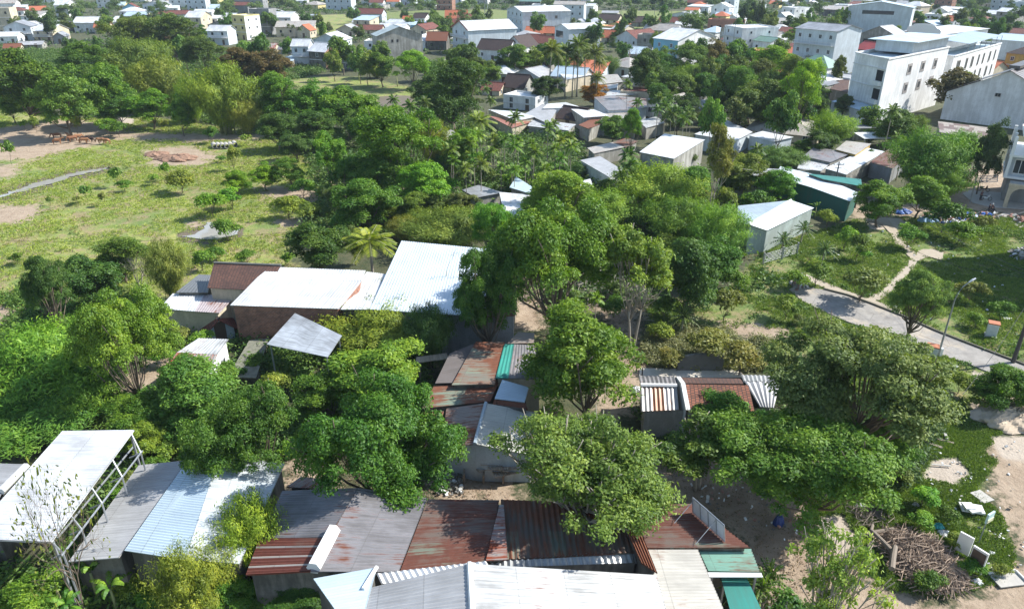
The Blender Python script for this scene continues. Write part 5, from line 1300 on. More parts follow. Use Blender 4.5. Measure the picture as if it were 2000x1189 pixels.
# ---- the rest of the far town: small houses packed into the gaps
TOWN = []
rt = random.Random(11)
FL = [poly_world([(max(-900, min(2900, a)), b_) for a, b_ in m[0]]) for m in MASKS['past'][1:4] + [MASKS['lush'][3], MASKS['lush'][5]]]
HBX = [(o.location.x, o.location.y, (o['_info'][0] + o['_info'][1]) * .33) for o in S.objects if '_info' in o]
WN = [(WW, 'white'), (WW, 'white'), (WP, 'pale blue'), (WC, 'cream'), (WG, 'grey'), (WY, 'yellow')]; RN = [(WM, 'white'), (WM, 'white'), (GP, 'grey'), (TO, 'orange'), (TRD, 'dark red'), (BG, 'beige'), (BM, 'blue')]
def fill(n, yr, xr, lo, hi, hts, ok=None):
    k = 0
    for _ in range(n * 14):
        if k >= n: break
        x, y = rt.uniform(*xr), rt.uniform(*yr)
        if ok and not ok(x, y): continue
        p = G(x, y)
        if any(inside(f_, np.array([p.x]), np.array([p.y + 3]))[0] for f_ in FL): continue
        W_ = rt.uniform(lo, hi); 
        if any((p.x - a) ** 2 + (p.y - b_) ** 2 < (c_ + W_ * .45) ** 2 for a, b_, c_ in HBX): continue
        s = mpp(x, y); (wm_, wn), (rm_, rn) = rt.choice(WN), rt.choice(RN); st_ = rt.choice(hts); h = st_ * 3.1
        rf = rt.choice(('gx', 'gx', 'gy', 'shed', 'hip', 'flat')) if st_ < 3 else 'flat'
        o = H_(x, y, W_ / s, h / s * .97, rt.uniform(8, 13), rt.uniform(8, 40), rf, .5 if rf == 'flat' else rt.uniform(1.4, 2.6), wm_, rm_, st_, 'x' * rt.randint(1, 3), win=(s < .42))
        ph = ('small ' if W_ < 9.5 else 'wide ' if W_ > 12 else '') + wn + (' flat topped' if rf == 'flat' else '') + ' %shouse' % ('low ', '', 'tall ')[st_ - 1] + ('' if rf == 'flat' else ', %s roof' % rn)
        o['group'] = 'houses of the far town'; TOWN.append([o, ph, x, y]); HBX.append((p.x, p.y + 3, W_ * .5)); k += 1
fill(60, (14, 60), (0, 2000), 7, 12, (1, 1, 2), lambda x, y: not (1110 < x < 1330)); fill(22, (60, 100), (640, 1500), 6, 10, (1, 1, 2))
fill(30, (105, 235), (930, 1640), 6, 11, (1,), lambda x, y: y < 105 + (x - 930) * .2 + 60); fill(30, (2, 14), (-10, 2010), 8, 14, (1, 1, 2, 3))
n_ = len(TOWN); fill(80, (-22, 6), (-10, 2010), 8, 14, (1, 1, 2, 3))
roots = [q[0] for q in TOWN[n_:]]; del TOWN[n_:]; bpy.context.view_layer.update(); J = []
for rt_ in roots:
    for ch in list(rt_.children_recursive):
        mw = ch.matrix_world.copy(); ch.data = ch.data.copy(); ch.data.transform(mw); ch.parent = None; ch.matrix_world.identity(); J.append(ch)
    bpy.data.objects.remove(rt_)
bpy.context.view_layer.update()
with bpy.context.temp_override(active_object=J[0], selected_objects=J, selected_editable_objects=J): bpy.ops.object.join()
J[0].name = 'distant_houses'; tag(J[0], 'small distant houses along the far edge of the town', 'houses', kind='stuff')
# ------------------------------------------------------------------ trees
T = plant
FG = [ # kind, cx, cy, w, h, colour, phrase, variant
 ('airy', 1142, 892, 335, 275, (.085, .15, .045), 'broad spreading tree with pale bare branches showing, over the brown roof', 0),
 ('big', 735, 858, 290, 250, (.048, .105, .018), 'broad dense dark green tree hanging over the grey roofs', 0),
 ('big', 480, 828, 215, 180, (.05, .11, .02), 'dense dark green tree beside the pale blue roof', 1),
 ('med', 740, 725, 185, 130, (.10, .18, .03), 'bright leafy tree left of the dark slab roof', 0),
 ('med', 640, 762, 130, 110, (.06, .12, .02), 'dark leafy tree in front of the tilted awning', 1),
 ('bamboo', 735, 628, 190, 120, YG, 'olive yellow feathery tree before the brick building', 0),
 ('bamboo', 655, 618, 120, 70, (.13, .17, .04), 'thin feathery branches over the long white roof', 1),
 ('bamboo', 768, 568, 62, 80, (.12, .19, .04), 'upright bright plume against the white roofs', 2),
 ('bamboo', 838, 640, 90, 120, (.05, .11, .04), 'dark drooping bamboo at the metal hall corner', 1),
 ('fine', 1142, 680, 235, 240, (.085, .17, .03), 'round fine leaved green tree right of the teal roof', 0),
 ('big', 1090, 482, 262, 195, (.075, .14, .022), 'widest leafy tree beside the metal hall', 2),
 ('big', 955, 562, 130, 165, (.05, .105, .022), 'layered dark tree leaning over the metal hall', 0),
 ('sparse', 1250, 505, 150, 140, (.11, .16, .04), 'tall open tree with pale forked limbs', 0),
 ('med', 1342, 520, 130, 130, (.055, .11, .035), 'dark green tree right of the pale forked tree', 2),
 ('umbrella', 1690, 728, 340, 225, (.085, .135, .065), 'huge layered grey green tree by the concrete road', 1),
 ('big', 1600, 890, 370, 225, (.065, .145, .025), 'huge bright green tree over the dark dirt yard', 1),
 ('med', 1735, 850, 110, 110, (.08, .17, .025), 'bright leafy tree behind the huge bright green one', 3),
 ('sparse', 1375, 850, 190, 110, (.07, .13, .03), 'twiggy tree below the small tiled house', 1),
 ('med', 1420, 800, 120, 70, (.07, .15, .03), 'mango tree with long leaves over brown tiles', 1),
 ('umbrella', 1795, 568, 105, 90, (.10, .17, .065), 'small umbrella shaped tree beside the footpath', 0),
 ('med', 1965, 748, 110, 75, (.055, .125, .02), 'round green tree under the dark electricity pole', 2),
 ('med', 622, 474, 122, 96, (.04, .085, .018), 'round dark green tree above the long white roof', 0),
 ('bamboo', 882, 440, 160, 90, (.13, .155, .045), 'large olive brown bamboo behind the metal hall', 0),
 ('fine', 962, 430, 88, 84, (.08, .19, .03), 'bright green bushy tree beside the olive bamboo', 1),
 ('bamboo', 95, 690, 235, 175, (.12, .22, .04), 'bright bamboo thicket at the left edge', 0),
 ('bamboo', 60, 815, 210, 130, (.065, .15, .035), 'dark bamboo thicket behind the white canopy', 1),
 ('bamboo', 160, 760, 130, 110, (.10, .20, .035), 'bright bamboo clump right of the dark thicket', 2),
 ('big', 240, 645, 180, 165, (.10, .18, .03), 'yellow green tree covered with dry vines', 2),
 ('umbrella', 82, 545, 88, 95, (.045, .08, .022), 'dark flat topped tree at the pasture corner', 0),
 ('med', 168, 540, 110, 100, (.045, .10, .03), 'dark green tree beside the flat topped tree', 0),
 ('bare', 265, 525, 80, 90, DG, 'leafless tree with white branches', 0),
 ('fine', 232, 492, 110, 70, (.07, .12, .03), 'soft green tree at the pasture edge', 0),
 ('bamboo', 325, 512, 75, 115, (.15, .18, .06), 'feathery olive tree before the brown tile roof', 1),
 ('med', 352, 760, 180, 115, (.065, .145, .035), 'mango tree with long leaves by the streaked shed', 3),
 ('med', 395, 700, 60, 50, (.07, .14, .03), 'small bush like tree beside the tiny gabled hut', 1),
 ('med', 260, 810, 110, 80, (.05, .12, .02), 'dark tree behind the white canopy corner', 0),
 ('med', 285, 850, 90, 60, (.10, .18, .03), 'lighter tree at the canopy frame corner', 2),
 ('bamboo', 487, 1030, 120, 160, (.17, .25, .04), 'tall yellow green bamboo in front of the grey roofs', 1),
 ('bamboo', 372, 1120, 135, 160, (.14, .19, .04), 'yellow bamboo in front of the pale blue roof', 0),
 ('sparse', 335, 1035, 75, 60, (.05, .11, .04), 'small dark sprig tree over the blue roof', 1),
 ('big', 590, 1160, 185, 100, (.05, .105, .025), 'dark bushy tree at the bottom edge by the pale blue roof', 0),
 ('med', 460, 1160, 110, 90, (.07, .14, .025), 'green tree below the yellow bamboos', 1),
 ('twiggy', 100, 1020, 165, 175, (.10, .13, .04), 'nearly bare twiggy tree in front of the white canopy', 0),
 ('med', 60, 1165, 130, 80, (.09, .18, .03), 'leafy green tree in the bottom left corner', 0),
 ('thin', 1640, 1105, 190, 210, (.17, .24, .08), 'thin young tree with pale leaves on the dirt yard', 0),
 ('shrub', 1550, 1180, 100, 60, (.04, .09, .02), 'dark shrub under the green shelter roof', 1),
 # middle band
 ('med', 640, 292, 62, 80, (.07, .16, .02), 'bright conical tree at the pasture edge', 0), ('shrub', 668, 330, 60, 46, (.06, .13, .02), 'round bush below the bright conical tree', 0),
 ('fine', 780, 262, 175, 130, (.075, .165, .022), 'large bright green tree in the middle of the belt', 1),
 ('bamboo', 845, 275, 60, 100, (.14, .19, .03), 'feathery yellow tree on the right of the large bright tree', 1),
 ('med', 735, 318, 125, 90, (.055, .12, .03), 'dark green tree below the large bright tree', 1),
 ('med', 835, 352, 112, 75, (.095, .20, .025), 'bright tree in front of the areca grove', 2), ('med', 905, 288, 78, 84, (.09, .19, .025), 'bright tree left of the areca grove', 3),
 ('med', 715, 385, 130, 70, (.065, .14, .025), 'leafy tree near the bare white shrub', 1), ('bare', 690, 400, 60, 50, DG, 'bare white shrub among leafy trees', 1),
 ('fine', 800, 400, 80, 50, (.08, .14, .03), 'low green tree behind the coconut palm', 0), ('med', 900, 395, 60, 50, (.07, .10, .04), 'dark brownish tree right of the low green tree', 0),
 ('fine', 1085, 372, 140, 90, (.12, .21, .04), 'bright feathery tree in front of the hidden grey roofs', 0), ('bamboo', 1175, 400, 120, 80, (.10, .19, .03), 'bright bamboo between the wide trees', 1),
 ('bamboo', 1285, 360, 150, 105, (.12, .20, .04), 'tall bright bamboo before the white roof block', 0), ('bamboo', 1330, 420, 140, 100, (.085, .17, .03), 'broad green bamboo in the middle thicket', 2),
 ('bamboo', 1400, 440, 110, 110, (.10, .19, .035), 'green bamboo beside the open fronted shed', 1), ('med', 1390, 500, 110, 80, (.06, .125, .025), 'dark tree below the green bamboo', 1),
 ('sparse', 1402, 290, 75, 120, (.13, .15, .06), 'tall thin olive tree beside the white roof block', 1), ('med', 1455, 330, 90, 70, (.12, .15, .035), 'yellow olive tree before the green grey wall', 0),
 ('med', 1515, 352, 80, 60, (.08, .17, .025), 'bright tree against the teal cloth wall', 1), ('med', 1360, 355, 80, 70, (.075, .15, .03), 'green tree in front of the white roof block', 2),
 ('bamboo', 1525, 305, 90, 50, (.08, .14, .04), 'dark soft tree behind the yellow olive tree', 1),
 ('bamboo', 1815, 300, 140, 120, (.075, .15, .03), 'dark green bamboo before the grey gable hall', 0), ('bamboo', 1850, 345, 90, 70, (.12, .21, .035), 'bright bamboo fringe by the villa yard', 2),
 ('bamboo', 1880, 285, 70, 80, (.09, .17, .03), 'bamboo right of the dark green bamboo', 1), ('med', 1725, 385, 100, 50, (.07, .145, .025), 'low leafy tree over the curving white roof end', 0),
 ('med', 1800, 372, 90, 60, (.085, .175, .03), 'leafy tree at the dirt square', 2), ('med', 1935, 285, 60, 115, (.045, .08, .045), 'dark grey green tree left of the unfinished villa', 1),
 ('med', 1745, 240, 80, 60, (.06, .12, .03), 'dark tree at the foot of the big white building', 3), ('bamboo', 1625, 245, 80, 70, (.10, .19, .03), 'bright bamboo right of the beige hip roof', 0),
 ('med', 1605, 275, 60, 46, (.05, .10, .035), 'dark round tree beside the beige hip roof', 0), ('fine', 1570, 160, 80, 110, (.12, .23, .03), 'tall bright green tree before the green roof cottage', 1),
 ('med', 1560, 200, 80, 60, (.05, .10, .03), 'dark tree below the tall bright green tree', 2), ('fine', 1500, 120, 90, 70, (.12, .22, .035), 'bright leafy tree beside the green roof cottage', 0),
 ('med', 1485, 190, 110, 60, (.055, .10, .03), 'dark tree above the beige hip roof', 0), ('med', 1425, 150, 80, 90, (.05, .09, .028), 'dark tree right of the bright blue house', 3),
 ('med', 1400, 105, 60, 60, (.10, .10, .05), 'brownish tree before the stepped white house', 1), ('fine', 1352, 118, 90, 70, (.085, .13, .05), 'soft green tree beside the bright blue house', 0),
 ('med', 1305, 165, 80, 60, (.05, .10, .025), 'dark tree below the bright blue house', 1), ('med', 1260, 128, 70, 70, (.05, .10, .025), 'dark tree between unfinished house and coconut palms', 2),
 ('med', 1340, 205, 60, 50, (.05, .09, .03), 'dark tree behind the areca cluster', 0), ('bare', 1225, 100, 60, 60, RB_, 'brown bare crowned tree by the coconut palms', 1),
 ('med', 1197, 245, 60, 40, (.07, .15, .04), 'round bush before the beige sloping roof', 0), ('fine', 1235, 240, 40, 60, (.09, .19, .03), 'small bright tree right of the beige sloping roof', 1),
 ('med', 1065, 168, 60, 46, (.035, .07, .02), 'dark round tree behind the glass topped white house', 0), ('med', 1160, 178, 50, 30, (.22, .12, .03), 'orange tinged bush by the slab roof', 0),
 ('fine', 885, 165, 120, 120, (.045, .09, .028), 'tall dark soft tree at the field corner', 0), ('med', 840, 170, 80, 70, (.045, .09, .025), 'dark tree left of the tall soft tree', 1),
 ('med', 860, 205, 90, 40, (.07, .14, .03), 'low tree under the tall dark soft tree', 2), ('med', 900, 110, 60, 50, (.06, .12, .025), 'dark round tree beside the far lane', 3),
 ('fine', 805, 122, 70, 40, (.12, .24, .035), 'very bright green bush like tree before the concrete gable', 1), ('med', 745, 125, 60, 50, (.08, .14, .03), 'green tree at the concrete gable corner', 0),
 ('med', 935, 130, 60, 40, (.07, .10, .04), 'brownish low tree before the dark roofed white house', 0), ('med', 1010, 110, 70, 40, (.06, .12, .03), 'green tree below the steep white gable', 2), ('med', 1045, 112, 40, 36, (.07, .12, .035), 'green tree left of the coconut palms', 3),
 ('fine', 565, 330, 60, 50, (.08, .14, .03), 'soft green small tree in the pasture', 0), ('med', 515, 338, 60, 40, (.10, .22, .02), 'bright round pasture tree', 1), ('med', 462, 350, 56, 36, (.09, .20, .02), 'left bright pasture tree of the pair', 2),
 ('shrub', 410, 388, 60, 30, (.08, .18, .02), 'flat round bush at the front of the pasture', 0), ('shrub', 448, 378, 50, 28, (.08, .19, .02), 'flat bush touching the front pasture bush', 1),
 ('med', 690, 468, 50, 60, (.09, .12, .05), 'olive tree left of the coconut palm', 0), ('bamboo', 790, 440, 60, 50, (.14, .17, .05), 'olive bamboo right of the coconut palm', 1),
 # belt upper left
 ('med', 40, 150, 130, 130, (.055, .12, .02), 'dense tree at the left end of the belt', 0), ('med', 118, 180, 110, 110, (.075, .14, .03), 'olive green tree in the left belt', 1), ('fine', 165, 120, 110, 80, (.055, .11, .025), 'dark tree below the cream gable house', 0),
 ('med', 205, 165, 90, 90, (.07, .15, .02), 'green tree in the belt left of the tall olive one', 2), ('bamboo', 262, 110, 130, 90, (.09, .13, .03), 'tall dark olive bamboo in the belt', 0), ('bamboo', 305, 150, 100, 100, (.12, .15, .03), 'yellow olive bamboo in the belt', 1),
 ('fine', 250, 60, 100, 70, (.075, .12, .035), 'dark tree beneath the village edge', 1), ('fine', 335, 62, 110, 80, (.06, .10, .03), 'dark grey green tree before the orange red roof', 0), ('fine', 395, 95, 80, 50, (.06, .095, .03), 'grey green tree before the white villa', 1),
 ('bamboo', 430, 175, 120, 130, (.105, .17, .028), 'large bright yellow green bamboo of the belt', 0), ('bamboo', 372, 185, 60, 80, (.13, .20, .03), 'narrow bright bamboo left of the large one', 1), ('bamboo', 478, 215, 60, 70, (.15, .19, .04), 'olive yellow bamboo fringe at the pasture end', 2),
 ('med', 290, 200, 80, 60, (.07, .16, .02), 'bright tree at the belt foot', 0), ('med', 350, 215, 50, 60, (.06, .14, .02), 'small bright tree at the belt foot', 1), ('med', 230, 203, 80, 50, (.06, .13, .03), 'low dark tree at the belt foot', 3), ('med', 150, 210, 60, 34, (.07, .15, .035), 'low tree left of the belt foot', 3),
 ('med', 20, 205, 50, 40, (.06, .14, .02), 'low tree at the left end of the belt foot', 2), ('med', 88, 202, 60, 36, (.06, .14, .02), 'low round tree in the belt foot', 0),
 ('med', 470, 120, 90, 50, RB_, 'reddish brown tree left of the stilt house', 0), ('med', 530, 125, 90, 50, (.085, .07, .04), 'second reddish brown tree left of the stilt house', 1),
 ('fine', 545, 180, 100, 90, (.07, .15, .025), 'bright tree left of the bright field', 0), ('med', 605, 195, 90, 80, (.065, .15, .025), 'green tree at the edge of the bright field', 1), ('med', 680, 205, 110, 80, (.07, .155, .025), 'green tree below the bright field', 0),
 ('med', 540, 245, 80, 50, (.045, .10, .025), 'dark low tree right of the bamboo fringe', 2), ('med', 620, 245, 90, 60, (.05, .11, .03), 'dark tree left of the large bright tree', 3), ('med', 700, 240, 70, 60, (.05, .105, .03), 'shaded tree touching the large bright tree', 0),
 ('med', 575, 280, 60, 30, (.06, .11, .04), 'low grey green tree by the concrete pipes', 1),
 ('far', 1862, 164, 90, 22, (.085, .08, .06), 'bare brown tree before the faded orange roof', 0), ('med', 1765, 190, 40, 30, (.05, .1, .03), 'small tree at the big white building foot', 0),
]
for k, cx, cy, w_, h_, c_, ph, v_ in FG:
    cat = 'bamboo' if 'bamboo' in k else ('shrub' if 'shrub' in k else 'tree')
    T(k, cx, cy, w_, h_, c_, ph, cat, v=v_, ht=14 if k == 'twiggy' else None)
# far trees among the village houses
FT = [(30,45),(75,22),(62,30),(95,35),(160,12),(180,20),(205,25),(225,22),(238,40),(28,10),(140,90),(190,80),(215,90),(240,12),(270,40),(290,45),(320,45),(360,95),(395,60),(415,12),(430,25),(445,12),(505,95),(480,95),(470,100),(535,10),(555,14),(575,20),(600,20),(620,36),(545,30),(560,88),(585,92),(630,56),(640,52),(650,118),(715,122),(700,60),(690,25),(700,18),(740,22),(780,18),(790,28),(800,40),(810,16),(822,22),(842,20),(850,32),(862,44),(872,46),(905,22),(918,16),(930,24),(945,20),(955,26),(965,12),(852,52),(880,60),(1000,14),(1070,16),(1078,22),(1160,28),(1168,12),(1180,8),(1195,14),(1210,10),(1225,12),(1245,10),(1262,14),(1280,10),(1295,14),(1170,44),(1150,52),(1205,62),(1215,50),(1232,30),(1238,24),(1225,44),(1265,36),(1275,42),(1300,28),(1375,34),(1390,38),(1450,20),(1462,28),(1475,32),(1486,26),(1498,30),(1510,34),(1445,52),(1470,58),(1520,14),(1545,10),(1560,6),(1575,20),(1585,30),(1600,20),(1640,36),(1648,30),(1580,40),(1565,44),(1620,8),(1640,10),(1800,20),(1815,12),(1830,30),(1795,34),(1845,40),(1870,14),(1880,30),(1890,20),(1905,28),(1915,12),(1925,24),(1850,52),(1865,60),(1880,56),(1895,66),(1905,60),(1920,50),(1935,58),(1950,50),(1965,60),(1985,50),(1910,42),(1940,40),(1775,6),(1975,12),(1410,8),(1395,12),(1330,12),(1310,18),(250,4),(120,4),(150,30),(495,6),(520,4),(640,6),(1020,26),(1050,24),(1500,48),(1350,95),(1380,90),(1318,150),(1280,160),(1385,140),(1460,115),(1450,100),(1520,100),(1535,125),(1290,110),(1350,170),(1410,190),(1440,215),(1530,215),(1545,180),(1395,225),(1700,225),(1860,140),(1880,150),(1890,165)]
rr = random.Random(5)
FC = [(.05, .10, .03), (.06, .12, .035), (.08, .14, .035), (.045, .085, .03), (.10, .15, .04), (.07, .10, .045)]
FN = ['dark green', 'mid green', 'fresh green', 'deep dark', 'yellow green', 'dull grey green']
FAR_STUFF = [q for q in FT if q[1] < 24]
for (x, y) in FT:
    if y < 24: continue
    s = mpp(x, y); wm2 = rr.uniform(5, 10); w_ = wm2 / s; i = rr.randrange(6); hh = rr.uniform(.8, 1.4)
    T('far', x, y, w_, w_ * hh, FC[i], ('tall ' if hh > 1.15 else 'round ' if hh < .95 else '') + FN[i] + ' tree', 'tree', group='trees among the village houses')
for (x, y, w_, h_) in [(1468, 24, 24, 44), (1484, 22, 22, 46), (1452, 26, 18, 40)]: T('far', x, y, w_, h_, (.03, .055, .025), 'tall dark conifer', 'tree')
# ------------------------------------------------------------------ palms, bananas
def PL(kind, cx, cy, ht, col, ph, group=None, w_=None):
    p = PROTO[kind][0]; k = ht / p['H']; R = p['R'] * k; s = mpp(cx, cy, ht * .88)
    return T(kind, cx, cy, 2 * R / s * (w_ or 1), 10, col, ph, 'palm' if kind != 'spiky' else 'shrub', 'palm_tree' if kind != 'spiky' else 'spiky_plant', group, ht=ht)
g_ = 'coconut palms before the village'
PL('coconut', 722, 468, 8, (.13, .18, .035), 'large coconut palm beside the long white roof', None, 1.7)
PL('coconut', 930, 234, 10, (.10, .13, .045), 'coconut palm left of the terracotta roof', None, 1.3)
for x, y, h_ in ((1074, 94, 15), (1106, 98, 14), (1130, 85, 16), (1162, 100, 14), (1090, 108, 12), (1120, 112, 12), (1145, 95, 13), (1170, 118, 11), (1165, 150, 9)): PL('coconut', x, y, h_, (.07, .10, .03), 'tall coconut palm', g_)
PL('coconut', 1120, 40, 8, (.05, .08, .03), 'small dark palm at the top edge before the rice field'); 
for x, y in ((880, 28), (889, 28), (905, 24), (912, 30), (563, 50), (572, 52), (585, 56), (232, 18), (1085, 30)): PL('areca', x, y, 7, (.045, .07, .03), 'little palm', 'small palms in the village')
g_ = 'areca palms among the houses'
AR = [(905, 196), (958, 195), (1007, 228), (1070, 250), (1082, 242), (1090, 262), (1520, 244), (1744, 215), (1245, 200), (1226, 162), (1285, 212), (1300, 205), (1312, 222), (1322, 216), (1300, 228), (1336, 232), (1350, 225), (1290, 190), (1345, 215), (1306, 196), (1755, 268), (1768, 275), (1215, 340), (1228, 300), (1232, 320), (950, 175), (1310, 160), (1480, 290), (800, 205), (830, 200), (768, 195)]
for x, y in AR: PL('areca', x, y, rr.uniform(6.5, 9.5), (.05, .095, .03), 'slender areca palm', g_)
g_ = 'areca palm grove'
for i in range(36):
    x = rr.uniform(880, 1135); y = rr.uniform(262, 335) - abs(x - 1010) * .05
    if y > 330 and x > 1120: continue
    PL('areca', x, y, rr.uniform(5.5, 8.5), (.06 + rr.random() * .03, .12 + rr.random() * .03, .03), 'areca palm in the grove', g_)
PL('areca', 1165, 580, 4.5, (.12, .22, .03), 'young bright areca palm beside the dirt lane')
for x, y, k in ((1455, 1130, 1), (1490, 1138, 1), (1505, 1118, 1)): PL('spiky', x, y, 2.6, (.07, .13, .03), 'spiky leaved plant', 'spiky leaved plants', 1.0)
for x, y in ((1335, 610), (1612, 480), (1570, 440), (1530, 462)): PL('spiky', x, y, 2.8, (.04, .085, .03), 'dark spiky plant')
for x, y, w_ in ((175, 1120, 110), (110, 1150, 100), (60, 1172, 90), (215, 1150, 90), (130, 1185, 110), (1595, 405, 30), (1580, 418, 26), (885, 240, 34), (905, 262, 34), (820, 235, 26), (700, 140, 24), (830, 150, 30), (775, 150, 26), (1450, 1200, 60)):
    T('banana', x, y, w_, w_ * .95, (.08, .16, .03) if w_ > 60 else (.07, .15, .03), 'banana plant with broad torn leaves', 'banana plant', 'banana_plant', v=rr.randrange(3))
# ------------------------------------------------------------------ single shrubs
SH = [(145, 235, 22, 30), (65, 235, 22, 20), (45, 240, 18, 12), (12, 285, 26, 26), (320, 325, 20, 20), (150, 388, 20, 10), (198, 382, 16, 18), (95, 388, 14, 12), (165, 370, 24, 20), (225, 335, 26, 22), (240, 358, 30, 14), (300, 345, 24, 16), (350, 345, 60, 24), (440, 440, 60, 18), (452, 296, 30, 28), (430, 308, 20, 10), (205, 240, 40, 20), (228, 245, 40, 18), (560, 395, 60, 22), (600, 405, 50, 24), (640, 370, 40, 24), (590, 360, 50, 22), (410, 255, 30, 20), (320, 240, 24, 14), (480, 268, 24, 14), (30, 500, 30, 14), (480, 495, 40, 24), (420, 490, 40, 20), (390, 500, 50, 26), (560, 500, 30, 20),
      (1690, 540, 90, 50), (1600, 520, 60, 40), (1560, 540, 50, 30), (1680, 470, 44, 36), (1655, 455, 44, 34), (1700, 410, 40, 30), (1850, 410, 80, 40), (1880, 445, 60, 34), (1780, 450, 60, 30), (1920, 430, 50, 26), (1910, 620, 40, 22), (1900, 560, 60, 26), (1960, 600, 50, 24), (1690, 490, 30, 20), (1420, 580, 70, 50), (1440, 540, 60, 40), (1540, 590, 50, 36), (1380, 660, 90, 50), (1450, 690, 90, 50), (1310, 690, 60, 40), (1290, 640, 50, 36), (1560, 620, 30, 14), (1880, 740, 60, 34), (1920, 770, 60, 34),
      (1800, 1010, 50, 34), (1735, 985, 40, 30), (1850, 1000, 50, 30), (1870, 1050, 40, 24), (1810, 960, 60, 26), (1760, 920, 50, 30), (1900, 1100, 50, 26), (1700, 900, 60, 34), (1820, 1130, 60, 20), (1960, 1110, 36, 16),
      (450, 720, 60, 34), (500, 700, 50, 30), (530, 740, 70, 50), (590, 740, 60, 44), (320, 690, 50, 34), (390, 655, 50, 30), (350, 650, 50, 36), (480, 640, 40, 26), (520, 640, 40, 26), (220, 870, 60, 40), (300, 900, 50, 40), (330, 870, 60, 40), (250, 930, 40, 30), (225, 960, 30, 24), (190, 1010, 40, 30), (150, 1080, 40, 30), (250, 1130, 70, 50), (290, 1170, 70, 50), (400, 850, 60, 40), (560, 870, 40, 30), (1000, 700, 30, 26), (1120, 580, 40, 30), (1200, 590, 60, 30), (1060, 420, 60, 40), (1180, 460, 60, 40), (1250, 420, 60, 40), (1300, 470, 60, 40), (1210, 560, 50, 30), (1300, 590, 60, 36), (1370, 570, 60, 36), (1010, 340, 60, 26), (950, 335, 50, 24), (1080, 330, 60, 24), (760, 360, 50, 34), (690, 350, 50, 30), (740, 420, 50, 30), (660, 430, 40, 24), (1420, 380, 50, 36), (1480, 385, 60, 36), (1540, 400, 40, 30), (1620, 420, 40, 26), (1350, 300, 40, 26), (1400, 350, 50, 34), (1700, 300, 30, 20), (1780, 330, 50, 40), (1320, 870, 60, 40), (1450, 840, 60, 40), (1290, 880, 40, 26)]
SC = [(.07, .14, .025), (.09, .18, .03), (.055, .11, .022), (.12, .17, .04), (.10, .13, .05)]
SN = ['green', 'bright green', 'dark green', 'yellow green', 'dull olive']
for (x, y, w_, h_) in SH:
    i = rr.randrange(5)
    if 1290 < x < 1520 and 615 < y < 720: c_, nm = (.13, .145, .055), 'dry olive'
    else: c_, nm = SC[i], SN[i]
    T('shrub' if w_ > 28 else 'farshrub', x, y, w_, h_, c_, nm + ' shrub', 'shrub', 'shrub')
# more trees packed between the far houses and beyond them
FIELDS = [poly_world([(max(-900, min(2900, a)), b_) for a, b_ in m[0]]) for m in MASKS['past'][1:4] + [MASKS['lush'][3], MASKS['lush'][5]]]
cnt = 0; HB = [(o.location.x, o.location.y, (o['_info'][0] + o['_info'][1]) * .3) for o in S.objects if '_info' in o]
for i in range(1500):
    if cnt >= 190: break
    x = rr.uniform(-20, 2020); y = rr.choice((rr.uniform(-24, 12), rr.uniform(0, 60), rr.uniform(60, 130)))
    if y > 60 and x < 640: continue
    if y > 66 and x > 1840: continue
    p = G(x, y + 6)
    if any(inside(f_, np.array([p.x]), np.array([p.y]))[0] for f_ in FIELDS): continue
    if any((p.x - a) ** 2 + (p.y - (b_ + 5)) ** 2 < (c_ + 4) ** 2 for a, b_, c_ in HB): continue
    cnt += 1
    if y < 34 or cnt > 130: FAR_STUFF.append((x, y)); continue
    s = mpp(x, y); w_ = rr.uniform(6, 12) / s; i = rr.randrange(6); hh = rr.uniform(.75, 1.2)
    T('far', x, y, w_, w_ * hh, FC[i], ('tall ' if hh > 1.08 else 'round ' if hh < .9 else '') + FN[i] + ' tree', 'tree', group='trees among the village houses')
VV = []; TT = []
for n_, (x, y) in enumerate(FAR_STUFF):
    V_, t_ = PROTO['far'][n_ % 4]['VT']; V_ = V_[::2]; t_ = t_[::2]; p = G(x, y + 5); sc_ = rr.uniform(.8, 1.6); a = rr.uniform(0, 6.28)
    Q = V_ * sc_ * np.array([1, 1, rr.uniform(.7, 1.0)]); Q = np.stack([Q[..., 0] * cos(a) - Q[..., 1] * sin(a) + p.x, Q[..., 0] * sin(a) + Q[..., 1] * cos(a) + p.y, Q[..., 2]], -1)
    VV.append(Q); TT.append(np.clip(t_ * .6 + rr.uniform(0, .4), 0, 1))
o = link('distant_trees', quads_mesh('distant_trees', np.concatenate(VV), np.concatenate(TT), LEAF)); o.color = (.095, .155, .04, 1)
tag(o, 'distant trees scattered through the far edge of the town', 'trees', kind='stuff')
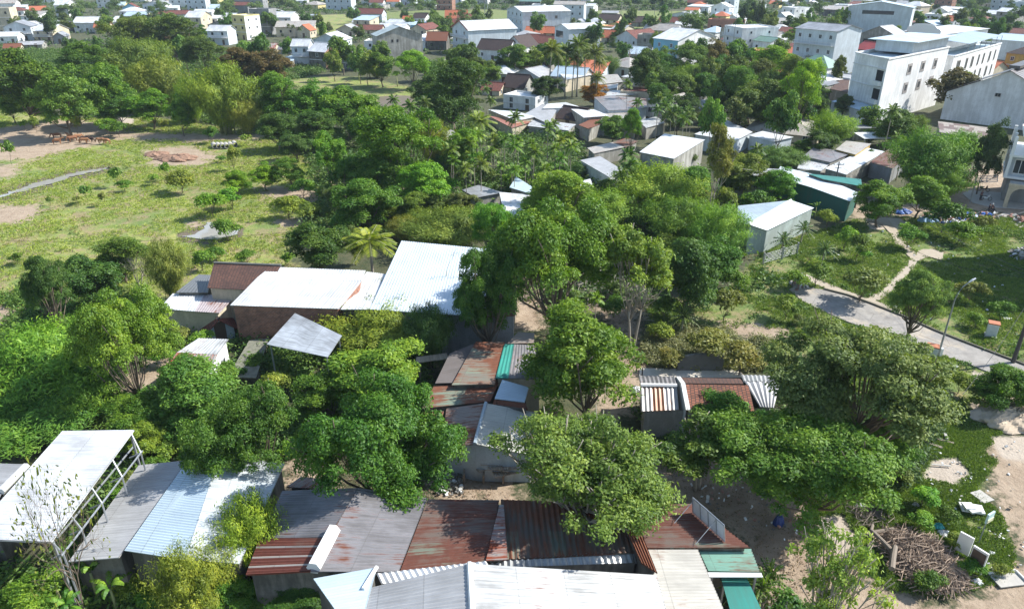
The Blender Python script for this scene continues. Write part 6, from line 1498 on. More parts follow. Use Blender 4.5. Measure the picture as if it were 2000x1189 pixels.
NB = [(1270, 140, 60, 60), (1300, 125, 50, 46), (1345, 150, 70, 60), (1375, 165, 60, 50), (1400, 135, 60, 56), (1420, 175, 70, 60), (1450, 160, 70, 70), (1468, 200, 70, 46), (1500, 160, 60, 60), (1530, 185, 60, 50), (1500, 215, 60, 34), (1545, 140, 60, 70), (1590, 205, 56, 50), (1440, 130, 50, 50), (1480, 140, 60, 56), (1290, 185, 50, 50), (1325, 230, 50, 40), (1380, 230, 50, 34), (1190, 125, 46, 40), (1150, 118, 50, 36), (980, 128, 46, 30), (955, 138, 50, 36), (925, 140, 46, 40), (915, 185, 50, 50), (935, 205, 40, 40), (860, 125, 40, 30), (830, 130, 50, 30), (720, 120, 40, 34), (735, 135, 46, 26), (1640, 130, 30, 46), (1600, 180, 40, 30), (1650, 200, 40, 34), (1700, 262, 36, 26), (1770, 250, 50, 40), (1790, 245, 50, 50), (1130, 330, 40, 30), (1100, 340, 50, 34), (1240, 325, 50, 40), (1190, 365, 50, 36), (1570, 285, 40, 24), (1370, 385, 60, 50), (1420, 350, 50, 50), (1010, 372, 30, 26), (865, 320, 60, 50), (850, 395, 60, 44), (760, 400, 60, 50), (655, 380, 50, 44), (690, 330, 60, 50), (580, 262, 50, 30), (650, 270, 60, 40)]
for (x, y, w_, h_) in NB:
    if 930 < x < 1262 and 150 < y < 262: continue
    i = rr.randrange(6); k = rr.choice(('med', 'fine', 'med', 'bamboo'))
    T(k, x, y, w_ / (1.2 if k == 'bamboo' else 1), h_, FC[i], ('feathery ' if k == 'bamboo' else 'bushy ') + FN[i] + ' tree', 'bamboo' if k == 'bamboo' else 'tree', group='trees among the middle houses')
# ------------------------------------------------------------------ ground cover
def in_any(polys, X, Y):
    m = np.zeros(X.shape, bool)
    for p in polys: m |= inside(poly_world(p), X, Y)
    return m
PATHS = [m[0] for m in MASKS['sand']] + [ROAD, STREAM, PUDDLE]
NOGRASS = PATHS + [m[0] for m in MASKS['soil']]
def scatter(name, label, polys, n, quads, rad, ln, wd, z, cols, noise=None, avoid=(), kind='stuff', seed=1, objs=1):
    r = np.random.default_rng(seed)
    W = [poly_world([(max(-900, min(2900, a)), b_) for a, b_ in p]) for p in polys]
    ar = np.array([abs(area2(w_)) for w_ in W]); X = []; Y = []
    for w_, a in zip(W, ar):
        k = int(n * a / ar.sum()); mn, mx = w_.min(0), w_.max(0)
        kk = int(k * 1.0 * (mx[0] - mn[0]) * (mx[1] - mn[1]) * 2 / a) + 5
        x = r.uniform(mn[0], mx[0], kk); y = r.uniform(mn[1], mx[1], kk); i = inside(w_, x, y)
        X.append(x[i]); Y.append(y[i])
    X = np.concatenate(X); Y = np.concatenate(Y)
    keep = np.ones(len(X), bool)
    if noise: keep &= (smooth_field(X, Y, noise[0], seed) + 0.6 * smooth_field(X, Y, noise[0] * 3.1, seed + 3) + r.normal(size=len(X)) * .25) > noise[1]
    jx = 1.3 * smooth_field(X, Y, .9, 5) + .6 * r.normal(size=len(X)); jy = 1.3 * smooth_field(X, Y, .8, 9) + .6 * r.normal(size=len(X))
    if avoid: keep &= ~in_any(avoid, X + jx, Y + jy)
    keep &= ~in_any(PATHS, X, Y)
    # inside the picture's cone, a little beyond
    d = Y * ct + CAM_H * st; keep &= (np.abs(X) < d * 0.78 + 3) & (Y < 700) & (Y > 20)
    X = X[keep][:n]; Y = Y[keep][:n]
    m = len(X); Rr = rad * r.uniform(.5, 1.5, m); ctn = r.random(m)
    k = np.repeat(np.arange(m), quads); N_ = len(k); d_ = rdir(N_, r); d_[:, 2] = np.abs(d_[:, 2])
    P = np.stack([X[k], Y[k], np.zeros(N_)], 1) + d_ * (Rr[k] * r.uniform(.4, 1, N_))[:, None] * np.array([1, 1, z])
    Nn = unit(d_ * .5 + np.array([0, 0, .5]) + r.normal(size=(N_, 3)) * .45)
    if 'grass' in name:
        h_ = rdir(N_, r); h_[:, 2] = 0; h_ = unit(h_); L_ = (ln * r.uniform(.5, 1.3, N_))[:, None]; P[:, 2] = 0; up_ = unit(np.stack([r.normal(size=N_) * .6, r.normal(size=N_) * .6, np.ones(N_)], 1)); s_ = h_ * wd * .5
        V = np.stack([P - s_, P + s_, P + up_ * L_ * .6 + s_ * .8, P + up_ * L_ + np.array([0, 0, -.05])], 1)
    else: V = leaves_at(P, Nn, ln, wd, r)
    t = np.clip(.55 * ctn[k] + .45 * r.random(N_), 0, 1)
    V[:, :, 2] = np.maximum(V[:, :, 2], -0.05)
    for j in range(objs):
        me = quads_mesh(name, V[j::objs], t[j::objs], LEAF)
        o = link(name, me); o.color = (*cols, 1); tag(o, label, name.replace('_', ' '), kind=kind)
    return m
scatter('grass', 'short yellow green pasture grass', [PASTURE], 60000, 7, .35, .26, .10, .35, (.23, .30, .05), noise=(.25, -.5), avoid=NOGRASS, seed=11)
scatter('tall_weeds', 'dark green weeds dotted over the pasture', [PASTURE], 6000, 12, .35, .3, .14, .5, (.13, .19, .045), noise=(.16, .85), avoid=NOGRASS, seed=12)
scatter('dry_grass', 'straw coloured grass in the pasture', [PASTURE], 12000, 9, .4, .3, .10, .8, (.30, .28, .12), noise=(.2, .45), avoid=NOGRASS, seed=13)
scatter('lush_grass', 'bright green rough grass round the concrete road', [LUSH_R], 60000, 9, .35, .24, .09, .5, (.13, .20, .04), noise=(.3, -.3), avoid=NOGRASS, seed=21)
scatter('weeds', 'darker weeds and low creepers in the rough grass', [LUSH_R, VERGE], 7000, 18, .45, .26, .15, .8, (.075, .145, .028), noise=(.3, .55), avoid=PATHS, seed=22)
scatter('verge_grass', 'grass on the verge and round the branch pile', [ISLAND, VERGE, [(1780, 800), (1880, 830), (1900, 870), (1820, 900), (1740, 900)]], 22000, 9, .25, .18, .08, .7, (.11, .18, .035), noise=(.6, -.7), avoid=[MASKS['sand'][5][0]], seed=23)
scatter('dry_scrub', 'dry brown scrub beside the old masonry screen', [[(1290, 640), (1400, 640), (1520, 670), (1540, 720), (1440, 725), (1250, 715), (1260, 660)]], 3800, 22, .55, .3, .1, 1.2, (.18, .19, .08), noise=(.4, -.6), avoid=PATHS, seed=24)
UG = [[(-300, 590), (140, 560), (240, 580), (330, 600), (320, 660), (440, 660), (520, 650), (640, 620), (830, 640), (810, 700), (850, 760), (820, 860), (880, 900), (640, 900), (540, 890), (270, 900), (270, 840), (0, 860), (-300, 880)],
      [(-100, 1110), (130, 1100), (250, 1090), (500, 1120), (600, 1120), (720, 1230), (-100, 1230)], [(100, 1100), (240, 910), (270, 910), (140, 1095)],
      [(1040, 600), (1000, 520), (1020, 440), (900, 430), (800, 470), (560, 480), (620, 400), (600, 340), (600, 290), (520, 260), (380, 238), (300, 226), (0, 208), (-300, 200), (-300, 100), (120, 100), (500, 110), (640, 140), (560, 160), (640, 200), (800, 220), (900, 200), (950, 250), (1130, 260), (1150, 340), (1250, 330), (1400, 330), (1420, 400), (1460, 500), (1540, 560), (1420, 590), (1300, 600), (1180, 590)],
      [(1290, 860), (1560, 790), (1700, 780), (1860, 790), (1780, 940), (1690, 960), (1560, 960), (1480, 900), (1400, 880)], [(1240, 800), (1520, 805), (1540, 700), (1600, 720), (1600, 860), (1300, 880)],
      [(1100, 100), (1400, 100), (1640, 160), (1640, 210), (1860, 230), (1960, 280), (1930, 340), (1790, 400), (1560, 420), (1500, 300), (1350, 250), (1150, 180)]]
scatter('undergrowth', 'tangled green undergrowth beneath the trees', UG[:3], 9500, 34, 1.0, .34, .16, 1.25, (.085, .165, .028), noise=(.5, -.25), avoid=[m[0] for m in MASKS['soil']] + [[(1000, 600), (990, 500), (1060, 500), (1060, 700), (1000, 700)]], seed=31)
scatter('undergrowth', 'leafy undergrowth filling the tree belt and village gaps', [UG[3], UG[5]], 30000, 20, 1.3, .5, .28, 1.3, (.075, .14, .03), noise=(.25, -.35), avoid=PATHS, seed=32)
scatter('undergrowth', 'shaded undergrowth round the dirt yard trees', [UG[4]] + UG[4:5] + [[(1240, 800), (1520, 805), (1540, 700), (1600, 720), (1600, 860), (1300, 880)]], 3500, 26, .7, .28, .14, 1.1, (.06, .11, .03), noise=(.4, -.5), avoid=PATHS, seed=33)
scatter('undergrowth', 'distant hedges and low growth between the village houses', [[(-200, 0), (2200, 0), (2200, 100), (-200, 110)]], 16000, 14, 1.6, 1.1, .7, 1.1, (.07, .125, .035), noise=(.05, -.3), avoid=[m[0] for m in MASKS['past'][1:4]] + [MASKS['lush'][3][0], MASKS['lush'][5][0]], seed=34)
scatter('fallen_leaves', 'dead leaves and litter on bare earth', [[(1240, 860), (1400, 860), (1480, 950), (1600, 1030), (1700, 1130), (1500, 1180), (1340, 980)], [(560, 890), (860, 890), (1010, 980), (560, 960)], [(1000, 500), (1060, 500), (1260, 600), (1260, 720), (1060, 660)]], 5000, 3, .3, .13, .08, .1, (.2, .15, .1), seed=35)
r = np.random.default_rng(77)
# far wooded horizon beyond the village
scatter('distant_woods', 'hazy woods beyond the rice fields', [[(-400, -55), (2400, -55), (2400, 6), (-400, 6)]], 9000, 14, 5, 3.5, 2.2, 1.2, (.055, .10, .04), noise=(.012, -.1), seed=41) if False else None

# ------------------------------------------------------------------ people, cattle, bikes
def skinned(name, verts, edges, radii, mat, sub=2, root=0):
    me = bpy.data.meshes.new(name); me.from_pydata(verts, edges, []); me.materials.append(mat)
    o = bpy.data.objects.new(name, me); COL.objects.link(o)
    md = o.modifiers.new('skin', 'SKIN'); s2 = o.modifiers.new('sub', 'SUBSURF'); s2.levels = sub; s2.render_levels = sub
    for i, rd in enumerate(radii):
        sv = me.skin_vertices[0].data[i]; sv.radius = (rd, rd) if not hasattr(rd, '__len__') else rd; sv.use_root = (i == root)
    md.use_smooth_shade = True
    dg = bpy.context.evaluated_depsgraph_get(); ev = o.evaluated_get(dg); m2 = bpy.data.meshes.new_from_object(ev); m2.name = name
    m2.materials.clear(); m2.materials.append(mat)
    bpy.data.objects.remove(o); return m2
def cow_meshes(mat, head_down=False):
    hz = (.55, 1.0, 1.45, 1.6, 1.95)
    hd = [(1.0, 0, 1.25), (1.28, 0, .85), (1.5, 0, .32)] if head_down else [(.98, 0, 1.35), (1.25, 0, 1.5), (1.6, 0, 1.38)]
    v = [(0, 0, 1.02), (-.45, 0, 1.05), (-.85, 0, 1.1), (.4, 0, 1.0), (.75, 0, 1.12)] + hd
    e = [(0, 1), (1, 2), (0, 3), (3, 4), (4, 5), (5, 6), (6, 7)]; rd = [.36, .35, .28, .35, .30, .17, .15, .085]
    for sx, j in ((.62, 4), (-.78, 2)):
        for sy in (-.17, .17):
            b = len(v); off = .07 if sx < 0 else 0
            v += [(sx, sy, .72), (sx - off, sy, .42), (sx, sy, .05)]; rd += [.12, .07, .06]; e += [(j, b), (b, b + 1), (b + 1, b + 2)]
    b = len(v); v += [(-1.02, 0, .95), (-1.06, 0, .45)]; rd += [.04, .03]; e += [(2, b), (b, b + 1)]
    body = skinned('cow', v, e, rd, mat, 1)
    hb = MB(); p = Vector(hd[1])
    for s in (-1, 1):
        hb.tube([p + Vector((.05, s * .08, .1)), p + Vector((.08, s * .2, .22)), p + Vector((.12, s * .17, .33))], [.03, .025, .008], 5)
        hb.box((p.x - .02, p.y + s * .22, p.z + .04), (.06, .2, .08))
    return body, hb.mesh('horns', MATS['old_hide'])
plain('old_hide', (.2, .16, .12), .7)
HIDES = [plain('tan_hide', (.32, .15, .07), .8, 0, .3), plain('dark_hide', (.06, .03, .022), .8), plain('brown_hide', (.20, .085, .04), .8)]
CM = {(i, d): cow_meshes(HIDES[i], d) for i in range(3) for d in (False, True)}
for (x, y, rz, i, d, lab) in [(112, 271, 200, 2, True, 'dark brown cow at the left end of the herd, head lowered'), (113, 282, 10, 0, False, 'light tan cow nearest the camera at the left of the herd'), (138, 273, 150, 0, False, 'tan cow with raised horns at the middle of the herd'),
        (143, 277, 230, 2, True, 'brown cow grazing among the tan ones'), (152, 274, 30, 0, True, 'orange tan cow just left of the dark pair'), (165, 278, 355, 1, False, 'dark cow standing broadside in the herd'), (164, 281, 5, 0, True, 'tan calf coloured cow in front of the dark broadside cow'),
        (177, 279, 340, 1, True, 'darkest cow at the right of the pair, head down'), (200, 281, 185, 0, True, 'tan cow alone at the right end of the herd'), (209, 282, 170, 0, True, 'pale tan cow almost hidden behind the lone cow')]:
    o = link('cow', CM[(i, d)][0], None, G(x, y)); o.rotation_euler.z = radians(rz); link('horns', CM[(i, d)][1], o); tag(o, lab, 'cow', 'cattle herd in the pasture'); o.scale = (.95,) * 3
plain('skin', (.35, .2, .13), .6)
def person(p, rz, top, legs, label, pose='stand', z=0.0, helmet=None):
    if pose == 'stand':
        v = [(0, 0, .95), (0, 0, 1.2), (0, 0, 1.42), (0, 0, 1.52), (0, 0, 1.62), (0, .01, 1.70)]
        e = [(0, 1), (1, 2), (2, 3), (3, 4), (4, 5)]; rd = [(.15, .11), (.14, .10), (.15, .09), .05, .085, .07]
        for s in (-1, 1):
            b = len(v); v += [(s * .1, 0, .85), (s * .11, -.02, .48), (s * .12, .02, .07), (s * .13, -.13, .04)]; rd += [.085, .06, .045, .035]; e += [(0, b), (b, b + 1), (b + 1, b + 2), (b + 2, b + 3)]
            b = len(v); v += [(s * .2, 0, 1.38), (s * .25, -.02, 1.12), (s * .22, -.16, .92), (s * .21, -.2, .84)]; rd += [.055, .042, .033, .03]; e += [(2, b), (b, b + 1), (b + 1, b + 2), (b + 2, b + 3)]
    else:
        v = [(0, 0, .82), (0, -.05, 1.08), (0, -.06, 1.28), (0, -.05, 1.37), (0, -.06, 1.46), (0, -.06, 1.54)]
        e = [(0, 1), (1, 2), (2, 3), (3, 4), (4, 5)]; rd = [(.16, .12), (.14, .10), (.15, .09), .05, .085, .07]
        for s in (-1, 1):
            b = len(v); v += [(s * .14, -.14, .80), (s * .17, -.46, .72), (s * .16, -.38, .32), (s * .16, -.5, .27)]; rd += [.085, .065, .045, .035]; e += [(0, b), (b, b + 1), (b + 1, b + 2), (b + 2, b + 3)]
            b = len(v); v += [(s * .2, -.06, 1.22), (s * .25, -.22, 1.02), (s * .25, -.5, 1.0)]; rd += [.055, .042, .033]; e += [(2, b), (b, b + 1), (b + 1, b + 2)]
    o = link('person', skinned('person', v, e, rd, MATS['skin'], 1), None, (p[0], p[1], z)); o.rotation_euler.z = rz; tag(o, label, 'person')
    tz = v[2]; tv = [v[0], v[1], v[2]]; te = [(0, 1), (1, 2)]; trd = [(.17, .13), (.16, .12), (.165, .11)]
    for s in (0, 1):
        a0 = 6 + s * 8 + 4 if pose == 'stand' else 6 + s * 7 + 4
        b = len(tv); tv += [v[a0], v[a0 + 1]]; te += [(2, b), (b, b + 1)]; trd += [.065, .055]
    link('shirt', skinned('shirt', tv, te, trd, top, 1), o)
    lv = [v[0]]; le = []; lr = [(.165, .125)]
    for s in (0, 1):
        a0 = 6 + s * (8 if pose == 'stand' else 7); b = len(lv); lv += [v[a0], v[a0 + 1], v[a0 + 2]]; le += [(0, b), (b, b + 1), (b + 1, b + 2)]; lr += [.095, .072, .058]
    link('trousers', skinned('trousers', lv, le, lr, legs, 1), o)
    hp = v[5]; m = MB(); m.tube([(hp[0], hp[1] + .02, hp[2] - .05), (hp[0], hp[1] + .02, hp[2] + .02), (hp[0], hp[1] + .02, hp[2] + .06)], [.1, .1, .05], 9); link('helmet' if helmet else 'hair', m.mesh('hair', helmet or BLACK, True), o)
    return o
SHD = plain('dark_shirt', (.04, .04, .05), .8); SHR = plain('maroon_shirt', (.12, .05, .05), .8); TRS = plain('dark_trousers', (.03, .035, .05), .8); SHG = plain('green_shirt', (.12, .2, .15), .8)
def motorbike(p, rz, bodym, label, z=0.0):
    t = empty('motorbike', (p[0], p[1], z), rz, label, 'motorbike')
    for y in (-.62, .62):
        w_ = MB(); n = 16
        ring = [(0, y + .28 * cos(2 * pi * i / n), .30 + .28 * sin(2 * pi * i / n)) for i in range(n + 1)]; w_.tube(ring, .045, 6); wo = w_.build('wheel', RUBBER, t)
        h = MB(); h.tube([(-.05, y, .3), (.05, y, .3)], .08, 8)
        for i in range(5): h.tube([(0, y, .3), (0, y + .26 * cos(i * 1.257), .3 + .26 * sin(i * 1.257))], .012, 4)
        h.build('rim', STEEL, wo)
    m = MB(); m.tube([(0, .6, .55), (0, .35, .58), (0, .1, .45), (0, -.2, .42), (0, -.36, .75), (0, -.42, .95)], [.11, .15, .13, .12, .13, .07], 8); m.tube([(0, -.62, .3), (0, -.45, .8), (0, -.38, 1.0)], [.03, .04, .05], 6); m.box((0, .72, .62), (.16, .3, .08)); m.build('body', bodym, t, True)
    m = MB(); m.box((0, .3, .76), (.24, .72, .1), top=.85); m.build('seat', BLACK, t)
    m = MB(); m.tube([(-.33, -.3, 1.04), (0, -.4, 1.0), (.33, -.3, 1.04)], .022, 6); m.build('handlebar', BLACK, t)
    m = MB(); m.tube([(0, -.5, .92), (0, -.55, .92)], .08, 8); m.build('headlight', WPAINT, t)
    return t
motorbike(G(1924, 392), radians(75), WPAINT, 'white scooter parked on the paved corner before the unfinished villa', .05)
person(G(1914, 392), radians(200), SHR, TRS, 'person in a dark red top standing beside the parked white scooter', 'stand', .05)
motorbike(G(1920, 374), radians(60), BLACK, 'black motorbike parked against the villa wall', .05)
mp = G(1934, 417); motorbike(mp, radians(100), plain('dark_paint', (.05, .04, .05), .3), 'dark motorbike carrying two riders on the lane', .03)
d_ = Vector((cos(radians(100) - pi / 2), sin(radians(100) - pi / 2), 0)); 
fw = Vector((sin(radians(100)), -cos(radians(100)), 0))
person(mp - fw * .02, radians(100), SHR, TRS, 'front rider in dark red with a white helmet on the dark motorbike', 'sit', .03, WPAINT)
person(mp - fw * .48, radians(100), SHD, TRS, 'rear passenger in black on the dark motorbike', 'sit', .03)
motorbike(G(1645, 418), radians(80), BLACK, 'black motorbike parked by the curving white roof'); motorbike(G(1656, 414), radians(95), plain('red_paint', (.3, .02, .02), .3), 'motorbike with red body parked beside the black one')

# ------------------------------------------------------------------ poles, signs, boxes
def lamp():
    b = G(1832, 695); t = empty('street_lamp', b, 0, 'slim grey street lamp with a curved arm beside the concrete road', 'street lamp')
    m = MB(); m.tube([(0, 0, 0), (0, 0, 3), (0, 0, 6.2)], [.11, .09, .065], 8); m.build('pole', STEEL, t)
    m = MB(); m.tube([(0, 0, 6.1), (.12, 0, 6.9), (.5, .1, 7.6), (1.0, .15, 8.05)], [.06, .055, .05, .045], 7); m.build('arm', STEEL, t)
    m = MB(); m.tube([(.95, .14, 8.02), (1.25, .18, 8.22), (1.55, .22, 8.4)], [.06, .11, .07], 8); m.build('lamp_head', WPAINT, t)
    m = MB(); m.box((0.18, 0, .45), (.25, .3, .9)); m.build('base_plinth', WPAINT, t)
lamp()
def upole(px, py, topy, label, arms=True, r0=.16, mt=DCONC, hh=None):
    b = G(px, py); v = (topy - 594.5) / F; Z = -b.y * (st + v * ct) / (ct - v * st); h = hh or CAM_H + Z
    t = empty('utility_pole', b, 0, label, 'utility pole'); m = MB(); m.tube([(0, 0, -.1), (0, 0, h)], [r0, r0 * .6], 8); m.build('pole', mt, t)
    if arms:
        m = MB(); m.box((0, 0, h - .5), (1.8, .1, .1)); m.box((0, .002, h - 1.1), (1.2, .1, .1)); m.build('crossarm', STEEL, t)
        m = MB()
        for x in (-.8, -.3, .3, .8): m.tube([(x, 0, h - .45), (x, 0, h - .25)], .05, 5)
        m.build('insulator', WPAINT, t)
    return b + Vector((0, 0, h - .4))
p1 = upole(1629, 368, 316, 'concrete utility pole with crossarms by the curving white roof')
p2 = upole(1978, 708, 560, 'thick dark electricity pole at the right edge with a lamp bracket', hh=9.5, r0=.2, mt=plain('dark_pole', (.06, .055, .05), .8))
p3 = upole(1411, 110, 52, 'thin utility pole before the stepped white house', r0=.14); p4 = upole(1429, 108, 28, 'taller antenna mast beside the stepped white house', r0=.12)
p5 = upole(1096, 46, 14, 'utility pole by the pale blue three storey house'); p6 = upole(1212, 38, 4, 'slim pole in the rice field'); p7 = upole(1278, 30, 4, 'second slim pole in the rice field', False)
p8 = upole(522, 92, 66, 'utility pole beside the bare grey concrete house'); p9 = upole(434, 0, -1, 'x') if False else None
p10 = upole(1311, 34, 6, 'right slim pole at the rice field', False); p11 = upole(105, 92, 62, 'utility pole before the cream house', r0=.14); p12 = upole(135, 85, 66, 'utility pole by the small grey shrine', r0=.14)
p13 = upole(1220, 258, 180, 'very thin tall pole among the palms', False, .07, STEEL); p14 = upole(1465, 185, 150, 'thin pole above the beige hip roof', False, .08, STEEL)
p15 = upole(1100, 580, 530, 'slender wooden stake pole in the dirt lane', False, .06, WOOD); p16 = upole(1254, 733, 718, 'short dark post by the small tiled house', False, .08, BLACK)
def cable(a, b_, label, sag=.6, r0=.02):
    m = MB(); m.tube([lerp(a, b_, i / 12) - a - Vector((0, 0, sag * 4 * (i / 12) * (1 - i / 12))) for i in range(13)], r0, 4); o = m.build('overhead_cable', BLACK, None, loc=a); tag(o, label, 'cable')
cable(p1, p2, 'black cable from the crossarm pole to the dark pole', 1.2); cable(p1, G(1450, 330, 6), 'cable from the crossarm pole towards the yellow olive tree', .8)
cable(p2, G(1880, 770, 4), 'slack cable dropping left from the dark pole', 1.0)
cable(G(-40, 468, 5), G(620, 448, 6), 'thin cable crossing the pasture in front of the puddle', .8, .018)
cable(p1, G(1560, 150, 9), 'cable from the crossarm pole to the village', .8); cable(p2, G(1700, 440, 7), 'cable crossing the rough grass from the dark pole', 1.5, .018); cable(G(1520, 330, 6), G(1240, 330, 6), 'cable strung over the middle trees', 1, .02); cable(p2, G(1820, 420, 8), 'second cable crossing the rough grass', 1.2, .018)
cable(p11, p12, 'cable between the two village poles', .5)
# transmission tower
b = G(950, 44); t = empty('transmission_tower', b, 0, 'pale lattice steel tower above the rice field', 'tower'); m = MB(); Hh = 20
for sx in (-1, 1):
    for sy in (-1, 1): m.tube([(sx * 1.3, sy * 1.3, 0), (sx * .4, sy * .4, Hh)], .09, 4)
for i in range(9):
    z0, z1 = Hh * i / 9, Hh * (i + 1) / 9; w0, w1 = 1.3 - .9 * i / 9, 1.3 - .9 * (i + 1) / 9
    for s in (-1, 1): m.tube([(-w0, s * w0, z0), (w1, s * w1, z1)], .05, 3); m.tube([(w0, s * w0, z0), (-w1, s * w1, z1)], .05, 3); m.tube([(s * w0, -w0, z0), (s * w1, w1, z1)], .05, 3)
m.build('lattice', STEEL, t); m = MB()
for z in (14, 17): m.box((0, 0, z), (5, .15, .15))
m.build('crossarm', STEEL, t)
# antennas
def elec_box(px, py, label, h=1.5, w_=.95):
    t = empty('electric_cabinet', G(px, py), radians(-28), label, 'cabinet'); m = MB(); m.box((0, 0, h / 2), (w_, .8, h)); m.build('body', WPAINT, t)
    m = MB(); m.box((0, 0, h + .06), (w_ + .12, .92, .12)); m.build('lid', plain('orange_lid', (.42, .15, .07), .7), t)
    m = MB(); m.box((0, -.41, h * .5), (w_ * .85, .03, h * .8)); m.build('door', plain('cabinet_door', (.6, .62, .62), .5), t)
    m = MB(); m.box((0, 0, .05), (w_ + .2, 1.0, .14)); m.build('base_slab', CONC, t)
elec_box(1934, 656, 'white cabinet with orange lid standing in the rough grass'); elec_box(1816, 700, 'white cabinet with orange lid half hidden behind the huge layered tree', 1.4)
def board_sign(px, py, w_, h, z0, rz, face, label, cat='signboard', posts=2, back=None):
    t = empty('signboard', G(px, py), rz, label, cat); m = MB(); m.box((0, 0, z0 + h / 2), (w_, .12, h)); m.build('panel', face, t)
    for x in ((-w_ * .4, w_ * .4) if posts == 2 else (0,)):
        m = MB(); m.tube([(x, .1, -.1), (x, .1, z0 + h * .5)], .04, 6); m.build('post', STEEL, t)
    if back: m = MB(); m.box((0, -.075, z0 + h / 2), (w_ * .86, .03, h * .8)); m.build('face', back, t)
    return t
board_sign(1876, 1083, .85, 1.5, .25, radians(-52), WPAINT, 'blank white upright board standing in the grass by the branch pile')
board_sign(1900, 1118, .95, 1.7, .3, radians(-58), WPAINT, 'white framed board with a dark picture face near the branch pile', back=plain('dark_poster', (.10, .07, .055), .5, 0, .7))
t = board_sign(1914, 1062, .75, .75, 2.0, radians(30), plain('pale_sign', (.45, .62, .62), .5), 'small pale blue and yellow sign on a single thin post', posts=1)
m = MB(); m.box((0, -.08, 2.18), (.7, .03, .28)); m.build('yellow_band', plain('pale_yellow', (.6, .6, .4), .6), t)
# leaning sign frame on the roof
A, B = G(1354, 1000, 4.2), G(1416, 1056, 4.2); d = B - A; t = empty('sign_frame', A, 0, 'long white sign frame seen from behind, leaning on the rusty roof edge', 'signboard'); up = Vector((-.15, .1, 1.15)); m = MB()
m.poly([Vector((0, 0, 0)), d, d + up, up]); m.poly([Vector((0, 0, 0)) + Vector((.02, .06, 0)), up + Vector((.02, .06, 0)), d + up + Vector((.02, .06, 0)), d + Vector((.02, .06, 0))]); m.build('panel', plain('banner_back', (.62, .66, .72), .6), t)
m = MB()
for i in range(5): q = d * (i / 4); m.tube([q - Vector((.03, .05, 0)), q + up - Vector((.03, .05, 0))], .03, 4)
for q in (Vector(), up): m.tube([q - Vector((.03, .05, 0)), q + d - Vector((.03, .05, 0))], .03, 4)
for q in (.05, .75): m.tube([d * q + up * .9, d * q + Vector((-1.5, -.9, .05))], .025, 4)
m.build('steel_frame', STEEL, t)
# fence posts and wire gate
t = empty('wire_fence', G(1520, 505), 0, 'low wire fence with concrete posts before the open fronted shed', 'fence'); b0 = G(1520, 505); pts = [G(1490, 516) - b0, G(1527, 505) - b0, G(1556, 496) - b0]
for p in pts: m = MB(); m.box((p.x, p.y, .8), (.18, .18, 1.7)); m.build('post', CONC, t)
m = MB()
for i in range(2):
    for z in np.linspace(.2, 1.4, 7): m.tube([pts[i] + Vector((0, 0, z)), pts[i + 1] + Vector((0, 0, z))], .012, 3)
    for k in range(1, 14): q = lerp(pts[i], pts[i + 1], k / 14); m.tube([q + Vector((0, 0, .1)), q + Vector((0, 0, 1.5))], .012, 3)
m.build('mesh_wire', STEEL, t)
# masonry tomb screen
t = empty('masonry_screen', G(1366, 722), 0, 'old dark masonry screen with a curved top behind the tiled house', 'wall'); m = MB(); n = 10; w_ = 1.9
top = [(-w_ + 2 * w_ * i / n, 1.5 + .3 * sin(pi * i / n)) for i in range(n + 1)]
for yy, rv in ((-.15, 0), (.15, 1)):
    P = [(-w_, yy, 0), (w_, yy, 0)] + [(x, yy, z) for x, z in top[::-1]]; m.poly(P[::-1] if rv else P)
for i in range(n): a, c_ = top[i], top[i + 1]; m.poly([(a[0], -.15, a[1]), (c_[0], -.15, c_[1]), (c_[0], .15, c_[1]), (a[0], .15, a[1])])
for s in (-1, 1): m.box((s * (w_ + .12), 0, .8), (.25, .4, 1.6))
m.build('wall', DCONC, t)
# concrete pipes in the pasture
for i, (x, y) in enumerate(((418, 284), (426, 284), (434, 284), (442, 284), (450, 283), (458, 281))):
    m = MB(); n = 14; L = 2.2; R0, R1 = .5, .40
    for k in range(n):
        a, b_ = 2 * pi * k / n, 2 * pi * (k + 1) / n
        for R_, s in ((R0, 1), (R1, -1)):
            q = [(R_ * cos(a), -L / 2, R_ * sin(a)), (R_ * cos(b_), -L / 2, R_ * sin(b_)), (R_ * cos(b_), L / 2, R_ * sin(b_)), (R_ * cos(a), L / 2, R_ * sin(a))]; m.poly(q[::-1] if s > 0 else q)
        for yy in (-L / 2, L / 2):
            q = [(R0 * cos(a), yy, R0 * sin(a)), (R0 * cos(b_), yy, R0 * sin(b_)), (R1 * cos(b_), yy, R1 * sin(b_)), (R1 * cos(a), yy, R1 * sin(a))]; m.poly(q if yy < 0 else q[::-1])
    o = m.build('concrete_pipe', CONC, None, loc=G(x, y, .5)); o.rotation_euler.z = radians(28); tag(o, 'one of the grey concrete pipes lying side by side in the pasture', 'pipe', 'row of concrete pipes')
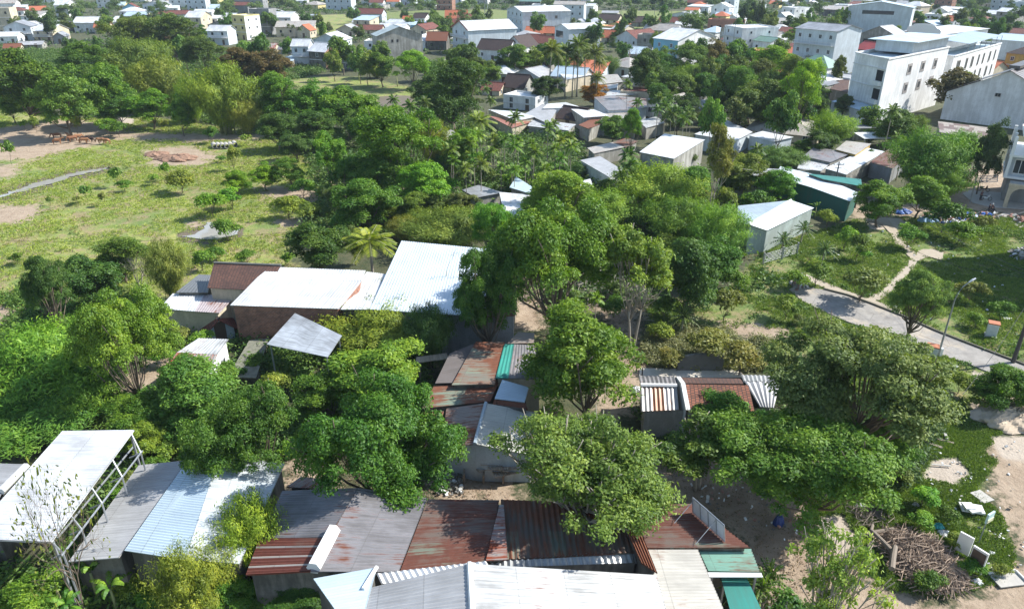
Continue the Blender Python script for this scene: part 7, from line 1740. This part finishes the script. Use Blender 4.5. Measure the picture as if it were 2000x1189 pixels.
# branch pile, logs, rubble, sand
r = np.random.default_rng(3)
def sticks(name, label, poly, n, L, rad, h, mat, kind='stuff', cat='branches'):
    W = poly_world(poly); c = W.mean(0); mn, mx = W.min(0), W.max(0); m = MB(); k = 0
    while k < n:
        p = r.uniform(mn, mx)
        if not inside(W, p[0:1], p[1:2])[0]: continue
        dd = sdist(W, p[0:1], p[1:2])[0]; a = r.uniform(0, pi); l = L * r.uniform(.5, 1.2); z = r.uniform(.05, min(h, .2 + dd * .7)); tl = r.normal() * .16
        u = Vector((cos(a), sin(a), tl)) * l / 2; q = Vector((p[0], p[1], z)); bend = Vector(tuple(r.normal(size=3) * .09 * l)); rr_ = rad * r.uniform(.5, 1.5)
        m.tube([q - u, q + bend, q + u], [rr_, rr_ * .85, rr_ * .6], 4); k += 1
    return tag(m.build(name, mat), label, cat, kind=kind)
BRW = plain('cut_branch_wood', (.36, .27, .20), .9, 0, .5)
sticks('branch_pile', 'big heap of cut reddish branches beside the dirt yard', [(1718, 1040), (1770, 1040), (1830, 1062), (1850, 1085), (1870, 1110), (1890, 1140), (1850, 1160), (1800, 1150), (1760, 1115), (1730, 1080)], 1500, 1.7, .03, .75, BRW)
sticks('twig_litter', 'twigs scattered at the foot of the huge bright green tree', [(1650, 985), (1730, 985), (1740, 1020), (1680, 1030)], 130, 1.3, .025, .25, WOOD)
sticks('brushwood', 'tangle of dry leafless branches behind the round green tree', [(1105, 560), (1150, 530), (1260, 560), (1280, 600), (1230, 640), (1200, 600), (1120, 590)], 420, 2.6, .03, 2.0, BARKP)
for i, (x, y, a, l, rd, z) in enumerate(((1712, 1040, 10, 2.6, .16, .2), (1724, 1058, 110, 2.2, .17, .5), (1745, 1088, 60, 2.0, .2, .7), (1700, 1046, 60, 2.2, .13, .2))):
    m = MB(); a = radians(a); u = Vector((cos(a), sin(a), .1)) * l / 2; m.tube([-u, Vector((0, .05, .03)), u], [rd, rd * .95, rd * .85], 9); tag(m.build('log', WOOD, None, loc=G(x, y, z)), ['pale log lying flat at the top of the branch pile', 'short thick log leaning across the branch pile', 'curved thick root log on the branch pile middle', 'thin log at the left tip of the branch pile'][i], 'log')
def rubble(name, label, poly, n, sz, h, mats, kind='stuff'):
    W = poly_world(poly); mn, mx = W.min(0), W.max(0); m = MB(); k = 0
    while k < n:
        p = r.uniform(mn, mx)
        if not inside(W, p[0:1], p[1:2])[0]: continue
        dd = sdist(W, p[0:1], p[1:2])[0]; s = sz * r.uniform(.4, 1.4)
        b = len(m.v); m.box((p[0], p[1], r.uniform(0, min(h, .1 + dd * .5)) + s * .2), (s, s * r.uniform(.5, 1), s * r.uniform(.15, .6)), r.uniform(0, 3), int(r.integers(len(mats))), top=r.uniform(.6, 1))
        t1, t2 = r.normal() * .4, r.normal() * .4
        for i in range(b, len(m.v)): x, y, z = m.v[i]; m.v[i] = (x, y, max(-.05, z + (x - p[0]) * t1 + (y - p[1]) * t2))
        k += 1
    return tag(m.build(name, mats), label, name.replace('_', ' '), kind=kind)
PINK = plain('broken_brick', (.38, .2, .15), .9)
rubble('rubble_heap', 'heap of broken tiles and stones at the end of the concrete road', [(1545, 545), (1565, 538), (1580, 548), (1578, 562), (1555, 568), (1543, 558)], 260, .28, .8, [CONC, PINK, DCONC, WTRASH])
rubble('rubble_heap', 'spread of white rubble at the right edge above the shadow', [(1965, 492), (2010, 482), (2100, 490), (2100, 505), (1980, 508)], 260, .35, .5, [CONC, WTRASH, DCONC])
rubble('building_rubbish', 'mixed rubbish heaps beside the lane near the riders', [(1790, 425), (1850, 418), (1930, 418), (1960, 424), (1900, 440), (1820, 436)], 240, .4, .5, [CONC, WTRASH, PINK, BLUEP])
rubble('stone_heap', 'dark stone heap before the villa steps', [(1968, 422), (2040, 422), (2060, 436), (1985, 436)], 160, .5, .8, [DCONC, PINK, CONC])
rubble('litter', 'small pale litter scattered over grass and earth at the right', [(1780, 880), (2000, 860), (2000, 1120), (1880, 1140), (1820, 1000)], 90, .16, .05, [WTRASH, WTRASH, CONC])
rubble('litter', 'small pale litter in the rough grass by the road', [(1560, 450), (1960, 440), (1980, 690), (1700, 580)], 70, .2, .1, [WTRASH, CONC])
rubble('litter', 'rubbish and twigs on the shaded dirt yard', [(1250, 870), (1400, 870), (1560, 1000), (1640, 1060), (1560, 1080), (1400, 1000)], 160, .18, .05, [WTRASH, DCONC, PINK])
rubble('litter', 'odds and ends in the yard before the blue walled shed', [(860, 925), (905, 925), (905, 970), (850, 968)], 90, .25, .25, [DCONC, WTRASH, DCONC])
def slab(x, y, w_, l, a, mt, label, name='board', cat='board', z=.08, th=.06):
    m = MB(); m.box((0, 0, 0), (w_, l, th)); o = m.build(name, mt, None, loc=G(x, y, z)); o.rotation_euler.z = radians(a); return tag(o, label, cat)
slab(1828, 856, .25, 2.6, 62, WOOD, 'grey timber plank lying below the sand heap'); slab(1818, 866, .3, 1.8, 50, WOOD, 'shorter plank beside the long grey timber plank'); slab(1918, 969, 1.0, 1.2, 20, CONC, 'pale flat slab at the dirt edge', 'slab', 'slab')
slab(1847, 852, .2, .9, -20, CONC, 'small upright stone piece in the verge', 'stone', 'stone', .1, .2); slab(1838, 908, .12, 1.4, 80, CONC, 'thin pale plank on the sandy patch')
for i, (x, y, w_, l, z) in enumerate(((1898, 992, 1.5, .9, .25), (1892, 988, .7, .7, .5), (1903, 996, .8, .5, .42))): slab(x, y, w_, l, -15 + i * 12, WTRASH, ['wide white foam sheet on dark cushions in the grass', 'white block on the left of the foam stack', 'narrow white panel on the right of the foam stack'][i], 'foam_sheet', 'foam sheet', z, .14)
t = empty('shallow_tray', G(1968, 1132), radians(8), 'shallow grey concrete tray by the dirt track', 'tray'); m = MB(); m.box((0, 0, .05), (1.9, 1.1, .08)); m.build('base', CONC, t); m = MB(); m.box((0, .56, .12), (1.9, .08, .2)); m.box((.97, 0, .12), (.08, 1.0, .2)); m.build('rim', WPAINT, t)
def lump(name, px, py, rx, ry, rz_, mat, label, cat, seed=1, z=0.0, kind=None, rough=.25):
    rg = np.random.default_rng(seed); n, k = 64, 22; m = MB(); ph = rg.uniform(0, 6, 8)
    def f(a, b_): return 1 + rough * (.5 * sin(3 * a + ph[0]) * cos(2 * b_ + ph[1]) + .3 * sin(7 * a + ph[2] + 3 * b_) + .25 * sin(13 * a + ph[3]) * sin(9 * b_ + ph[4]))
    R = []
    for j in range(k + 1):
        b_ = pi / 2 * j / k; jn = lambda: 1 + rough * .22 * rg.normal()
        R.append([(rx * cos(b_) * cos(2 * pi * i / n) * f(2 * pi * i / n, b_), ry * cos(b_) * sin(2 * pi * i / n) * f(2 * pi * i / n, b_), rz_ * sin(b_) ** 1.25 * (f(2 * pi * i / n, b_) * jn() if j < k else 1) - .03) for i in range(n)])
    for j in range(k):
        for i in range(n): i2 = (i + 1) % n; m.poly([R[j][i], R[j][i2], R[j + 1][i2], R[j + 1][i]])
    return tag(m.build(name, mat, None, True, G(px, py, z)), label, cat, kind=kind)
SAND = plain('pale_sand', (.52, .42, .31), .95, 0, .3)
lump('sand_heap', 1985, 815, 3.8, 2.6, 1.1, SAND, 'large pale sand heap at the right edge', 'sand heap', 3)
lump('earth_mound', 345, 310, 4, 2.4, .8, plain('red_earth', (.30, .18, .12), .95, 0, .6), 'low reddish earth mounds in the pasture', 'earth mound', 5); lump('earth_mound', 305, 302, 2.4, 1.8, .6, MATS['red_earth'], 'smaller reddish earth mound left of the larger one', 'earth mound', 6)
lump('tarpaulin', 1812, 432, 1.5, .9, .8, plain('striped_tarp', (.25, .42, .62), .5), 'blue and white striped tarpaulin heap by the lane', 'tarpaulin', 7)
lump('tarpaulin', 1762, 415, 1.3, .8, .6, BLUEP, 'deep blue tarpaulin under the leafy trees', 'tarpaulin', 8); lump('tarpaulin', 1585, 955, .9, .7, .9, plain('navy_sheet', (.015, .03, .12), .5), 'navy blue sheeting under the huge bright green tree', 'tarpaulin', 9)
lump('plastic_barrel_cover', 1520, 1022, .4, .35, .8, plain('blue_plastic', (.02, .05, .2), .35), 'small dark blue bag at the shaded dirt yard', 'bag', 10, rough=.1)
lump('rubbish_bag', 1832, 1030, .4, .3, .4, plain('turquoise_plastic', (.05, .4, .4), .4), 'turquoise plastic bag above the branch pile', 'bag', 11); lump('rubbish_bag', 1845, 1042, .5, .35, .25, WTRASH, 'crumpled white sheet right of the turquoise bag', 'bag', 12)
lump('rubbish_bag', 1908, 1136, .4, .3, .2, WTRASH, 'white plastic bag below the dark picture board', 'bag', 13); lump('rubbish_bag', 1937, 1080, .25, .2, .15, WTRASH, 'small white bag in the grass right of the signboards', 'bag', 14); lump('rubbish_bag', 1788, 986, .3, .25, .2, CONC, 'grey rubbish lump near the huge bright green tree', 'bag', 15)
lump('rubbish_bag', 1748, 598, .35, .25, .2, WTRASH, 'white bag in the grass beside the small umbrella tree', 'bag', 16); lump('rubbish_bag', 1967, 622, .7, .35, .12, WTRASH, 'flat white sheet lying in the rough grass above the cabinet', 'bag', 17); lump('rubbish_bag', 1865, 716, .3, .25, .2, WTRASH, 'pale lump on the verge right of the lamp', 'bag', 18)
lump('rubbish_bag', 1680, 988, .5, .3, .2, WTRASH, 'white rubbish at the foot of the bright green tree trunk', 'bag', 19); lump('rubbish_bag', 1242, 760, .5, .4, .3, WTRASH, 'white sack by the small tiled house corner', 'bag', 20)
# pile of pale metal scraps
rg = np.random.default_rng(9); m = MB(); b0 = G(945, 935, 0); t = empty('scrap_pile', b0, 0, 'stack of pale torn metal sheets before the blue walled shed', 'scrap pile')
for k in range(9):
    m = MB(); cx, cy = rg.uniform(-1.6, 2.2), rg.uniform(-.5, .7); w_, l = rg.uniform(1.2, 2.6), rg.uniform(.6, 1.1); a = rg.normal() * .25; z = .9 + .08 * k
    P = [Vector((cx + (x * cos(a) - y * sin(a)), cy + (x * sin(a) + y * cos(a)), z + rg.normal() * .07)) for x, y in ((-w_ / 2, l / 2), (w_ / 2, l / 2), (w_ / 2, -l / 2), (-w_ / 2, -l / 2))]
    sheet(m, *P, .2, .02, .02); m.build('sheet_piece', metal('scrap_sheet', (.55, .46, .36), rust=.2, dirt=.5, rough=.9, met=0), t)
for x in (-1.5, 0, 1.5): m = MB(); m.box((x, 0, .42), (.15, 1.2, .85)); m.build('trestle', WOOD, t)
tank_ = None
# overhead arched bamboo shoot over the hall roof
m = MB(); b0 = G(870, 622); m.tube([(0, 0, 0), (.1, 0, 3), (.4, 0, 6), (1.5, .2, 8.2), (2.6, .2, 8.0)], [.05, .045, .03, .02, .01], 5); t = empty('bamboo_shoot', b0, 0, 'single arching bamboo cane before the metal hall roof', 'bamboo'); m.build('stem', MATS['bamboo_culm'], t)
P = np.array([[lerp(1.0, 2.7, i / 30), .2 * rg.normal(), 7.9 - .5 * rg.random() - .3 * (i / 30)] for i in range(60)][:60]); link('leaves', quads_mesh('leaves', leaves_at(P, rdir(60, rg), .35, .07, rg), rg.random(60), LEAF), t).color = (.08, .13, .05, 1)
# ------------------------------------------------------------------ haze: real air between the camera and far things
def haze(density):
    m = bpy.data.materials.new('haze'); m.use_nodes = True; nt = m.node_tree; nt.nodes.clear()
    out = nt.nodes.new('ShaderNodeOutputMaterial'); v = nt.nodes.new('ShaderNodeVolumePrincipled'); v.inputs['Density'].default_value = density
    v.inputs['Color'].default_value = (.72, .86, 1.0, 1); v.inputs['Anisotropy'].default_value = 0.0
    nt.links.new(v.outputs[0], out.inputs['Volume'])
    b = MB(); b.box((0, 1250, 18.5), (7000, 2900, 41)); tag(b.build('haze', m), kind='stuff')
if HAZE: haze(HAZE)
# ------------------------------------------------------------------ labels that single out each plant
LM = [(545, 560, 'the long white roof on red brick'), (860, 540, 'the huge metal hall'), (145, 930, 'the white canopy'), (330, 990, 'the pale blue roof'), (690, 1020, 'the grey double slope roof'), (880, 1030, 'the dark rusty red roof'), (1100, 1040, 'the brown grey roof'), (1090, 1150, 'the big bottom gable'), (940, 830, 'the gable shed'), (910, 730, 'the striped rusty roof'), (1015, 710, 'the teal roof'), (1380, 765, 'the small tiled house'), (1515, 425, 'the open fronted shed'), (1600, 355, 'the curving white roof'), (1740, 310, 'the rusty red roof'), (1650, 315, 'the clustered grey sheds'), (1524, 240, 'the beige hip roof'), (1310, 285, 'the white roof block'), (1745, 170, 'the big white building'), (1920, 200, 'the grey gable hall'), (1960, 350, 'the unfinished villa'), (1600, 100, 'the balustraded house'), (1460, 80, 'the stepped white house'), (1300, 95, 'the bright blue house'), (1120, 75, 'the pale hall'), (1045, 40, 'the long concrete block'), (940, 70, 'the orange edged white house'), (770, 90, 'the concrete gable'), (625, 105, 'the stilt house'), (510, 50, 'the bare grey concrete house'), (475, 55, 'the yellow tower'), (430, 72, 'the white villa'), (380, 50, 'the cream two storey house'), (312, 85, 'the small cream house'), (180, 48, 'the purple roof'), (90, 70, 'the cream gable house'), (20, 50, 'the stained cream block'), (890, 30, 'the bright orange roof'), (722, 30, 'the dark red roof'), (1110, 28, 'the pale blue three storey house'), (1190, 320, 'the ribbed grey roof'), (1200, 235, 'the beige sloping roof'), (1105, 230, 'the dark tile roof'), (1000, 225, 'the terracotta roof'), (1015, 190, 'the glass topped house'), (1000, 165, 'the steep dark tile house'), (1195, 155, 'the corrugated beige roof'), (1405, 205, 'the white roof among trees'), (940, 375, 'the hidden grey roofs'), (480, 550, 'the brown tile roof'), (385, 590, 'the pink white lean-to'), (380, 695, 'the streaked shed'), (600, 650, 'the tilted awning'), (435, 640, 'the tiny gabled hut'), (1630, 600, 'the concrete road bend'), (1832, 690, 'the street lamp'), (1937, 645, 'the white cabinet'), (1780, 505, 'the footpath fork'), (1560, 555, 'the rubble heap'), (1366, 710, 'the masonry screen'), (1960, 805, 'the sand heap'), (1800, 1100, 'the branch pile'), (1880, 1065, 'the white upright board'), (1420, 1095, 'the green awning'), (160, 275, 'the cow herd'), (440, 282, 'the concrete pipes'), (110, 350, 'the stream'), (420, 450, 'the puddle'), (340, 305, 'the earth mounds'), (690, 180, 'the bright field'), (1680, 35, 'the large pale blue hall'), (1820, 60, 'the white public building'), (1970, 90, 'the right edge warehouse'), (1990, 120, 'the ochre house'), (1900, 125, 'the faded orange roof'), (1690, 100, 'the red roof'), (1240, 40, 'the rice field'), (1540, 30, 'the white cube houses'), (1400, 30, 'the grey gabled house'), (1580, 140, 'the green roof cottage'), (1040, 290, 'the areca grove'), (1665, 420, 'the parked motorbikes'), (1815, 430, 'the striped tarpaulin')]
def relation(x, y):
    best = min([q for q in LM if len(q[2].split()) < 5], key=lambda q: (q[0] - x) ** 2 + ((q[1] - y) * 1.6) ** 2)
    dx, dy = x - best[0], (y - best[1]) * 1.6
    if abs(dx) > abs(dy): w_ = 'left of' if dx < 0 else 'right of'
    else: w_ = 'beyond' if dy < 0 else 'in front of'
    return w_ + ' ' + best[2], abs(dx) + abs(dy)
groups = {}
SEEN = {}
PLANTS += TOWN
for rec in PLANTS: SEEN[rec[1]] = SEEN.get(rec[1], 0) + 1
for rec in PLANTS:
    o, ph, x, y = rec
    if SEEN[ph] == 1: o['label'] = ph; continue
    rel, _ = relation(x, y); groups.setdefault(ph + ' ' + rel, []).append(rec)
OW = ['leftmost', 'second from left', 'third from left', 'fourth from left', 'fifth from left', 'sixth from left', 'seventh from left', 'eighth from left', 'ninth from left', 'tenth from left', 'eleventh from left', 'twelfth from left']
for k, L in groups.items():
    L.sort(key=lambda q: q[2])
    if len(L) == 1: L[0][0]['label'] = k; continue
    if len(L) == 2: L[0][0]['label'] = k + ', the left of two'; L[1][0]['label'] = k + ', the right of two'; continue
    for i, q in enumerate(L):
        n = len(L); od = OW[i] if i < n - 1 or i == 0 else 'rightmost'
        if i >= 12 and i < n - 1:
            od = OW[n - 1 - i].replace('left', 'right') if n - 1 - i < 12 else 'number %d from left' % (i + 1)
        q[0]['label'] = k + ', ' + od
    if len(L) > 1:
        for q in L:
            if 'group' not in q[0]: q[0]['group'] = k.split(' of ')[0] + 's'
for o in S.objects:
    if o.parent is None and o.type == 'EMPTY' and '_info' in o: del o['_info']
